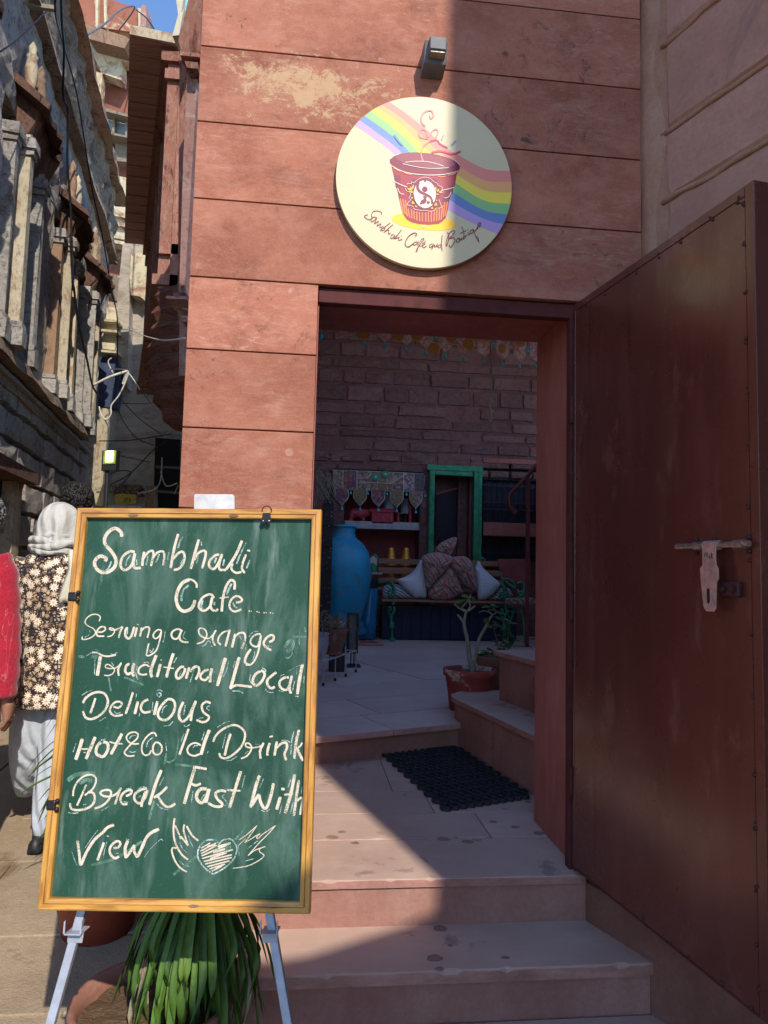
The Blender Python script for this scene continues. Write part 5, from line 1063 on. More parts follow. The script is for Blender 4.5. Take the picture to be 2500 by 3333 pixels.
m = MB(); m.prism([ea0 + fd * .02 - Vector((0, 0, .02)), eb0 + fd * .02 - Vector((0, 0, .02)), eb0 + fd * .02 + Vector((0, 0, .075)), ea0 + fd * .02 + Vector((0, 0, .075))], fd * .03); m.build('eave_fascia', M_cream, rh)
# oriel wall under the eave, seen at a grazing angle: stepped carved pilasters
def owall(o0, o1, z0, z1, thick, name, mat):
    m = MB(); P = [Vector((*o0.xy, 0)), Vector((*o1.xy, 0))]; nn = Vector((1, 0, 0)) * thick
    m.prism([P[0] + Vector((0, 0, z0)), P[1] + Vector((0, 0, z0)), P[1] + Vector((0, 0, z1)), P[0] + Vector((0, 0, z1))], nn); return m.build(name, mat, rh)
zb_ = CZ + 2.62
owall(eb0 + Vector((.02, 0, 0)), eb1 + Vector((.02, 0, 0)), zb_, ZE + .1, 1.5, 'oriel_wall', M_carved)
L_ = (eb1 - eb0)
for i in range(9):
    t0 = .01 + i * .11; o0 = eb0 + L_ * t0; o1 = eb0 + L_ * (t0 + (.045 if i % 2 else .075))
    k = Vector((-.05 if i % 2 else -.09, 0, 0)); owall(o0 + k, o1 + k, zb_ - .02, ZE - .04, .18, 'carved_pilaster', M_carved)
for zz_, o_ in ((ZE - .16, -.16), (ZE - .34, -.12), (zb_, -.14), (zb_ + .3, -.09)):
    owall(eb0 + Vector((o_, 0, 0)), eb1 + Vector((o_, 0, 0)), zz_, zz_ + .10, .3, 'carved_moulding', M_carved)
pface(5.3, [(1385, 380), (1470, 380), (1450, 2500), (1370, 2500)], .6, 'end_wall', M_carved, rh)
# near end strips of this house: carved capital, pinkish pilaster
def nface(D, pts, th, name, mat, f=V1): return pface(D, pts, th, name, mat, rh, f)
nface(4.6, [(1450, 520), (1530, 520), (1500, 1000), (1420, 2300), (1380, 2300), (1415, 1200)], .8, 'end_pilaster', M_pinkst)
nface(4.55, [(1375, 310), (1440, 60), (1460, -60), (1560, -60), (1545, 400), (1500, 420), (1400, 420)], .5, 'carved_capital', M_carved)
nface(4.5, [(1385, 395), (1540, 410), (1540, 440), (1390, 425)], .3, 'capital_ledge', M_carved)
nface(4.5, [(1425, 470), (1525, 480), (1525, 530), (1440, 520)], .3, 'capital_ledge', M_carved)
nface(4.6, [(1390, 2200), (1430, 2200), (1440, 2900), (1380, 2900)], .5, 'end_pilaster', M_pinkst)
nface(4.9, [(1350, -60), (1420, -60), (1400, 100), (1420, 60), (1380, 270), (1330, 275), (1375, 110)], .2, 'torn_cloth', M_dupatta)
nface(4.95, [(1415, -60), (1465, -60), (1430, 90), (1400, 280), (1385, 280), (1400, 100)], .2, 'blue_drainpipe', plain('pale_blue_pipe', (.25, .55, .68), .5))
# corbelled underside of the oriel: rings growing upward, deeply grooved
cc = atD(560, 1180, 6.6)
lev = []
for j in range(17):
    t = j / 16; v_ = 1400 - 440 * t; xl = 560 - 72 * math.sin(min(1, t * 2.6) * math.pi / 2) - 0 + (t > .5) * (t - .5) * 50
    D = 6.5; pl_ = atD(xl, v_, D); pr_ = atD(640, v_, D); rr = (pr_ - pl_).length; g = (.025 if j % 2 else -.02)
    c_ = pr_.copy(); lev.append([c_ + Vector((-(rr + g) * math.cos(a), -(rr * .9 + g) * math.sin(a) * .8, 0)) + Vector((0, 0, random.uniform(-.01, .01))) for a in [k * math.pi / 14 - .6 for k in range(20)]])
m = MB(); m.rings(lev); m.build('corbel', M_corb, rh)
for v_, xl in ((955, 505), (975, 512), (990, 520)):
    pass
q = thing('red_ledge_brackets', atD(580, 970, 4.4), 'small stub of red stone ledge with a pipe poking out beside the gateway edge', 'ledge')
pface(4.4, [(1280, 385), (1440, 390), (1440, 412), (1280, 405)], .2, 'ledge_slab', M_pinkst, q, V2)
pface(4.45, [(1335, 360), (1400, 358), (1435, 365), (1435, 390), (1340, 388)], .2, 'ledge_block', M_carved, q, V2)
for y0 in (445, 475, 540, 565): pface(4.5, [(1400, y0), (1440, y0), (1440, y0 + 20), (1405, y0 + 20)], .1, 'ledge_step', M_pinkst, q, V2)
owall(Vector((-1.15, 5.2, 0)), Vector((-1.9, 9.6, 0)), -.3, CZ + 2.2, .18, 'lower_wall', M_grw)
# ================================================================== courtyard
K1, K2, K3, K4 = crop(1035, 1500, .2411), crop(1350, 1500, .2411), crop(1035, 1850, .2411), crop(1400, 1850, .21097)
YWL = 7.2
ct = thing('courtyard_house', (1.5, YWL, .15), 'mauve sandstone house wall across the courtyard with a niche and barred window', 'house')
def ybox(f, x0, y0, x1, y1, Y, th, name, mat, par, bev=0, jit=0):
    a, b_ = onY(*f(x0, y1), Y), onY(*f(x1, y0), Y); m = MB(); m.box((a.x, Y, a.z), (b_.x, Y + th, b_.z)); return m.build(name, mat, par, bevel=bev)
nL, nR = onY(*K1(355, 600), YWL).x, onY(*K1(1378, 600), YWL).x; nT = onY(*K1(800, 330), YWL).z; nB = .25
dL, dR_ = onY(*K2(235, 600), YWL).x, onY(*K2(870, 600), YWL).x; dT = onY(*K2(560, 140), YWL).z
wL, wTop = onY(*K2(915, 600), YWL).x, onY(*K2(1240, 20), YWL).z
ZTW = 4.95
def wb(x0, z0, x1, z1, y0=YWL, y1=YWL + .5, name='wall', mat=M_cmo): m = MB(); m.box((x0, y0, z0), (x1, y1, z1)); return m.build(name, mat, ct)
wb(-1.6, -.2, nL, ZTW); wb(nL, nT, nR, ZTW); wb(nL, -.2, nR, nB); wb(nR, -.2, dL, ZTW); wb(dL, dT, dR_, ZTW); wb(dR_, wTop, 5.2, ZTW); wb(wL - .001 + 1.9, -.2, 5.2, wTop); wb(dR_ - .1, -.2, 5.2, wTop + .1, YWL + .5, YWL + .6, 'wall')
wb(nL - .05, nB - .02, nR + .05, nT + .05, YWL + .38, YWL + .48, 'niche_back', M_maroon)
wb(dL - .02, -.1, dR_ + .02, dT + .02, YWL + .35, YWL + .45, 'reflection_back', M_cst)
# rough stones above the openings
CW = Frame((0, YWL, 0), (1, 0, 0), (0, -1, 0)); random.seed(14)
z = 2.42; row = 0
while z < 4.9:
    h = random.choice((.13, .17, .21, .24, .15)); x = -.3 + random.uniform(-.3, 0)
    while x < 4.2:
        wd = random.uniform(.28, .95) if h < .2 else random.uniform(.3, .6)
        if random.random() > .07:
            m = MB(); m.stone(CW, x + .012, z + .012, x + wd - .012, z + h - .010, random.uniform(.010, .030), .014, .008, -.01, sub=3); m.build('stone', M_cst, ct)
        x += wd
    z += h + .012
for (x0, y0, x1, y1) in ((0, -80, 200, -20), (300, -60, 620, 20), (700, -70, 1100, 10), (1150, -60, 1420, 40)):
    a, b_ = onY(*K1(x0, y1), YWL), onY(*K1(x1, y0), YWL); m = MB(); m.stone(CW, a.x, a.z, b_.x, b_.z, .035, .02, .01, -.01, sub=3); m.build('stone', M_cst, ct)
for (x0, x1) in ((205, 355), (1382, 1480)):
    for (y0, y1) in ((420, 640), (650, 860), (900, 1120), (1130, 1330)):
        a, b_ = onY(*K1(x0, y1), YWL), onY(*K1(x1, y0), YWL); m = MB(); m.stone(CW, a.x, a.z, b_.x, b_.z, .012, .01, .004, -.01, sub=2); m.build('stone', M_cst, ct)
t_ = thing('shade_slab', (2, 6.4, 4.95), 'unseen red plastered slab added above the back of the courtyard to darken the wall', 'roof'); m = MB(); m.box((-.7, 5.2, 4.951), (5.2, 7.75, 5.2)); m.build('slab', M_redpl, t_)  # slab added out of view to darken the upper wall
t_ = thing('courtyard_side_wall', (-1, 4, 0), 'red plastered wall closing the courtyard on the lane side', 'wall')
m = MB(); m.prism([Vector((XL + .02, .405, -.4)), Vector((XL + .25, .405, -.4)), Vector((-.9, 7.7, -.4)), Vector((-1.15, 7.7, -.4))], (0, 0, 3.0)); m.build('wall_body', M_redpl, t_)
t_ = thing('courtyard_right_wall', (3.6, 4, 0), 'red plastered wall on the right side of the courtyard', 'wall')
m = MB(); m.prism([Vector((2.2, .405, -.4)), Vector((2.45, .405, -.4)), Vector((4.1, 7.19, -.4)), Vector((3.8, 7.19, -.4))], (0, 0, 2.9)); m.build('wall_body', M_redpl, t_)
# shelf in the niche
ybox(K1, 360, 838, 1385, 905, YWL + .02, .34, 'shelf', M_shelf, ct)
# barred window right, red transom
ybox(K2, 918, 15, 1900, 1340, YWL + .16, .04, 'window_panel', M_navy, ct)
for i in range(14):
    x0 = 960 + i * 73; ybox(K2, x0, 20, x0 + 7, 880, YWL + .06, .02, 'window_bar', M_barm, ct); ybox(K2, x0, 1030, x0 + 7, 1335, YWL + .06, .02, 'window_bar', M_barm, ct)
for y0 in (235, 320, 552, 640, 1235):
    a, b_ = onY(*K2(922, y0), YWL), onY(*K2(1900, y0 + 30), YWL); m = MB(); m.box((a.x, YWL + .03, a.z - .01), (b_.x, YWL + .055, a.z + .008)); m.build('window_rail', M_barm, ct)
a, b_ = onY(*K2(918, 1010), YWL), onY(*K2(1900, 920), YWL); m = MB(); m.box((a.x, YWL - .04, a.z), (b_.x, YWL + .15, a.z + .19)); m.build('transom', M_redpl, ct, bevel=.005)
a = onY(*K2(918, 8), YWL); m = MB(); m.box((a.x, YWL - .03, a.z - .02), (5.0, YWL + .1, a.z + .05)); m.build('window_head', M_redpl, ct, bevel=.005)
# green framed mirror, its reflection modelled as a shallow recess
gd = thing('green_mirror_frame', onY(*K2(560, 1340), YWL), 'distressed green painted wooden mirror frame on the courtyard wall behind the bench', 'frame')
ybox(K2, 175, 95, 275, 1560, YWL - .07, .12, 'frame_post', M_green, gd, .006); ybox(K2, 785, 125, 915, 1560, YWL - .07, .12, 'frame_post', M_green, gd, .006)
m = MB(); q = [onY(*K2(x, y), YWL - .07) for x, y in ((275, 95), (785, 125), (785, 210), (275, 185))]; m.prism(q, (0, .12, 0)); m.build('frame_head', M_green, gd, bevel=.006)
for (x0, y0, x1, y1, Y) in ((172, 78, 920, 118, -.085), (205, 120, 218, 1500, -.078), (860, 140, 872, 1500, -.078)): ybox(K2, x0, y0, x1, y1, YWL + Y, .02, 'frame_bead', M_green, gd)
m = MB(); q = [onY(*K2(x, y), YWL + .30) for x, y in ((283, 445), (568, 370), (568, 1090), (283, 1090))]; m.prism(q, (0, .03, 0)); m.build('reflected_window', M_navy, gd)  # panel, bars and posts stand for the image in the mirror
for i in range(11):
    x0 = 300 + i * 25; ybox(K2, x0, 470 - i * 6, x0 + 4, 1080, YWL + .29, .008, 'reflected_bar', M_barm, gd)
m = MB(); q = [onY(*K2(x, y), YWL + .27) for x, y in ((280, 440), (600, 350), (600, 375), (280, 462))]; m.prism(q, (0, .03, 0)); m.build('reflected_head', M_redpl, gd)
ybox(K2, 575, 200, 700, 1340, YWL + .22, .1, 'reflected_post', M_cst, gd); ybox(K2, 725, 205, 770, 1300, YWL + .20, .1, 'reflected_post', M_maroon, gd)

# embroidered wall hanging
eh = thing('embroidered_hanging', onY(*K1(800, 300), YWL - .05), 'embroidered patchwork toran with five pointed flaps hung over the niche', 'hanging')
top = lambda x: 118 + (x - 200) * .048; bot = lambda x: 375 + (x - 200) * .032
secs = [(205, 335), (345, 520), (535, 800), (805, 930), (940, 1150), (1165, 1295), (1305, 1440)]
mats_ = [fabric('embroidery_a', 46, [(.22, .06, .05), (.3, .2, .14), (.12, .12, .07), (.34, .26, .2)]), fabric('embroidery_b', 40, [(.22, .03, .06), (.05, .04, .16), (.34, .16, .05), (.22, .03, .06)]), M_embr, fabric('embroidery_c', 50, [(.14, .14, .05), (.26, .08, .05), (.2, .16, .08)]), M_embr, fabric('embroidery_d', 42, [(.26, .12, .12), (.4, .36, .36), (.2, .06, .07)]), fabric('embroidery_e', 60, [(.06, .05, .06), (.1, .06, .07)])]
for (x0, x1), mt in zip(secs, mats_):
    m = MB(); q = [onY(*K1(x, y), YWL - .05) for x, y in ((x0, top(x0)), (x1, top(x1)), (x1, bot(x1)), (x0, bot(x0)))]; m.prism(q, (0, .012, 0)); m.build('patch', mt, eh)
m = MB(); q = [onY(*K1(x, y), YWL - .044) for x, y in ((198, top(198) - 6), (1448, top(1448) - 6), (1442, bot(1442) + 8), (204, bot(204) + 8))]; m.prism(q, (0, .02, 0)); m.build('backing', M_trim, eh)
m = MB(); m.tube([onY(*K1(205, 105), YWL - .05), onY(*K1(800, 128), YWL - .05), onY(*K1(1430, 160), YWL - .05), onY(*K1(1458, 200), YWL - .05), onY(*K1(1445, 400), YWL - .05)], .010, 6); m.build('hanging_rod', M_black, eh)
for (cx, cy) in ((778, 215), (912, 180)):
    m = MB(); c_ = onY(*K1(cx, cy), YWL - .056); m.rings([[c_ + Vector((r_ * (1 + .12 * (k % 2)) * math.cos(k * math.pi / 12), y_, r_ * (1 + .12 * (k % 2)) * math.sin(k * math.pi / 12))) for k in range(24)] for r_, y_ in ((.05, 0), (.045, -.005))]); m.build('flower_motif', M_greeniron, eh)
    m = MB(); m.sphere(c_ + Vector((0, -.006, 0)), (.016, .004, .016), 8, 5); m.build('flower_eye', M_trim, eh)
m = MB(); m.tube(cr([onY(*K1(x, y), YWL - .06) for x, y in ((540, 240), (640, 235), (690, 200), (730, 165))], 4), .006, 5); m.build('braid', M_trim, eh)
m = MB(); m.tube(cr([onY(*K1(x, y), YWL - .06) for x, y in ((540, 302), (780, 298), (980, 305), (1060, 260), (1150, 205))], 4), .006, 5); m.build('braid', M_trim, eh)
def tassel(c_, s_, par):
    m = MB(); m.rings([[c_ + Vector((r_ * s_ * math.cos(k * math.pi / 4), r_ * s_ * math.sin(k * math.pi / 4), z_ * s_)) for k in range(8)] for r_, z_ in ((.2, 1), (.28, .7), (.2, .55), (.5, -.2), (.75, -1), (.4, -1.05))]); m.build('tassel', M_tassel, par)
fm = [mats_[1], mats_[3], mats_[1], mats_[3], mats_[0]]
for (cx, w_, yb_), mt in zip(((322, 172, 590), (570, 170, 600), (815, 168, 610), (1063, 168, 620), (1322, 160, 635)), fm):
    y0 = bot(cx); h = w_ / 2; sh = y0 + (yb_ - y0) * .55
    ol = [(cx - h, y0), (cx + h, y0), (cx + h, sh - 20), (cx + h * .8, sh + 20), (cx, yb_), (cx - h * .8, sh + 20), (cx - h, sh - 20)]
    m = MB(); m.prism([onY(*K1(x, y), YWL - .05) for x, y in ol], (0, .01, 0)); fo = m.build('flap', mt, eh)
    m = MB(); m.prism([onY(*K1(cx + (x - cx) * 1.1, y0 + (y - y0) * 1.06), YWL - .043) for x, y in ol], (0, .012, 0)); m.build('flap_border', M_trim, fo)
    tassel(onY(*K1(cx, yb_ + 45), YWL - .05), .026, eh)
for cx, cy in ((443, 425), (672, 432), (935, 438), (1195, 445), (1450, 460)): tassel(onY(*K1(cx, cy), YWL - .05), .024, eh)

# things on the niche shelf
Ysh = YWL + .10
def shz(x): return onY(*K1(x, 838 + (x - 360) * .045), Ysh)
p = shz(540); elp = thing('carved_elephant', p, 'small carved red elephant standing at the left end of the niche shelf', 'figurine')
def skin(name, verts, edges, radii, mat, par=None, sub=1, root=0, local=False):
    o0 = ORG.get(par.name, Vector()) if (par is not None and not local) else Vector()
    me = bpy.data.meshes.new(name); me.from_pydata([tuple(Vector(v) - o0) for v in verts], edges, []); o = bpy.data.objects.new(name, me); C.objects.link(o)
    md = o.modifiers.new('skin', 'SKIN'); md.use_smooth_shade = True
    sv = me.skin_vertices[0].data
    for i, r_ in enumerate(radii): sv[i].radius = (r_, r_) if not isinstance(r_, tuple) else r_
    sv[root].use_root = True
    sb = o.modifiers.new('sub', 'SUBSURF'); sb.levels = sub; sb.render_levels = sub
    dg = bpy.context.evaluated_depsgraph_get(); dg.update(); m2 = bpy.data.meshes.new_from_object(o.evaluated_get(dg)); bpy.data.objects.remove(o)
    m2.name = name; m2.materials.clear(); m2.materials.append(mat); m2.polygons.foreach_set('use_smooth', [True] * len(m2.polygons))
    o = bpy.data.objects.new(name, m2); C.objects.link(o)
    if par is not None: o.parent = par
    ORG[o.name] = o0; return o
E = lambda x, z, y=0: p + Vector((x, y, z))
skin('body', [E(-.08, .15), E(0, .17), E(.09, .15), E(.15, .165), E(.20, .14), E(.215, .08), E(.23, .03), E(-.10, .08, -.03), E(-.115, .01, -.03), E(-.08, .08, .03), E(-.085, .01, .03), E(.07, .08, -.03), E(.08, .01, -.03), E(.06, .08, .03), E(.05, .01, .03), E(-.13, .09)],
     [(0, 1), (1, 2), (2, 3), (3, 4), (4, 5), (5, 6), (0, 7), (7, 8), (0, 9), (9, 10), (2, 11), (11, 12), (2, 13), (13, 14), (0, 15)], [.062, .07, .06, .05, .03, .018, .014] + [.03, .026] * 4 + [.008], M_redlac, elp, 1, 1)
m = MB(); m.sphere(E(.13, .15, -.045), (.035, .006, .045), 10, 6); m.build('ear', M_redlac, elp, smooth=True)
a, b_ = onY(*K1(715, 850), Ysh), onY(*K1(1012, 690), Ysh); tb = thing('carved_box', Vector(((a.x + b_.x) / 2, Ysh, a.z)), 'carved dark red lacquered box with a flared lid in the middle of the niche shelf', 'box')
m = MB(); m.cbox((a.x, Ysh - .08, a.z), (b_.x, Ysh + .12, b_.z), .006); m.build('box_body', M_redlac, tb)
c_, e_ = onY(*K1(672, 692), Ysh), onY(*K1(1050, 655), Ysh); m = MB(); m.rings([[Vector((x, y, z_)) for x, y in ((c_.x + i_, Ysh - .10 + i_), (e_.x - i_, Ysh - .10 + i_), (e_.x - i_, Ysh + .14 - i_), (c_.x + i_, Ysh + .14 - i_))] for i_, z_ in ((.0, c_.z), (.0, c_.z + .02), (.04, e_.z))]); m.build('lid', M_redlac, tb)
for i in range(5):
    x = a.x + (b_.x - a.x) * (i + .5) / 5; m = MB(); m.cbox((x - .028, Ysh - .088, a.z + .02), (x + .028, Ysh - .079, b_.z - .02), .004); m.build('carved_panel', M_redlac, tb)
for k, (cx, h_) in enumerate(((1080, 165), (1240, 260))):
    p = onY(*K1(cx, 862), Ysh - .03); cs = thing('candlestick', p, ['short turned red candlestick on the shelf', 'tall turned red candlestick at the right end of the shelf'][k], 'candlestick'); H0 = h_ * .2411 / 2310 * 9.8
    prof = [(.05, 0), (.05, .02), (.018, .05), (.016, .09), (.026, .13), (.016, .17), (.02, .23), (.014, .3), (.024, .34), (.02, .38)]
    m = MB(); m.lathe([(r_, z_ / .38 * H0) for r_, z_ in prof], p, 14); m.build('turned_stem', M_redlac, cs, smooth=True)
for k, (cx, yt, yb_, w_) in enumerate(((945, 470, 690, 200), (1175, 500, 715, 150))):
    a = onY(*K1(cx, yb_), Ysh + .15); H0 = (yb_ - yt) * .2411 / 2310 * 9.8; r_ = w_ / 2 * .2411 / 2310 * 9.8
    ls = thing('lampshade', a, ['wide pale lampshade behind the carved box in the niche', 'narrower pale lampshade behind the tall candlestick in the niche'][k], 'lampshade')
    m = MB(); m.lathe([(r_, 0), (r_ * .62, H0)], a, 24, False); m.build('shade', M_lshade, ls, smooth=True)
    m = MB(); m.lathe([(.03, -.16), (.025, -.02), (.01, .02)], a, 10); m.build('lamp_base', M_black, ls)
for k, cx in enumerate((982, 1185)):
    p = onY(*K1(cx, 1420), YWL + .16); gl = thing('gold_lantern', p, ['amber fluted lantern behind the bench, the left one', 'amber fluted lantern behind the bench, the right one'][k], 'lantern')
    H0 = 250 * .2411 / 2310 * 9.8; rr = .075; m = MB(); rs = []
    for j in range(13):
        t = j / 12; r_ = rr * (1 - .55 * t ** 1.6) * (1 + .04 * (j % 2)); rs.append([p + Vector((r_ * (1 + .05 * (k2 % 2)) * math.cos(k2 * math.pi / 10), r_ * math.sin(k2 * math.pi / 10), H0 * t)) for k2 in range(20)])
    m.rings(rs); m.build('fluted_glass', M_gold, gl)
    m = MB(); m.lathe([(.05, -.3), (.06, -.02)], p, 12); m.build('base', M_gold, gl)
    for j in range(6):
        z_ = H0 * (.12 + j * .13); r_ = rr * (1 - .5 * (z_ / H0) ** 1.6) + .004; m = MB(); m.tube([p + Vector((-r_ * .7, -r_ * .75, z_ + .03)), p + Vector((0, -r_ * 1.05, z_)), p + Vector((r_ * .7, -r_ * .75, z_ + .03))], .003, 4); m.build('chevron', M_brass, gl)

# green iron bench
YB = 6.6
p = onY(1275, 2090, YB); bn = thing('garden_bench', p, 'wooden slat bench with green scrolled cast iron ends heaped with cushions', 'bench')
def IY(lst, Y): return [onY(*K3(x, y), Y if not isinstance(Y, list) else Y[i]) for i, (x, y) in enumerate(lst)]
def iron(lst, Y, r_, name, par, n=6): m = MB(); m.tube(cr(IY(lst, Y), n), r_, 7); return m.build(name, M_greeniron, par, smooth=True)
YR = 7.02
be_ = []
for e2 in range(2):
    sh = Vector((0, 0, 0)) if e2 == 0 else Vector((onY(1645, 1950, YB).x - onY(1280, 1950, YB).x, 0, 0))
    n0 = len(C.objects)
    before = set(C.objects)
    en_ = MB()
    def it(lst, Y, r_): q = [v_ + sh for v_ in cr(IY(lst, Y), 6)]; en_.tube(q, r_, 7)
    it([(745, -150), (770, -180), (800, -130), (785, -60), (780, 60), (800, 150), (840, 205), (900, 200), (960, 178), (1010, 215), (1040, 320), (1030, 440), (1010, 490)], [YR, YR, YR, YR, YR, 7.0, 6.9, 6.8, 6.7, 6.62, 6.6, 6.6, 6.6], .017)
    it([(960, 178), (1000, 240), (1005, 320), (985, 375), (950, 350), (960, 290), (985, 300)], 6.66, .011)
    it([(790, 120), (790, 300), (815, 420), (850, 490), (900, 495), (960, 462), (1010, 490), (1032, 560), (1000, 630)], [YR, YR, 7.0, 6.95, 6.85, 6.75, 6.65, 6.6, 6.6], .016)
    it([(790, 300), (785, 560), (778, 740), (765, 900)], YR, .015)
    it([(800, 600), (830, 530), (890, 525), (940, 570), (975, 640), (990, 700)], [7.0, 6.95, 6.85, 6.75, 6.65, 6.6], .014)
    it([(1000, 620), (990, 700), (998, 780), (1005, 940)], 6.6, .017)
    it([(950, 540), (975, 520), (985, 560), (965, 570)], 6.62, .010)
    for (x, y, Y) in ((998, 770, 6.6), (1006, 985, 6.6), (775, 735, YR), (762, 930, YR)):
        c_ = onY(*K3(x, y), Y) + sh; en_.lathe([(.042, -.03), (.045, -.01), (.026, .01), (.036, .03), (.02, .05)], c_, 12)
    en_.build('cast_iron_end', M_greeniron, bn, smooth=True)
xa, xb = onY(*K3(800, 400), YR).x, onY(1650, 1950, YB).x + .06
for (v0, v1) in ((1819, 1836), (1848, 1868), (1881, 1896), (1912, 1922)):
    a, b_ = onY(1290, v1, YR), onY(1290, v0, YR); m = MB(); m.cbox((xa, YR - .03, a.z), (xb, YR - .005, b_.z), .006); m.build('back_slat', M_bench, bn)
zs = onY(1400, 1957, YB).z
for i in range(5):
    m = MB(); m.cbox((xa + .02, YB - .02 + i * .085, zs - .014 + i * .002), (xb, YB + .052 + i * .085, zs + .014 + i * .002), .005); m.build('seat_slat', M_bench, bn)
ch = thing('blue_chest', (1.6, 6.9, .18), 'dark blue boarded chest lengthened to fill the shaded gap under the bench', 'chest')
m = MB(); m.box((xa + .05, 6.80, ZP), (xb + .1, 7.15, zs - .08)); m.build('chest_body', M_navy, ch)  # only the left part is chest, the rest stands in for dark shade
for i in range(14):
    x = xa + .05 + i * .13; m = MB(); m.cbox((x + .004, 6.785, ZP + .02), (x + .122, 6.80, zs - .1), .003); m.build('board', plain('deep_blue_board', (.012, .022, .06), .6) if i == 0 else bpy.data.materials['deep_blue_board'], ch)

def puff(ol, Y, dep, f, name, mat, par=None, fold=0, fs=8, sub=3, back=.4, label=None, cat=None, ctr=None):
    q = cr([Vector((*f(x, y), 0)) for x, y in ol + [ol[0]]], sub)[:-1]; P = [onY(a.x, a.y, Y) for a in q]; c_ = sum(P, Vector()) / len(P)
    if ctr: c_ = onY(*f(*ctr), Y)
    m = MB(); rs = []
    ts = [(.35, -back), (.75, -back * .8), (1, 0), (.96, .35), (.86, .6), (.7, .78), (.5, .91), (.28, .98), (.06, 1)]
    for t, d in ts:
        r_ = []
        for i, v_ in enumerate(P):
            w_ = c_ + (v_ - c_) * t; w_.y = Y - dep * d
            if fold and t < 1: w_.y -= fold * math.sin(i * fs * 2 * math.pi / len(P) + 2.5 * t) * (1 - abs(.5 - t)) + fold * .8 * noise.noise(w_ * 9)
            r_.append(w_)
        rs.append(r_)
    m.rings(rs); o = m.build(name, mat, par, smooth=True)
    if label: tag(o, label, cat)
    return o
puff([(1055, 155), (1200, 100), (1300, 20), (1385, -115), (1410, -60), (1450, 150), (1465, 390), (1380, 395), (1310, 405), (1230, 330), (1130, 240)], 6.72, .11, K3, 'cushion', M_cush, label='pale dotted cushion on its corner, left of the striped quilt', cat='cushion', ctr=(1330, 180))
puff([(860, 330), (880, 250), (950, 220), (1110, 220), (1180, 280), (1310, 400), (1200, 410), (1000, 405), (890, 415)], 6.80, .10, K3, 'cushion', M_cush2, label='zebra striped pale cushion lying flat at the left bench arm', cat='cushion', ctr=(1000, 320))
K2o = lambda x, y: K2(x, y)
puff([(808, 1430), (830, 1400), (858, 1345), (900, 1420), (980, 1500), (1080, 1590), (1150, 1650), (1130, 1720), (1010, 1840), (900, 1880), (850, 1860), (835, 1700)], 6.72, .11, K2, 'cushion', M_cush, label='pale dotted cushion on its corner, right of the striped quilt', cat='cushion', ctr=(930, 1660))
puff([(1000, 1870), (1080, 1790), (1130, 1730), (1230, 1700), (1300, 1760), (1320, 1830), (1240, 1870), (1100, 1885)], 6.80, .09, K2, 'cushion', M_cush2, label='rumpled striped pale cushion lying at the right end of the bench', cat='cushion')
qt = thing('striped_quilt', onY(*K2(480, 1860), 6.6), 'colourful striped quilt heaped to a peak on the middle of the bench', 'quilt')
puff([(330, 1120), (440, 1060), (560, 1030), (555, 1120), (490, 1270), (430, 1300), (350, 1270), (270, 1220)], 6.64, .09, K2, 'peak_fold', M_quilt, qt, .02, 5)
puff([(90, 1300), (160, 1260), (330, 1230), (450, 1270), (520, 1310), (470, 1400), (380, 1510), (270, 1620), (190, 1730), (165, 1700), (130, 1500)], 6.58, .12, K2, 'left_fold', M_quilt, qt, .018, 7)
puff([(500, 1310), (560, 1290), (680, 1290), (750, 1350), (800, 1480), (830, 1640), (835, 1750), (750, 1720), (640, 1640), (560, 1500), (480, 1400)], 6.58, .12, K2, 'right_fold', M_quilt, qt, .018, 7)
puff([(440, 1440), (500, 1430), (560, 1520), (620, 1700), (650, 1790), (600, 1800), (520, 1850), (400, 1880), (240, 1870), (180, 1810), (220, 1700), (330, 1580)], 6.62, .10, K2, 'centre_fold', M_quilt, qt, .015, 9)

# iron chair at the right with a patterned seat
cb = thing('iron_chair', onY(*K2(1350, 2300), 6.2), 'dark backed garden chair with green iron scrolls and a patterned seat pad', 'chair')
m = MB(); q = [onY(*K2(x, y), 6.35) for x, y in ((1118, 1325), (1560, 1322), (1560, 1660), (1180, 1630), (1150, 1480))]; m.prism(q, (0, .03, 0)); m.build('chair_back', M_bench if False else M_maroon, cb, bevel=.006)
K4p = lambda lst, Y: [onY(*K4(x, y), Y) for x, y in lst]
for lst, r_ in (([(1080, 60), (1110, 180), (1140, 330), (1155, 470)], .010), ([(1110, 170), (1200, 165), (1290, 220), (1300, 300), (1230, 250), (1160, 200)], .013), ([(1340, 240), (1400, 215), (1450, 250), (1455, 330), (1420, 390), (1395, 440)], .015), ([(1380, 440), (1380, 380), (1420, 350), (1450, 380), (1440, 440)], .012), ([(1355, 330), (1370, 430)], .008), ([(1180, 600), (1200, 700), (1240, 800)], .008), ([(1300, 620), (1250, 800), (1230, 1000), (1300, 1060)], .010), ([(1400, 620), (1440, 760), (1450, 900), (1460, 1160)], .014), ([(1180, 660), (1450, 680)], .008), ([(1180, 1190), (1560, 1210)], .008), ([(1240, 800), (1190, 980)], .008)):
    m = MB(); m.tube(cr(K4p(lst, 6.1), 5), r_, 6); m.build('iron_scroll', M_greeniron, cb, smooth=True)
puff([(1158, 500), (1200, 460), (1400, 450), (1600, 460), (1620, 560), (1400, 575), (1180, 560)], 6.05, .06, K4, 'seat_pad', M_embr, cb)

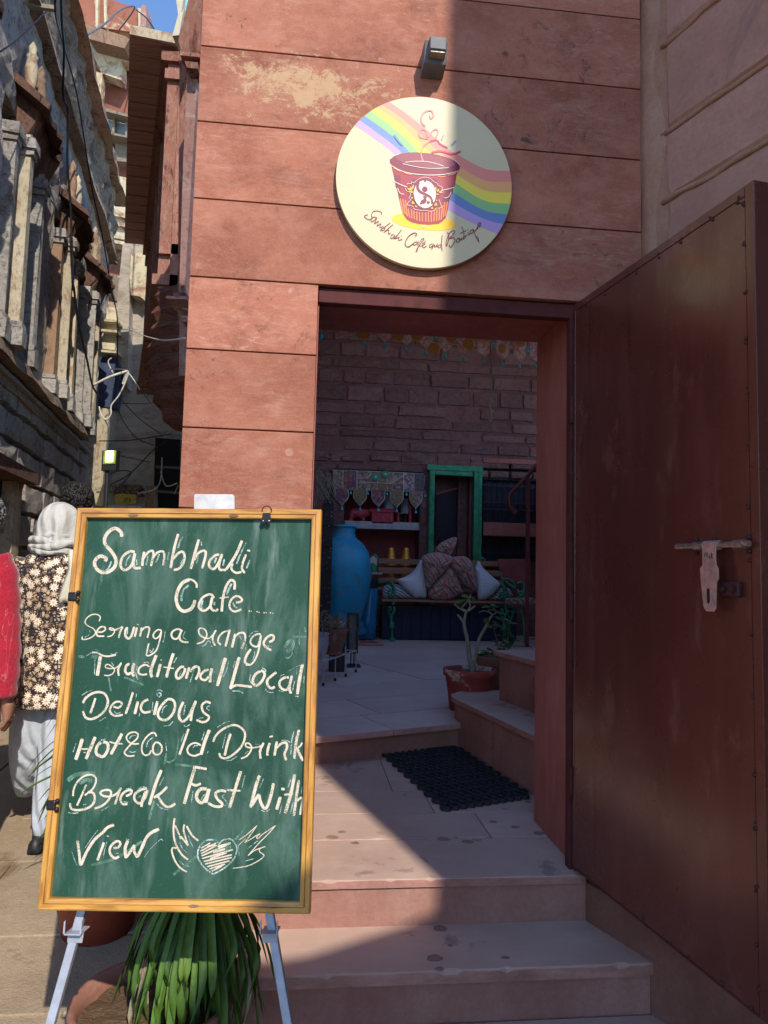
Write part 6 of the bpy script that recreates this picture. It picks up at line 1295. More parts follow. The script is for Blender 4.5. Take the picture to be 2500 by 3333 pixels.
# turquoise urn, blue container, dark post
pu = onY(1102, 2075, 6.2); pu.z = ZP; un = thing('turquoise_urn', pu, 'very large turquoise painted clay urn with a ringed neck beside the bench', 'urn')
k_ = 8.75 / 2310; zf = lambda v: onY(1102, v, 6.2 - .1).z
prof = [(50, 2078), (62, 2040), (78, 1995), (92, 1940), (101, 1880), (100, 1835), (90, 1795), (72, 1768), (52, 1752), (45, 1744), (47, 1738), (42, 1735), (46, 1730), (42, 1727), (46, 1722), (43, 1719), (50, 1714), (49, 1708), (40, 1709), (36, 1730)]
m = MB(); m.lathe([(r_ * k_, zf(v) if i else ZP) for i, (r_, v) in enumerate(prof)], Vector((pu.x, pu.y, 0)), 40, False); m.build('urn_body', M_urn, un, smooth=True)
bc = onY(1200, 2060, 6.75); bc.z = ZP; bcn = thing('blue_container', bc, 'tall glossy blue plastic container with a dark lid between the urn and bench', 'container')
m = MB(); m.rings([[bc + Vector((r_ * math.cos(k * math.pi / 8) + x, r_ * .8 * math.sin(k * math.pi / 8), z_)) for k in range(16)] for r_, z_, x in ((.13, .02, -.03), (.11, .25, -.01), (.10, .5, .01), (.085, .66, .02), (.08, .68, .02))]); m.build('container_body', M_bluecan, bcn, smooth=True)
m = MB(); m.lathe([(.088, .68), (.088, .78), (.06, .80)], bc + Vector((.02, 0, 0)), 16); m.build('lid', M_black, bcn)
m = MB(); m.prism([bc + Vector(v_) for v_ in ((-.28, -.12, .02), (-.02, -.12, .10), (-.12, -.12, .28), (-.25, -.12, .20))], (0, .1, 0)); m.build('folded_sheet', M_bluecan, bcn, bevel=.01)
hl = thing('small_lantern', onY(*K1(745, 1500), 6.9), 'tiny green and cream house shaped lantern beside the bench back', 'lantern')
a = onY(*K1(745, 1500), 6.9)
m = MB(); m.prism([onY(*K1(x, y), 6.9) for x, y in ((700, 1330), (745, 1280), (798, 1325), (795, 1420), (700, 1430))], (0, .08, 0)); m.build('house_body', M_trim, hl)
m = MB(); m.lathe([(.05, 0), (.045, .09), (.015, .12)], a, 10); m.build('foot', M_greeniron, hl)
m = MB(); m.box((a.x - .07, 6.86, a.z - .03), (a.x + .12, 6.98, a.z - .005)); m.build('stand_shelf', M_shelf, hl)
dp = onY(1070, 2050, 5.6); dp.z = ZP; po = thing('dark_post', dp, 'dark carved wooden post with pale studs and dried garland, left inside the gateway', 'post')
pl_, pr2 = onY(1050, 1700, 5.6).x, onY(1084, 1700, 5.6).x; zt_ = onY(1070, 1580, 5.6).z
m = MB(); m.cbox((pl_, 5.6, ZP), (pr2, 5.72, zt_), .008); m.build('post_body', plain('dark_carved_wood', (.03, .018, .016), .6), po)
random.seed(4)
for i in range(34):
    m = MB(); m.sphere(Vector((random.uniform(pl_ + .01, pr2 - .01), 5.598, random.uniform(.4, zt_ - .03))), (random.uniform(.003, .007),) * 3, 6, 4); m.build('stud', M_trim, po)
for z_ in (.75, 1.05, 1.35, 1.6): m = MB(); m.box((pl_ - .006, 5.585, z_), (pr2 + .006, 5.60, z_ + .025)); m.build('carved_band', bpy.data.materials['dark_carved_wood'], po)
m = MB()
for i in range(46):
    a = onY(*K1(random.uniform(-30, 150), random.uniform(130, 420)), 5.5); m.tube(cr([a, a + Vector((random.uniform(-.03, .06), random.uniform(-.03, .03), random.uniform(-.08, .02))), a + Vector((random.uniform(-.02, .10), 0, random.uniform(-.22, -.05)))], 3), [.004] * 7, 4)
m.build('dried_garland', M_hay, po, kind='stuff')

# speaker on a stand, plant stand, pots
sb_ = onY(1148, 2171, 4.2); sb_.z = ZP; sk = thing('small_speaker', sb_, 'slim dark box speaker standing on twin black poles in the courtyard', 'speaker')
a, b_ = onY(1127, 2125, 4.2), onY(1167, 1995, 4.2); m = MB(); m.cbox((a.x, 4.12, a.z), (b_.x, 4.26, b_.z), .008); m.build('cabinet', M_black, sk)
m = MB(); m.box((a.x + .02, 4.112, a.z + .02), (b_.x - .03, 4.119, b_.z - .02)); m.build('grille', M_lampgrey, sk)
for dx in (.045, .075): m = MB(); m.tube([Vector((a.x + dx, 4.2, a.z)), Vector((a.x + dx, 4.2, ZP + .01))], .006, 8); m.build('pole', M_black, sk)
m = MB(); m.cbox((a.x - .0, 4.12, ZP), (b_.x + .03, 4.30, ZP + .015), .004); m.build('base_plate', M_black, sk)
A1, A2 = onZ(1052, 2233, ZP), onZ(1158, 2188, ZP); ws = thing('plant_stand', A1, 'low white wire plant stand with four visible legs left in the courtyard', 'plant stand')
hgt = .19; dv = (A2 - A1); off_ = Vector((-.28, .10, 0))
for t in (0, .33, .66, 1):
    q = A1 + dv * t; m = MB(); m.tube([q + Vector((0, 0, .02)), q + Vector((0, 0, hgt))], .0045, 6); m.build('leg', M_whiteiron, ws); m = MB(); m.lathe([(.012, 0), (.010, .02), (.005, .028)], q, 8); m.build('foot', M_black, ws)
    m = MB(); m.tube([q + Vector((0, 0, hgt)), q + off_ + Vector((0, 0, hgt))], .0045, 6); m.build('cross_wire', M_whiteiron, ws)
m = MB(); m.tube([A1 - dv * .05 + Vector((0, 0, hgt)), A2 + Vector((0, 0, hgt))], .006, 6); m.build('top_rail', M_whiteiron, ws)
def pot(name, c_, prof, mat, label, soil=None, cat='pot', rim=None):
    t = thing(name, c_, label, cat); m = MB(); m.lathe(prof, c_, 36, False); m.build('pot_body', mat, t, smooth=True)
    if soil:
        m = MB(); r_, z_ = soil; rs = [[c_ + Vector((q * math.cos(k * math.pi / 14), q * math.sin(k * math.pi / 14), z_ + random.uniform(-.006, .006) * (r_ / .2))) for k in range(28)] for q in (r_, r_ * .8, r_ * .6, r_ * .4, r_ * .2, .002)]; m.rings(rs, False); m.build('soil', M_soil, t)
    return t
zz0 = ZP + hgt + .005
c1_ = A1 + dv * .12 + off_ * .35; c1_.z = zz0; pot('white_pot', c1_, [(.05, 0), (.08, .04), (.10, .12), (.095, .19), (.105, .20), (.098, .205), (.088, .19)], M_whitepot, 'white glazed pot at the near end of the wire plant stand', (.088, .185))
c2_ = A1 + dv * .55 + off_ * .25; c2_.z = zz0; pot('brown_pot', c2_, [(.07, 0), (.06, .03), (.075, .06), (.10, .17), (.115, .21), (.108, .213), (.095, .19)], M_pot2, 'brown flared clay pot with straggly dry stems on the wire stand', (.095, .19))
c3_ = onY(1097, 2100, 3.9); c3_.z = ZP + .28; pot('ribbed_pot', c3_, [(.05, 0), (.07, .15), (.075, .155), (.07, .16), (.06, .15)], M_trim, 'small pale ribbed pot behind the brown pot', (.06, .14)); 
blk = thing('pot_block', Vector((c3_.x, c3_.y, ZP)), 'plain dark block holding up the ribbed pot', 'block'); m = MB(); m.cbox((c3_.x - .07, c3_.y - .07, ZP), (c3_.x + .07, c3_.y + .07, ZP + .28), .006); m.build('block_body', M_black, blk)
def twigs(c_, n, name, label, mat, leafm, spread, hgt_, droop, seed, leaf=.03):
    random.seed(seed); t = thing(name, c_, label, 'plant'); m = MB(); lf = MB()
    for i in range(n):
        az = random.uniform(0, 2 * math.pi); L = random.uniform(.5, 1) * spread; h = random.uniform(.3, 1) * hgt_; d = Vector((math.cos(az), math.sin(az), 0))
        q = cr([c_, c_ + d * L * .3 + Vector((0, 0, h * .8)), c_ + d * L * .7 + Vector((0, 0, h)), c_ + d * L + Vector((random.uniform(-.02, .02), 0, h - droop * random.uniform(.3, 1)))], 4)
        m.tube(q, [.004 - .003 * k / len(q) for k in range(len(q))], 4)
        for k in range(3, len(q), 2):
            e = q[k]; a2 = random.uniform(0, 6.28); s_ = Vector((math.cos(a2), math.sin(a2), random.uniform(-.4, .4))) * leaf; n_ = s_.cross(Vector((0, 0, 1))).normalized() * leaf * .28
            lf.add([e, e + s_ * .5 + n_, e + s_, e + s_ * .5 - n_], [(0, 1, 2, 3)])
    m.build('stems', mat, t); lf.build('leaves', leafm, t, kind='stuff'); return t
twigs(c1_ + Vector((0, 0, .19)), 22, 'straggly_plant', 'bushy grey green trailing plant in the white pot', M_stem, M_leaf2, .22, .22, .15, 1)
twigs(c2_ + Vector((0, 0, .19)), 26, 'dry_plant', 'dry drooping stems spilling over the brown flared pot', M_hay, M_hay, .22, .14, .38, 2, .025)
twigs(c3_ + Vector((0, 0, .14)), 12, 'small_succulent', 'small leafy sprig in the pale ribbed pot', M_stem, M_leaf2, .10, .10, .03, 3)
rs_ = onZ(1205, 2098, ZP); rst = thing('red_cloth', rs_, 'crumpled red cloth on a low stone slab by the bench foot', 'cloth')
a, b_ = onZ(1165, 2100, ZP), onZ(1243, 2098, ZP); m = MB(); m.cbox((a.x, a.y - .1, ZP), (b_.x, b_.y + .15, ZP + .035), .006); m.build('slab', M_slab, rst)
m = MB(); rs = []
for j in range(5):
    rs.append([Vector((a.x + .02 + (b_.x - a.x - .08) * i / 10, a.y - .06 + j * .035, ZP + .038 + .03 * abs(noise.noise(Vector((i * .7, j * .9, 2)))) * (1 if 0 < i < 10 else 0))) for i in range(11)])
m.rings(rs, False, False); m.build('cloth', M_crim, rst, smooth=True)

# frangipani in the peeling pot
fc = onZ(1528, 2322, ZP); fc.z = ZP; d_ = ray(1528, 2250); d_.z = 0; fc += d_.normalized() * .14
fp = pot('peeling_pot', fc, [(.0, 0), (.135, 0), (.148, .12), (.165, .22), (.178, .225), (.182, .262), (.176, .268), (.160, .262), (.155, .235)], M_potpeel, 'red painted clay pot with flaking white patches beside the inner step', (.157, .238))
FY = fc.y
fr_ = thing('frangipani', fc + Vector((0, 0, .24)), 'bare forked grey stems of a young tree with few leaves in the peeling pot', 'plant')
def FK(lst, Y=None): return [onY(*K4(x, y), FY if Y is None else Y) for x, y in lst]
m = MB()
for lst, r0, r1 in (([(640, 1640), (645, 1540), (610, 1400), (590, 1200), (560, 1030), (525, 870), (535, 760), (555, 670)], .019, .0085), ([(650, 1560), (690, 1420), (730, 1200), (770, 1060), (850, 920), (900, 810), (965, 715)], .0145, .0075), ([(525, 860), (480, 780), (425, 715)], .009, .007), ([(555, 665), (500, 640), (430, 600), (375, 548)], .009, .006), ([(560, 660), (490, 610), (560, 520), (610, 450), (630, 400)], .009, .005), ([(565, 665), (610, 610), (615, 560), (600, 480)], .008, .005), ([(570, 665), (640, 620), (700, 582)], .010, .007), ([(965, 712), (900, 670), (830, 655), (750, 680)], .005, .003), ([(965, 712), (1010, 690), (1040, 670)], .005, .003)):
    q = cr(FK(lst), 4); m.tube(q, [r0 + (r1 - r0) * i / (len(q) - 1) for i in range(len(q))], 8)
m.build('stem', M_stem, fr_, smooth=True)
def leaf(a, b_, w_, mat, par, sag=.2, name='leaf', nz=Vector((0, -.4, 1))):
    d = b_ - a; sd_ = d.cross(nz); sd_ = sd_.normalized() if sd_.length > 1e-5 else Vector((1, 0, 0)); m = MB(); rs = []
    for i in range(7):
        t = i / 6; c_ = a + d * t - Vector((0, 0, 1)) * (sag * d.length * t * t) ; hw_ = w_ * math.sin(math.pi * min(1, t * .93 + .05)) ** .8
        rs.append([c_ - sd_ * hw_, c_ + Vector((0, 0, -hw_ * .25)), c_ + sd_ * hw_])
    m.rings(rs, False, False); return m.build(name, mat, par, smooth=True)
for (a, b_, w_) in (((600, 440), (480, 400), .016), ((570, 490), (375, 505), .014), ((560, 500), (385, 545), .013), ((620, 450), (700, 440), .012), ((620, 470), (720, 490), .012), ((930, 590), (785, 575), .011), ((940, 580), (1000, 535), .010), ((950, 590), (1060, 572), .010), ((950, 640), (890, 640), .013), ((960, 640), (1025, 630), .018), ((1010, 670), (1180, 680), .015), ((1000, 750), (1140, 780), .016), ((960, 830), (1080, 850), .016), ((940, 870), (900, 900), .018), ((900, 770), (830, 820), .017), ((1040, 890), (1110, 880), .014), ((1120, 780), (1240, 785), .012), ((1100, 820), (1230, 850), .012)):
    leaf(FK([a])[0], FK([b_])[0], w_ * 1.7, M_leaf2, fr_)
# leafy plant in the dark pot behind
g0 = onY(*K4(1040, 1500), FY + .35); g0.z = ZP
pot('dark_pot', g0, [(.11, 0), (.13, .2), (.165, .30), (.168, .315), (.155, .315), (.145, .28)], M_pot2, 'dark wide pot half hidden between the peeling pot and the inner steps', (.145, .29))
bp_ = thing('leafy_shrub', g0 + Vector((0, 0, .3)), 'loose leafy green shrub growing behind the stone steps', 'plant'); random.seed(12)
m = MB(); tips = []
for lst in ([(1000, 1400), (1040, 1180), (1000, 1000), (975, 860)], [(1060, 1400), (1200, 1100), (1190, 960), (1230, 830)], [(1080, 1400), (1290, 1150), (1330, 1080)], [(1000, 1420), (900, 1290), (840, 1330)], [(960, 1420), (860, 1380), (760, 1330)], [(1000, 1400), (960, 1300), (940, 1240)], [(1050, 1400), (1120, 1230), (1150, 1180)]):
    q = cr([onY(*K4(x, y), FY + .33) for x, y in lst], 5); m.tube(q, [.005 - .003 * i / len(q) for i in range(len(q))], 5); tips += q[4:]
m.build('stem', M_stem, bp_)
for i in range(110):
    a = random.choice(tips); az = random.uniform(0, 6.28); L = random.uniform(.03, .06); leaf(a, a + Vector((math.cos(az) * L, math.sin(az) * L * .7, random.uniform(-.02, .02))), random.uniform(.008, .016), M_leaf2, bp_)
# handrail
hr = thing('stair_handrail', onY(1717, 2109, 2.0), 'dark red tubular handrail curling down at the foot of the inner stairs', 'handrail')
HY = 2.0; hp_ = lambda x, y: onY(*K2(x, y), HY)
m = MB(); m.tube(cr([hp_(2000, -330), hp_(1600, 110), hp_(1450, 280), hp_(1310, 425), hp_(1272, 500), hp_(1290, 590), hp_(1325, 660), hp_(1365, 712)], 8), .0135, 12); m.build('rail_tube', M_rail, hr, smooth=True)
a = hp_(1530, 210); m = MB(); m.box((a.x - .011, HY - .011, ZS2), (a.x + .011, HY + .011, a.z)); m.build('rail_post', M_rail, hr)

# toran garland hung across the inside of the gateway
LT = crop(1000, 950, .4822)
YT_ = .78
tr = thing('doorway_toran', onY(*LT(800, 260), YT_), 'mirrorwork toran with pink flaps and turquoise tassels hung across the doorway top', 'hanging')
bandz = lambda x: 215 + (x - 90) * .075
m = MB(); q = [onY(*LT(x, y), YT_) for x, y in ((20, bandz(20) - 90), (1640, bandz(1640) - 90), (1640, bandz(1640) + 2), (20, bandz(20) + 2))]; m.prism(q, (0, .006, 0)); m.build('band', M_toran, tr)
pend = [(98, 40, 268), (245, 62, 296), (382, 70, 262), (525, 84, 336), (672, 72, 360), (803, 84, 380), (937, 92, 404), (1058, 76, 418), (1198, 90, 436), (1322, 82, 456), (1437, 74, 472), (1545, 80, 470)]
for k, (cx, w_, yb_) in enumerate(pend):
    y0 = bandz(cx); h = w_ / 2; sh = yb_ - 48
    ol = [(cx - h, y0), (cx + h, y0), (cx + h, sh), (cx + h * .75, sh + 18), (cx + h * .3, yb_ - 12), (cx, yb_), (cx - h * .3, yb_ - 12), (cx - h * .75, sh + 18), (cx - h, sh)]
    m = MB(); m.prism([onY(*LT(x, y), YT_) for x, y in ol], (0, .004, 0)); o = m.build('flap', M_toran, tr)
    m = MB(); m.prism([onY(*LT(cx + (x - cx) * 1.12, y + (3 if y > y0 else 0)), YT_ + .0045) for x, y in ol], (0, .002, 0)); m.build('flap_border', M_trim, o)
    if k not in (1,): tassel(onY(*LT(cx - 3, yb_ + 24), YT_), .0125, tr)
for cx, cy in ((870, 305), (1265, 355), (1490, 392), (92, 300), (385, 340)): tassel(onY(*LT(cx, cy), YT_ - .01), .0125, tr)
for k, (cx, cy, r_) in enumerate(((382, 275, 50), (612, 290, 46), (742, 292, 42), (858, 380, 43), (975, 305, 42), (1090, 352, 44), (1210, 300, 40), (1316, 380, 38), (1440, 330, 42))):
    c_ = onY(*LT(cx, cy), YT_ - .02); rr = r_ * .4822 / 2310 * 3.4; m = MB(); sq = .75 if k == 7 else 1
    m.rings([[c_ + Vector((rr * q_ * sq * math.cos(a * math.pi / 14), y_, rr * q_ * math.sin(a * math.pi / 14))) for a in range(28)] for q_, y_ in ((1, .002), (1, 0), (.9, -.002))]); m.build('hanging_disc', M_brass, tr)
gs = thing('thread_garland', onY(*LT(1240, 350), YT_), 'thin knotted dry garland hanging straight down from the toran', 'garland')
m = MB(); q = [onY(*LT(1242 - 6 * math.sin(i * .5), 300 + i * 28.5), YT_) for i in range(21)]; m.tube(q, [.0035 + .0018 * ((i * 7) % 3 == 0) for i in range(21)], 6); m.build('cord', M_hay, gs)
for y in (440, 512, 598, 672, 735, 805, 860, 872): m = MB(); m.sphere(onY(*LT(1238 + random.uniform(-10, 10), y), YT_), (random.uniform(.004, .008),) * 3, 7, 5); m.build('knot', M_hay, gs)

# rubber mat with round holes
mc = [onZ(u, v, ZT) for u, v in ((1245, 2459), (1486, 2437), (1730, 2600), (1450, 2643))]
mt = MB(); Uv = (mc[1] - mc[0]); Vv = (mc[3] - mc[0]); U2 = (mc[2] - mc[3]); NU, NV = 11, 19
n_ = 12
for j in range(NV):
    for i in range(NU):
        t = (i + .5 + (.25 if j % 2 else -.25)) / NU; s_ = (j + .5) / NV
        c_ = mc[0] + Vv * s_ + (Uv * (1 - s_) + U2 * s_) * t
        c_.z = ZT + .001; ax = Uv.normalized(); ay = Vector((-ax.y, ax.x, 0)); ru = Uv.length / NU * .56; rv = Vv.length / NV * .62
        ro = [c_ + ax * ru * math.cos(k * 2 * math.pi / n_) + ay * rv * math.sin(k * 2 * math.pi / n_) for k in range(n_)]
        ri = [c_ + (p_ - c_) * .74 for p_ in ro]; up = Vector((0, 0, .020 - .0006 * ((i + j) % 2)))
        mt.add(ro + ri + [p_ + up for p_ in ro] + [p_ + up for p_ in ri], [(2 * n_ + k, 2 * n_ + (k + 1) % n_, 3 * n_ + (k + 1) % n_, 3 * n_ + k) for k in range(n_)] + [(k, (k + 1) % n_, 2 * n_ + (k + 1) % n_, 2 * n_ + k) for k in range(n_)] + [(n_ + k, 3 * n_ + k, 3 * n_ + (k + 1) % n_, n_ + (k + 1) % n_) for k in range(n_)])
rm = thing('rubber_mat', (mc[0] + mc[2]) / 2, 'black rubber honeycomb doormat lying on the pink sandstone landing', 'doormat'); mt.build('honeycomb', M_mat, rm, kind='stuff')
# ================================================================== pots and strap-leaved plants under the board
pA = atD(318, 3000, 2.73); pA.z = zg(pA.y) + .012
potA = pot('red_pot', pA, [(.0, 0), (.128, 0), (.150, .15), (.172, .33), (.188, .335), (.190, .375), (.176, .377), (.165, .34)], M_terr, 'big smooth terracotta red pot on the lane behind the left easel leg', (.165, .345))
def strap(pts, w_, mat, par, nz=None):
    q = cr(pts, 4); n = len(q); m = MB(); rs = []
    for i, p_ in enumerate(q):
        t = i / (n - 1); tn = (q[min(i + 1, n - 1)] - q[max(i - 1, 0)]).normalized(); out = Vector((tn.x, tn.y, 0)); sd_ = tn.cross(Vector((0, 0, 1)) if abs(tn.z) < .98 else out.normalized() if out.length > .01 else Vector((1, 0, 0)))
        if nz is not None: sd_ = nz
        sd_ = sd_.normalized(); hw_ = w_ * min(1, .55 + t * 1.6) * (1 - max(0, (t - .6) / .4) ** 2.2) + .0004; up = sd_.cross(tn).normalized()
        rs.append([p_ - sd_ * hw_, p_ - up * hw_ * .6, p_ + sd_ * hw_])
    m.rings(rs, False, False); return m.build('leaf', mat, par, smooth=True)
bpl = thing('spiky_leaf_plant', pA + Vector((0, 0, .34)), 'strap leaved green plant poking out left of the chalkboard frame', 'plant')
random.seed(40); Z5 = crop(0, 2300, .2713); cA = pA + Vector((0, 0, .36))
for (x, y, d_, w_, hh) in ((520, 128, 2.7, .0035, .52), (528, 290, 2.65, .0035, .42), (528, 425, 2.6, .004, .40), (258, 845, 2.55, .004, .44), (300, 915, 2.5, .0055, .42), (300, 880, 2.55, .010, .30), (165, 1105, 2.5, .008, .22), (355, 905, 2.6, .004, .24), (470, 1290, 2.5, .011, .40), (435, 1595, 2.5, .013, .12), (500, 1535, 2.48, .010, .16), (522, 1360, 2.52, .012, .33), (515, 715, 2.6, .004, .3), (440, 1160, 2.55, .006, .30)):
    tip = atD(*Z5(x, y), d_ + .1); mid = cA.lerp(tip, .45); mid.z = max(cA.z, tip.z) + hh * .33; q2 = cA.lerp(tip, .78); q2.z = tip.z + (mid.z - tip.z) * .62
    strap([cA, cA.lerp(mid, .5) + Vector((0, 0, .05)), mid, q2, tip], w_, M_strap, bpl)
for i in range(26):
    az = random.uniform(-2.0, 2.6); L = random.uniform(.22, .40); h = random.uniform(.1, .4); d = Vector((math.cos(az), math.sin(az), 0))
    strap([cA, cA + d * L * .3 + Vector((0, 0, h * .8)), cA + d * L * .7 + Vector((0, 0, h * .9)), cA + d * L + Vector((0, 0, h * .5 - .12))], random.uniform(.006, .011), M_strap, bpl)
for i in range(10):
    az = random.uniform(2.6, 4.2); L = random.uniform(.16, .26); h = random.uniform(.1, .3); d = Vector((math.cos(az), math.sin(az), 0))
    strap([cA, cA + d * L * .3 + Vector((0, 0, h * .8)), cA + d * L * .7 + Vector((0, 0, h * .9)), cA + d * L + Vector((0, 0, h * .5 - .10))], random.uniform(.006, .011), M_strap, bpl)
pB = atD(498, 3255, 1.95); zr = -.085; pB.z = zg(pB.y) + .012; HB = zr - pB.z
potB = pot('wide_clay_pot', pB, [(.0, 0), (.13, 0), (.175, HB * .55), (.200, HB - .035), (.216, HB - .03), (.219, HB), (.202, HB + .002), (.192, HB - .03), (.19, HB - .05)], M_pot2, 'wide dusty clay pot of dry soil under the bottom edge of the chalkboard', (.192, HB - .045))
pC = atD(640, 3240, 2.02); headC = atD(648, 2990, 2.02); hz = headC.z + .04
pp_ = thing('drooping_plant', Vector((pC.x, pC.y, zr)), 'dense fountain of drooping green strap leaves growing in the wide clay pot', 'plant')
base = Vector((pC.x, pC.y, zr - .06)); hd = Vector((headC.x, headC.y, hz))
m = MB(); m.tube([base, base.lerp(hd, .5) + Vector((.01, 0, 0)), hd], [.028, .022, .018], 10); m.build('stem', M_hay, pp_)
for i in range(16):
    az = random.uniform(0, 6.28); a = base + Vector((0, 0, .05 + i * .004)); d = Vector((math.cos(az), math.sin(az), 0)); strap([a, a + d * .05 + Vector((0, 0, .03)), a + d * .10 - Vector((0, 0, .03))], .006, M_hay, pp_)
random.seed(77)
for i in range(120):
    az = random.uniform(0, 2 * math.pi)
    if math.sin(az) > .3 and random.random() < .45: az = -az
    lay = random.random(); L = .075 + .125 * random.random() ** .7; d = Vector((math.cos(az), math.sin(az), 0)); up_ = .03 + .10 * (1 - L / .20) + random.uniform(0, .03); drop = random.uniform(.16, .40) * (1.15 if L < .13 else .8)
    o = hd + Vector((0, 0, random.uniform(-.07, .05)))
    tip = o + d * L + Vector((random.uniform(-.035, .035), random.uniform(-.02, .02), -drop))
    k1 = o + d * L * .40 + Vector((0, 0, up_)); k2 = o + d * L * .82 + Vector((0, 0, up_ * .1 - drop * .18)); k3 = o + d * L * 1.02 + Vector((0, 0, -drop * .58))
    strap([o, k1, k2, k3, tip], random.uniform(.0062, .0115), M_strap if random.random() > .07 else M_hay, pp_)

# ================================================================== people in the lane
def figure(name, base, label, fig_h=1.66, rot=0, parts=None): return thing(name, base, label, 'person')
def ringE(c_, rx, ry, n=28, rot=0, fold=0, nf=9, ph=0):
    c_ = Vector(c_); r_ = []
    for k in range(n):
        a = 2 * math.pi * k / n; f = 1 + fold * math.sin(nf * a + ph) + fold * .6 * math.sin((nf * 1.7) * a + ph * 2.3)
        x, y = rx * f * math.cos(a), ry * f * math.sin(a); r_.append(c_ + Vector((x * math.cos(rot) - y * math.sin(rot), x * math.sin(rot) + y * math.cos(rot), 0)))
    return r_
def loft(par, name, mat, rs, cap=True): m = MB(); m.rings(rs, cap); o = m.build(name, mat, par, smooth=True); sb = o.modifiers.new('sub', 'SUBSURF'); sb.levels = 1; sb.render_levels = 1; return o
def hand(B, wrist, dirn, side, sc, par):
    """palm and five curled fingers continuing a forearm; returns (verts, edges, radii) to merge"""
    pass
def body(par, base, P, scale=1.0):
    """continuous body: P maps joint -> local point (x right, y away, z up), scaled"""
    names = list(P); V = [base + Vector(P[n]) for n in names]; ix = {n: i for i, n in enumerate(names)}
    Eg = [('pelvis', 'waist'), ('waist', 'chest'), ('chest', 'neck'), ('neck', 'head'), ('head', 'crown'), ('pelvis', 'hipL'), ('hipL', 'kneeL'), ('kneeL', 'ankleL'), ('ankleL', 'toeL'), ('pelvis', 'hipR'), ('hipR', 'kneeR'), ('kneeR', 'ankleR'), ('ankleR', 'toeR'),
          ('chest', 'shoL'), ('shoL', 'elbL'), ('elbL', 'wriL'), ('wriL', 'palmL'), ('chest', 'shoR'), ('shoR', 'elbR'), ('elbR', 'wriR'), ('wriR', 'palmR')]
    rad = dict(pelvis=(.13, .10), waist=(.11, .085), chest=(.13, .095), neck=.048, head=.075, crown=.055, hipL=.08, kneeL=.055, ankleL=.034, toeL=.03, hipR=.08, kneeR=.055, ankleR=.034, toeR=.03, shoL=.05, elbL=.037, wriL=.025, palmL=.03, shoR=.05, elbR=.037, wriR=.025, palmR=.03)
    VV = list(V); RR = [rad[n] for n in names]; EE = [(ix[a], ix[b_]) for a, b_ in Eg]
    for s_ in ('L', 'R'):
        wv, pv = V[ix['wri' + s_]], V[ix['palm' + s_]]; dn_ = (pv - wv).normalized(); fw = Vector((0, 1, 0)); lat = dn_.cross(fw).normalized(); acr = fw
        for k, ln in enumerate((.068, .076, .070, .055)):
            st_ = pv + acr * (.027 - .018 * k) + dn_ * .012; cu = lat * (.010 if s_ == 'L' else -.010); a = st_ + dn_ * ln * .35; b_ = a + dn_ * ln * .33 + cu; c_ = b_ + dn_ * ln * .28 + cu * 1.9
            n0 = len(VV); VV += [a, b_, c_]; RR += [.0095, .0088, .0075]; EE += [(ix['palm' + s_], n0), (n0, n0 + 1), (n0 + 1, n0 + 2)]
        a = wv.lerp(pv, .5) + acr * .034; b_ = a + dn_ * .028 + acr * .012; c_ = b_ + dn_ * .026 - acr * .002; n0 = len(VV); VV += [a, b_, c_]; RR += [.011, .010, .009]; EE += [(ix['wri' + s_], n0), (n0, n0 + 1), (n0 + 1, n0 + 2)]
    return skin('body', VV, EE, RR, M_skin, par, 1, ix['pelvis'])
def headface(par, c_, face=1):   # small features on the far side (people look away down the lane)
    for sx in (-1, 1):
        m = MB(); m.sphere(c_ + Vector((.085 * sx, .0, -.01)), (.012, .022, .032), 8, 6); m.build('ear', M_skin, par, smooth=True)
        m = MB(); m.sphere(c_ + Vector((.032 * sx, .092 * face, .01)), (.014, .008, .008), 8, 6); m.build('eye', M_trim, par, smooth=True)
    m = MB(); m.sphere(c_ + Vector((0, .105 * face, -.02)), (.014, .02, .028), 8, 6); m.build('nose', M_skin, par, smooth=True)
    m = MB(); m.sphere(c_ + Vector((0, .092 * face, -.062)), (.026, .008, .008), 8, 6); m.build('mouth', M_redlac, par, smooth=True)
def shoe(par, a, d, mat=M_shoe, L=.25):
    d = Vector((d[0], d[1], 0)).normalized(); s_ = Vector((-d.y, d.x, 0)); m = MB(); rs = []
    for t, w_, h in ((-.28, .020, .035), (-.22, .032, .07), (0, .036, .075), (.3, .040, .055), (.6, .044, .040), (.72, .026, .025)):
        c_ = a + d * L * t; rs.append([c_ + s_ * w_ * math.cos(k * math.pi / 5) + Vector((0, 0, max(0, h * math.sin(k * math.pi / 5)) + .004)) for k in range(10)])
    m.rings(rs); m.build('shoe', mat, par, smooth=True)
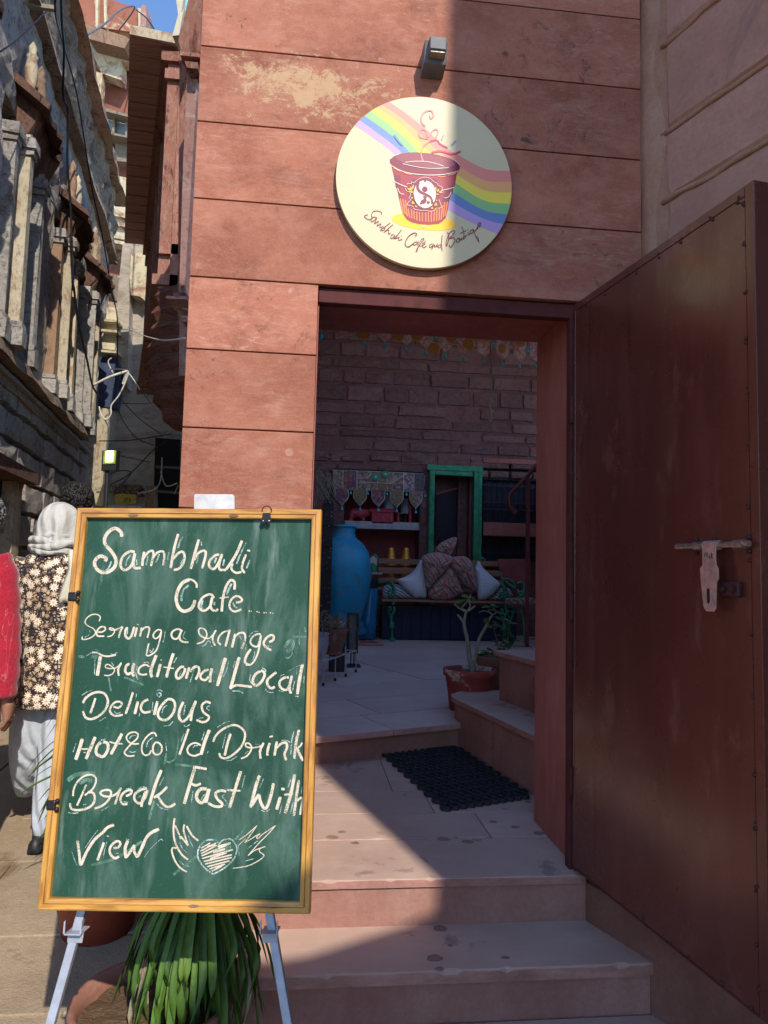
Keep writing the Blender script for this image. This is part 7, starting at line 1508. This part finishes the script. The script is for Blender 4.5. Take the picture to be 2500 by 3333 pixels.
# woman with a pale scarf, seen from behind
W0 = atD(172, 2700, 3.42); W0.z = zg(W0.y) + .015; k_ = 3.42 / 2310
def wx(u, v, dy=0):
    p_ = onY(u, v, W0.y + dy); return (p_.x - W0.x, dy, p_.z - W0.z)
wm = figure('person', W0, 'woman walking away in a pale grey headscarf and navy floral tunic left of the chalkboard')
hcz = wx(190, 1700)
PW = dict(pelvis=(.0, 0, .90), waist=(.0, 0, 1.05), chest=(.0, 0, 1.26), neck=(.02, .01, 1.42), head=(hcz[0], .02, hcz[2] - .02), crown=(hcz[0], .02, hcz[2] + .06), hipL=(-.085, 0, .86), kneeL=(-.10, .05, .48), ankleL=(wx(88, 2600)[0], .22, .10), toeL=(wx(88, 2600)[0], .34, .03), hipR=(.085, 0, .86), kneeR=(.05, -.02, .47), ankleR=(wx(142, 2730)[0], -.06, .09), toeR=(wx(142, 2730)[0] + .01, .08, .03),
          shoL=(-.15, 0, 1.36), elbL=(-.19, -.02, 1.08), wriL=(-.17, .08, .86), palmL=(-.165, .11, .79), shoR=(.16, 0, 1.36), elbR=(.21, -.02, 1.08), wriR=(.20, .08, .86), palmR=(.20, .11, .79))
body(wm, W0, PW); headface(wm, W0 + Vector(PW['head']) + Vector((0, 0, .01)))
def WL(v, u): return wx(u, v)
rs = []
for (v, ul, ur, ry, fo) in ((1782, 150, 230, .05, 0), (1796, 105, 262, .075, .0), (1822, 72, 285, .10, .01), (1870, 58, 296, .115, .012), (1950, 52, 300, .12, .02), (2050, 56, 296, .118, .03), (2140, 50, 300, .13, .03), (2220, 42, 312, .15, .04), (2292, 36, 322, .165, .055), (2294, 46, 312, .155, .05)):
    a, b_ = wx(ul, v), wx(ur, v); rs.append(ringE(W0 + Vector(((a[0] + b_[0]) / 2, 0, a[2])), (b_[0] - a[0]) / 2, ry, 40, 0, fo, 7, v * .004))
loft(wm, 'floral_tunic', M_floral, rs)
for s_, pts, rr in (('L', [(88, 1830), (56, 1900), (44, 2000), (40, 2080), (48, 2170), (52, 2235)], (.062, .064, .058, .055, .053, .056)), ('R', [(262, 1830), (292, 1900), (308, 2000), (312, 2080), (306, 2170), (304, 2235)], (.062, .064, .058, .055, .053, .056))):
    q = [W0 + Vector(wx(u, v, -.02 + i * .016)) for i, (u, v) in enumerate(pts)]; q, r2 = sm([tuple(p_) for p_ in q], list(rr), 4)
    m = MB(); m.tube(q, [r_ * (1 + .06 * math.sin(i * 1.9)) for i, r_ in enumerate(r2)], 14); m.build('sleeve', M_floral, wm, smooth=True)
# baggy trousers
for s_, rows in (('L', [(2270, 40, 180, .0), (2360, 34, 170, .01), (2450, 30, 158, .04), (2520, 34, 140, .09), (2570, 48, 122, .16), (2594, 56, 112, .20)]), ('R', [(2270, 130, 280, .0), (2400, 128, 240, -.01), (2520, 116, 205, -.03), (2640, 102, 180, -.05), (2735, 100, 168, -.06)])):
    rs = []
    for j, (v, ul, ur, dy) in enumerate(rows):
        a, b_ = wx(ul, v, dy), wx(ur, v, dy); hw_ = (b_[0] - a[0]) / 2; rs.append(ringE(W0 + Vector(((a[0] + b_[0]) / 2, dy, a[2])), hw_, hw_ * (.95 if j > 1 else .8), 30, 0, .05, 6, j * .7))
    loft(wm, 'trouser_leg', M_pants, rs)
for (k, p_) in (('L', 'ankleL'), ('R', 'ankleR')):
    a = W0 + Vector(PW[p_]); a.z = zg(a.y) + .015; shoe(wm, a, (.05, 1))
# headscarf: cap over the head and rolled drape round the neck
HC = W0 + Vector(PW['head']); rs = []
vt = [(1632, .012), (1636, .035), (1648, .062), (1668, .084), (1695, .096), (1725, .101), (1750, .100), (1768, .094), (1780, .082), (1790, .07)]
for j, (v, r_) in enumerate(vt):
    z_ = wx(190, v)[2]; rs.append([W0 + Vector((hcz[0] + (r_ * 1.03 + (.003 + .0012 * j) * math.sin(5 * a + j * .35) * (j > 1)) * math.cos(a), .02 + (r_ * 1.12 + (.011 * math.sin(6 * a + j * .5) if j > 2 else 0)) * math.sin(a) - (.02 if j > 6 else 0), z_)) for a in [2 * math.pi * k / 36 for k in range(36)]])
loft(wm, 'headscarf', M_scarf, rs)
for j, (v, r_, th, ph, tl) in enumerate(((1748, .090, .013, 0, .02), (1758, .100, .016, 1, -.03), (1768, .106, .015, 2.2, .015), (1777, .108, .017, 3, -.02), (1786, .104, .014, 4.1, .03), (1795, .098, .014, 5.3, -.01), (1803, .088, .012, 2, .02))):
    z_ = wx(190, v)[2]; q = [W0 + Vector((hcz[0] - .006 + (r_ + .006 * math.sin(3 * a + ph)) * math.cos(a), .0 + r_ * .93 * math.sin(a), z_ + tl * math.cos(a + ph) * .7 + .007 * math.sin(3 * a + ph))) for a in [2 * math.pi * k / 36 for k in range(37)]]
    m = MB(); m.tube(q, [th * (1 + .35 * math.sin(k * .5 + ph * 2)) for k in range(37)], 9); m.build('scarf_fold', M_scarf, wm, smooth=True)
# end of the shawl falling on her right shoulder
m = MB(); rs = []
for (v, u0, u1) in ((1790, 222, 275), (1850, 222, 275), (1900, 204, 270), (1945, 190, 250), (1962, 186, 236)):
    rs.append([W0 + Vector(wx(u0 + (u1 - u0) * k / 5, v, -.135 - .012 * math.sin(k * 1.7))) for k in range(6)])
m.rings(rs, False, False); o = m.build('shawl_end', M_dupatta, wm, smooth=True); sd2 = o.modifiers.new('s', 'SOLIDIFY'); sd2.thickness = .008

# curly haired person further down the lane
D2 = 4.9; Q0 = atD(252, 2500, D2); Q0.z = zg(Q0.y) + .015; k2 = D2 / 2310
tz = onY(252, 1573, Q0.y).z - Q0.z; hx = onY(252, 1620, Q0.y).x - Q0.x
cu = figure('person', Q0, 'person with short curly black hair further down the lane, mostly behind the board')
PC = dict(pelvis=(0, 0, .94), waist=(0, 0, 1.10), chest=(0, 0, tz - .38), neck=(hx * .6, 0, tz - .22), head=(hx, .01, tz - .12), crown=(hx, .01, tz - .05), hipL=(-.09, 0, .9), kneeL=(-.10, .03, .5), ankleL=(-.10, .1, .09), toeL=(-.1, .22, .03), hipR=(.09, 0, .9), kneeR=(.10, -.02, .5), ankleR=(.10, -.1, .09), toeR=(.1, .02, .03),
          shoL=(-.17, 0, tz - .30), elbL=(-.22, .0, 1.10), wriL=(-.21, .08, .88), palmL=(-.205, .11, .80), shoR=(.17, 0, tz - .30), elbR=(.22, 0, 1.10), wriR=(.21, .08, .88), palmR=(.205, .11, .80))
body(cu, Q0, PC); headface(cu, Q0 + Vector(PC['head']))
loft(cu, 'shirt', M_shirt, [ringE(Q0 + Vector((0, 0, z_)), rx, ry, 28, 0, fo, 6, z_) for z_, rx, ry, fo in ((tz - .25, .07, .06, 0), (tz - .28, .15, .09, 0), (tz - .34, .20, .115, .01), (1.2, .19, .12, .02), (1.0, .175, .125, .02), (.82, .19, .14, .03))])
for sx in (-1, 1):
    q = [Q0 + Vector(v_) for v_ in ((.17 * sx, 0, tz - .31), (.215 * sx, 0, 1.2), (.225 * sx, .01, 1.08), (.215 * sx, .06, .92))]; m = MB(); m.tube(cr(q, 4), [.058] * 5 + [.05] * 4 + [.045] * 4, 12); m.build('sleeve', M_shirt, cu, smooth=True)
    loft(cu, 'trouser_leg', M_black, [ringE(Q0 + Vector((x_ * sx, y_ * sx, z_)), r_, r_, 18, 0, .03, 5, z_) for x_, y_, z_, r_ in ((.085, 0, .92, .10), (.095, 0, .7, .085), (.10, -.02, .5, .07), (.10, -.09, .12, .062))])
    shoe(cu, Vector((Q0.x + .10 * sx, Q0.y - .09 * sx, zg(Q0.y) + .012)), (0, 1))
def curls(par, c_, r_, n, mat, seed, zmin=-.5, cr_=.016, name='hair'):
    random.seed(seed); m = MB(); m.sphere(c_, (r_ * .96, r_ * 1.0, r_ * .98), 20, 14)
    for i in range(n):
        u = random.uniform(zmin, 1); a = random.uniform(0, 6.28); s_ = math.sqrt(max(0, 1 - u * u)); p_ = c_ + Vector((r_ * s_ * math.cos(a), r_ * 1.03 * s_ * math.sin(a), r_ * 1.02 * u)); t1 = (p_ - c_).normalized(); t2 = t1.orthogonal().normalized(); t3 = t1.cross(t2); ph = random.uniform(0, 6.28)
        m.tube([p_ + t1 * .004 * k + (t2 * math.cos(ph + k * 1.1) + t3 * math.sin(ph + k * 1.1)) * cr_ * (.5 + .1 * k) for k in range(5)], [.0055, .0065, .006, .005, .002], 5)
    return m.build(name, mat, par, smooth=True)
curls(cu, Q0 + Vector((hx, -.005, tz - .105)), .098, 520, M_hair, 3, -.75)

# person in crimson at the very edge of the picture
D3 = 3.0; S0_ = atD(-178, 2600, D3); S0_.z = zg(S0_.y) + .015
def sx_(u, v, dy=0): p_ = onY(u, v, S0_.y + dy); return (p_.x - S0_.x, dy, p_.z - S0_.z)
mn = figure('person', S0_, 'grey haired person in a crimson kurta cut off by the left edge of the photo')
shz_ = sx_(0, 1800)[2]; hd_ = (sx_(-72, 1690)[0], .02, sx_(0, 1690)[2])
pw = sx_(38, 2270); pq = sx_(40, 2320)
PM = dict(pelvis=(0, 0, .93), waist=(0, 0, 1.08), chest=(0, 0, 1.27), neck=(.03, .01, 1.46), head=hd_, crown=(hd_[0], .02, hd_[2] + .07), hipL=(-.09, 0, .9), kneeL=(-.10, .05, .5), ankleL=(-.10, .14, .09), toeL=(-.1, .26, .03), hipR=(.09, 0, .9), kneeR=(.10, -.01, .5), ankleR=(.09, -.12, .09), toeR=(.09, .0, .03),
          shoL=(-.17, 0, shz_ - .04), elbL=(-.22, -.01, 1.10), wriL=(-.2, .08, .86), palmL=(-.20, .11, .78), shoR=(.17, 0, shz_ - .04), elbR=(sx_(38, 2060)[0] - .01, -.02, sx_(38, 2060)[2]), wriR=(pw[0] - .02, .0, pw[2]), palmR=(pq[0] - .022, .01, pq[2]))
body(mn, S0_, PM); headface(mn, S0_ + Vector(PM['head']))
curls(mn, S0_ + Vector((hd_[0], .0, hd_[2] + .02)), .092, 420, M_hairg, 5, -.6, .012)
loft(mn, 'kurta', M_crim, [ringE(S0_ + Vector((0, 0, z_)), rx, ry, 32, 0, fo, 7, z_ * 2) for z_, rx, ry, fo in ((1.47, .06, .055, 0), (shz_ + .005, .12, .085, 0), (shz_ - .04, .175, .11, .01), (1.2, .18, .125, .02), (1.0, .17, .13, .02), (.8, .19, .15, .035), (.55, .21, .17, .05))])
for sgn, pts in ((1, [(10, 1822, .070), (34, 1880, .068), (44, 1990, .062), (48, 2100, .060), (44, 2200, .058), (36, 2268, .055)]),):
    q = [S0_ + Vector(sx_(u - 29, v, -.01)) for u, v, r_ in pts]; q, r2 = sm([tuple(p_) for p_ in q], [p_[2] for p_ in pts], 4); m = MB(); m.tube(q, [r_ * (1 + .07 * math.sin(i * 2.1)) for i, r_ in enumerate(r2)], 14); m.build('sleeve', M_crim, mn, smooth=True)
q = [S0_ + Vector(v_) for v_ in ((-.15, 0, shz_ - .05), (-.21, 0, 1.2), (-.22, .01, 1.05), (-.205, .06, .88))]; m = MB(); m.tube(cr(q, 4), [.062] * 13, 12); m.build('sleeve', M_crim, mn, smooth=True)
for s_ in (-1, 1):
    loft(mn, 'trouser_leg', M_dupatta, [ringE(S0_ + Vector((x_ * s_, -y_ * s_, z_)), r_, r_, 18, 0, .04, 5, z_) for x_, y_, z_, r_ in ((.085, 0, .92, .11), (.095, 0, .7, .09), (.10, .02, .5, .08), (.095, .11, .12, .065))])
    shoe(mn, Vector((S0_.x + .09 * s_, S0_.y - .12 * s_, zg(S0_.y) + .012)), (0, 1))
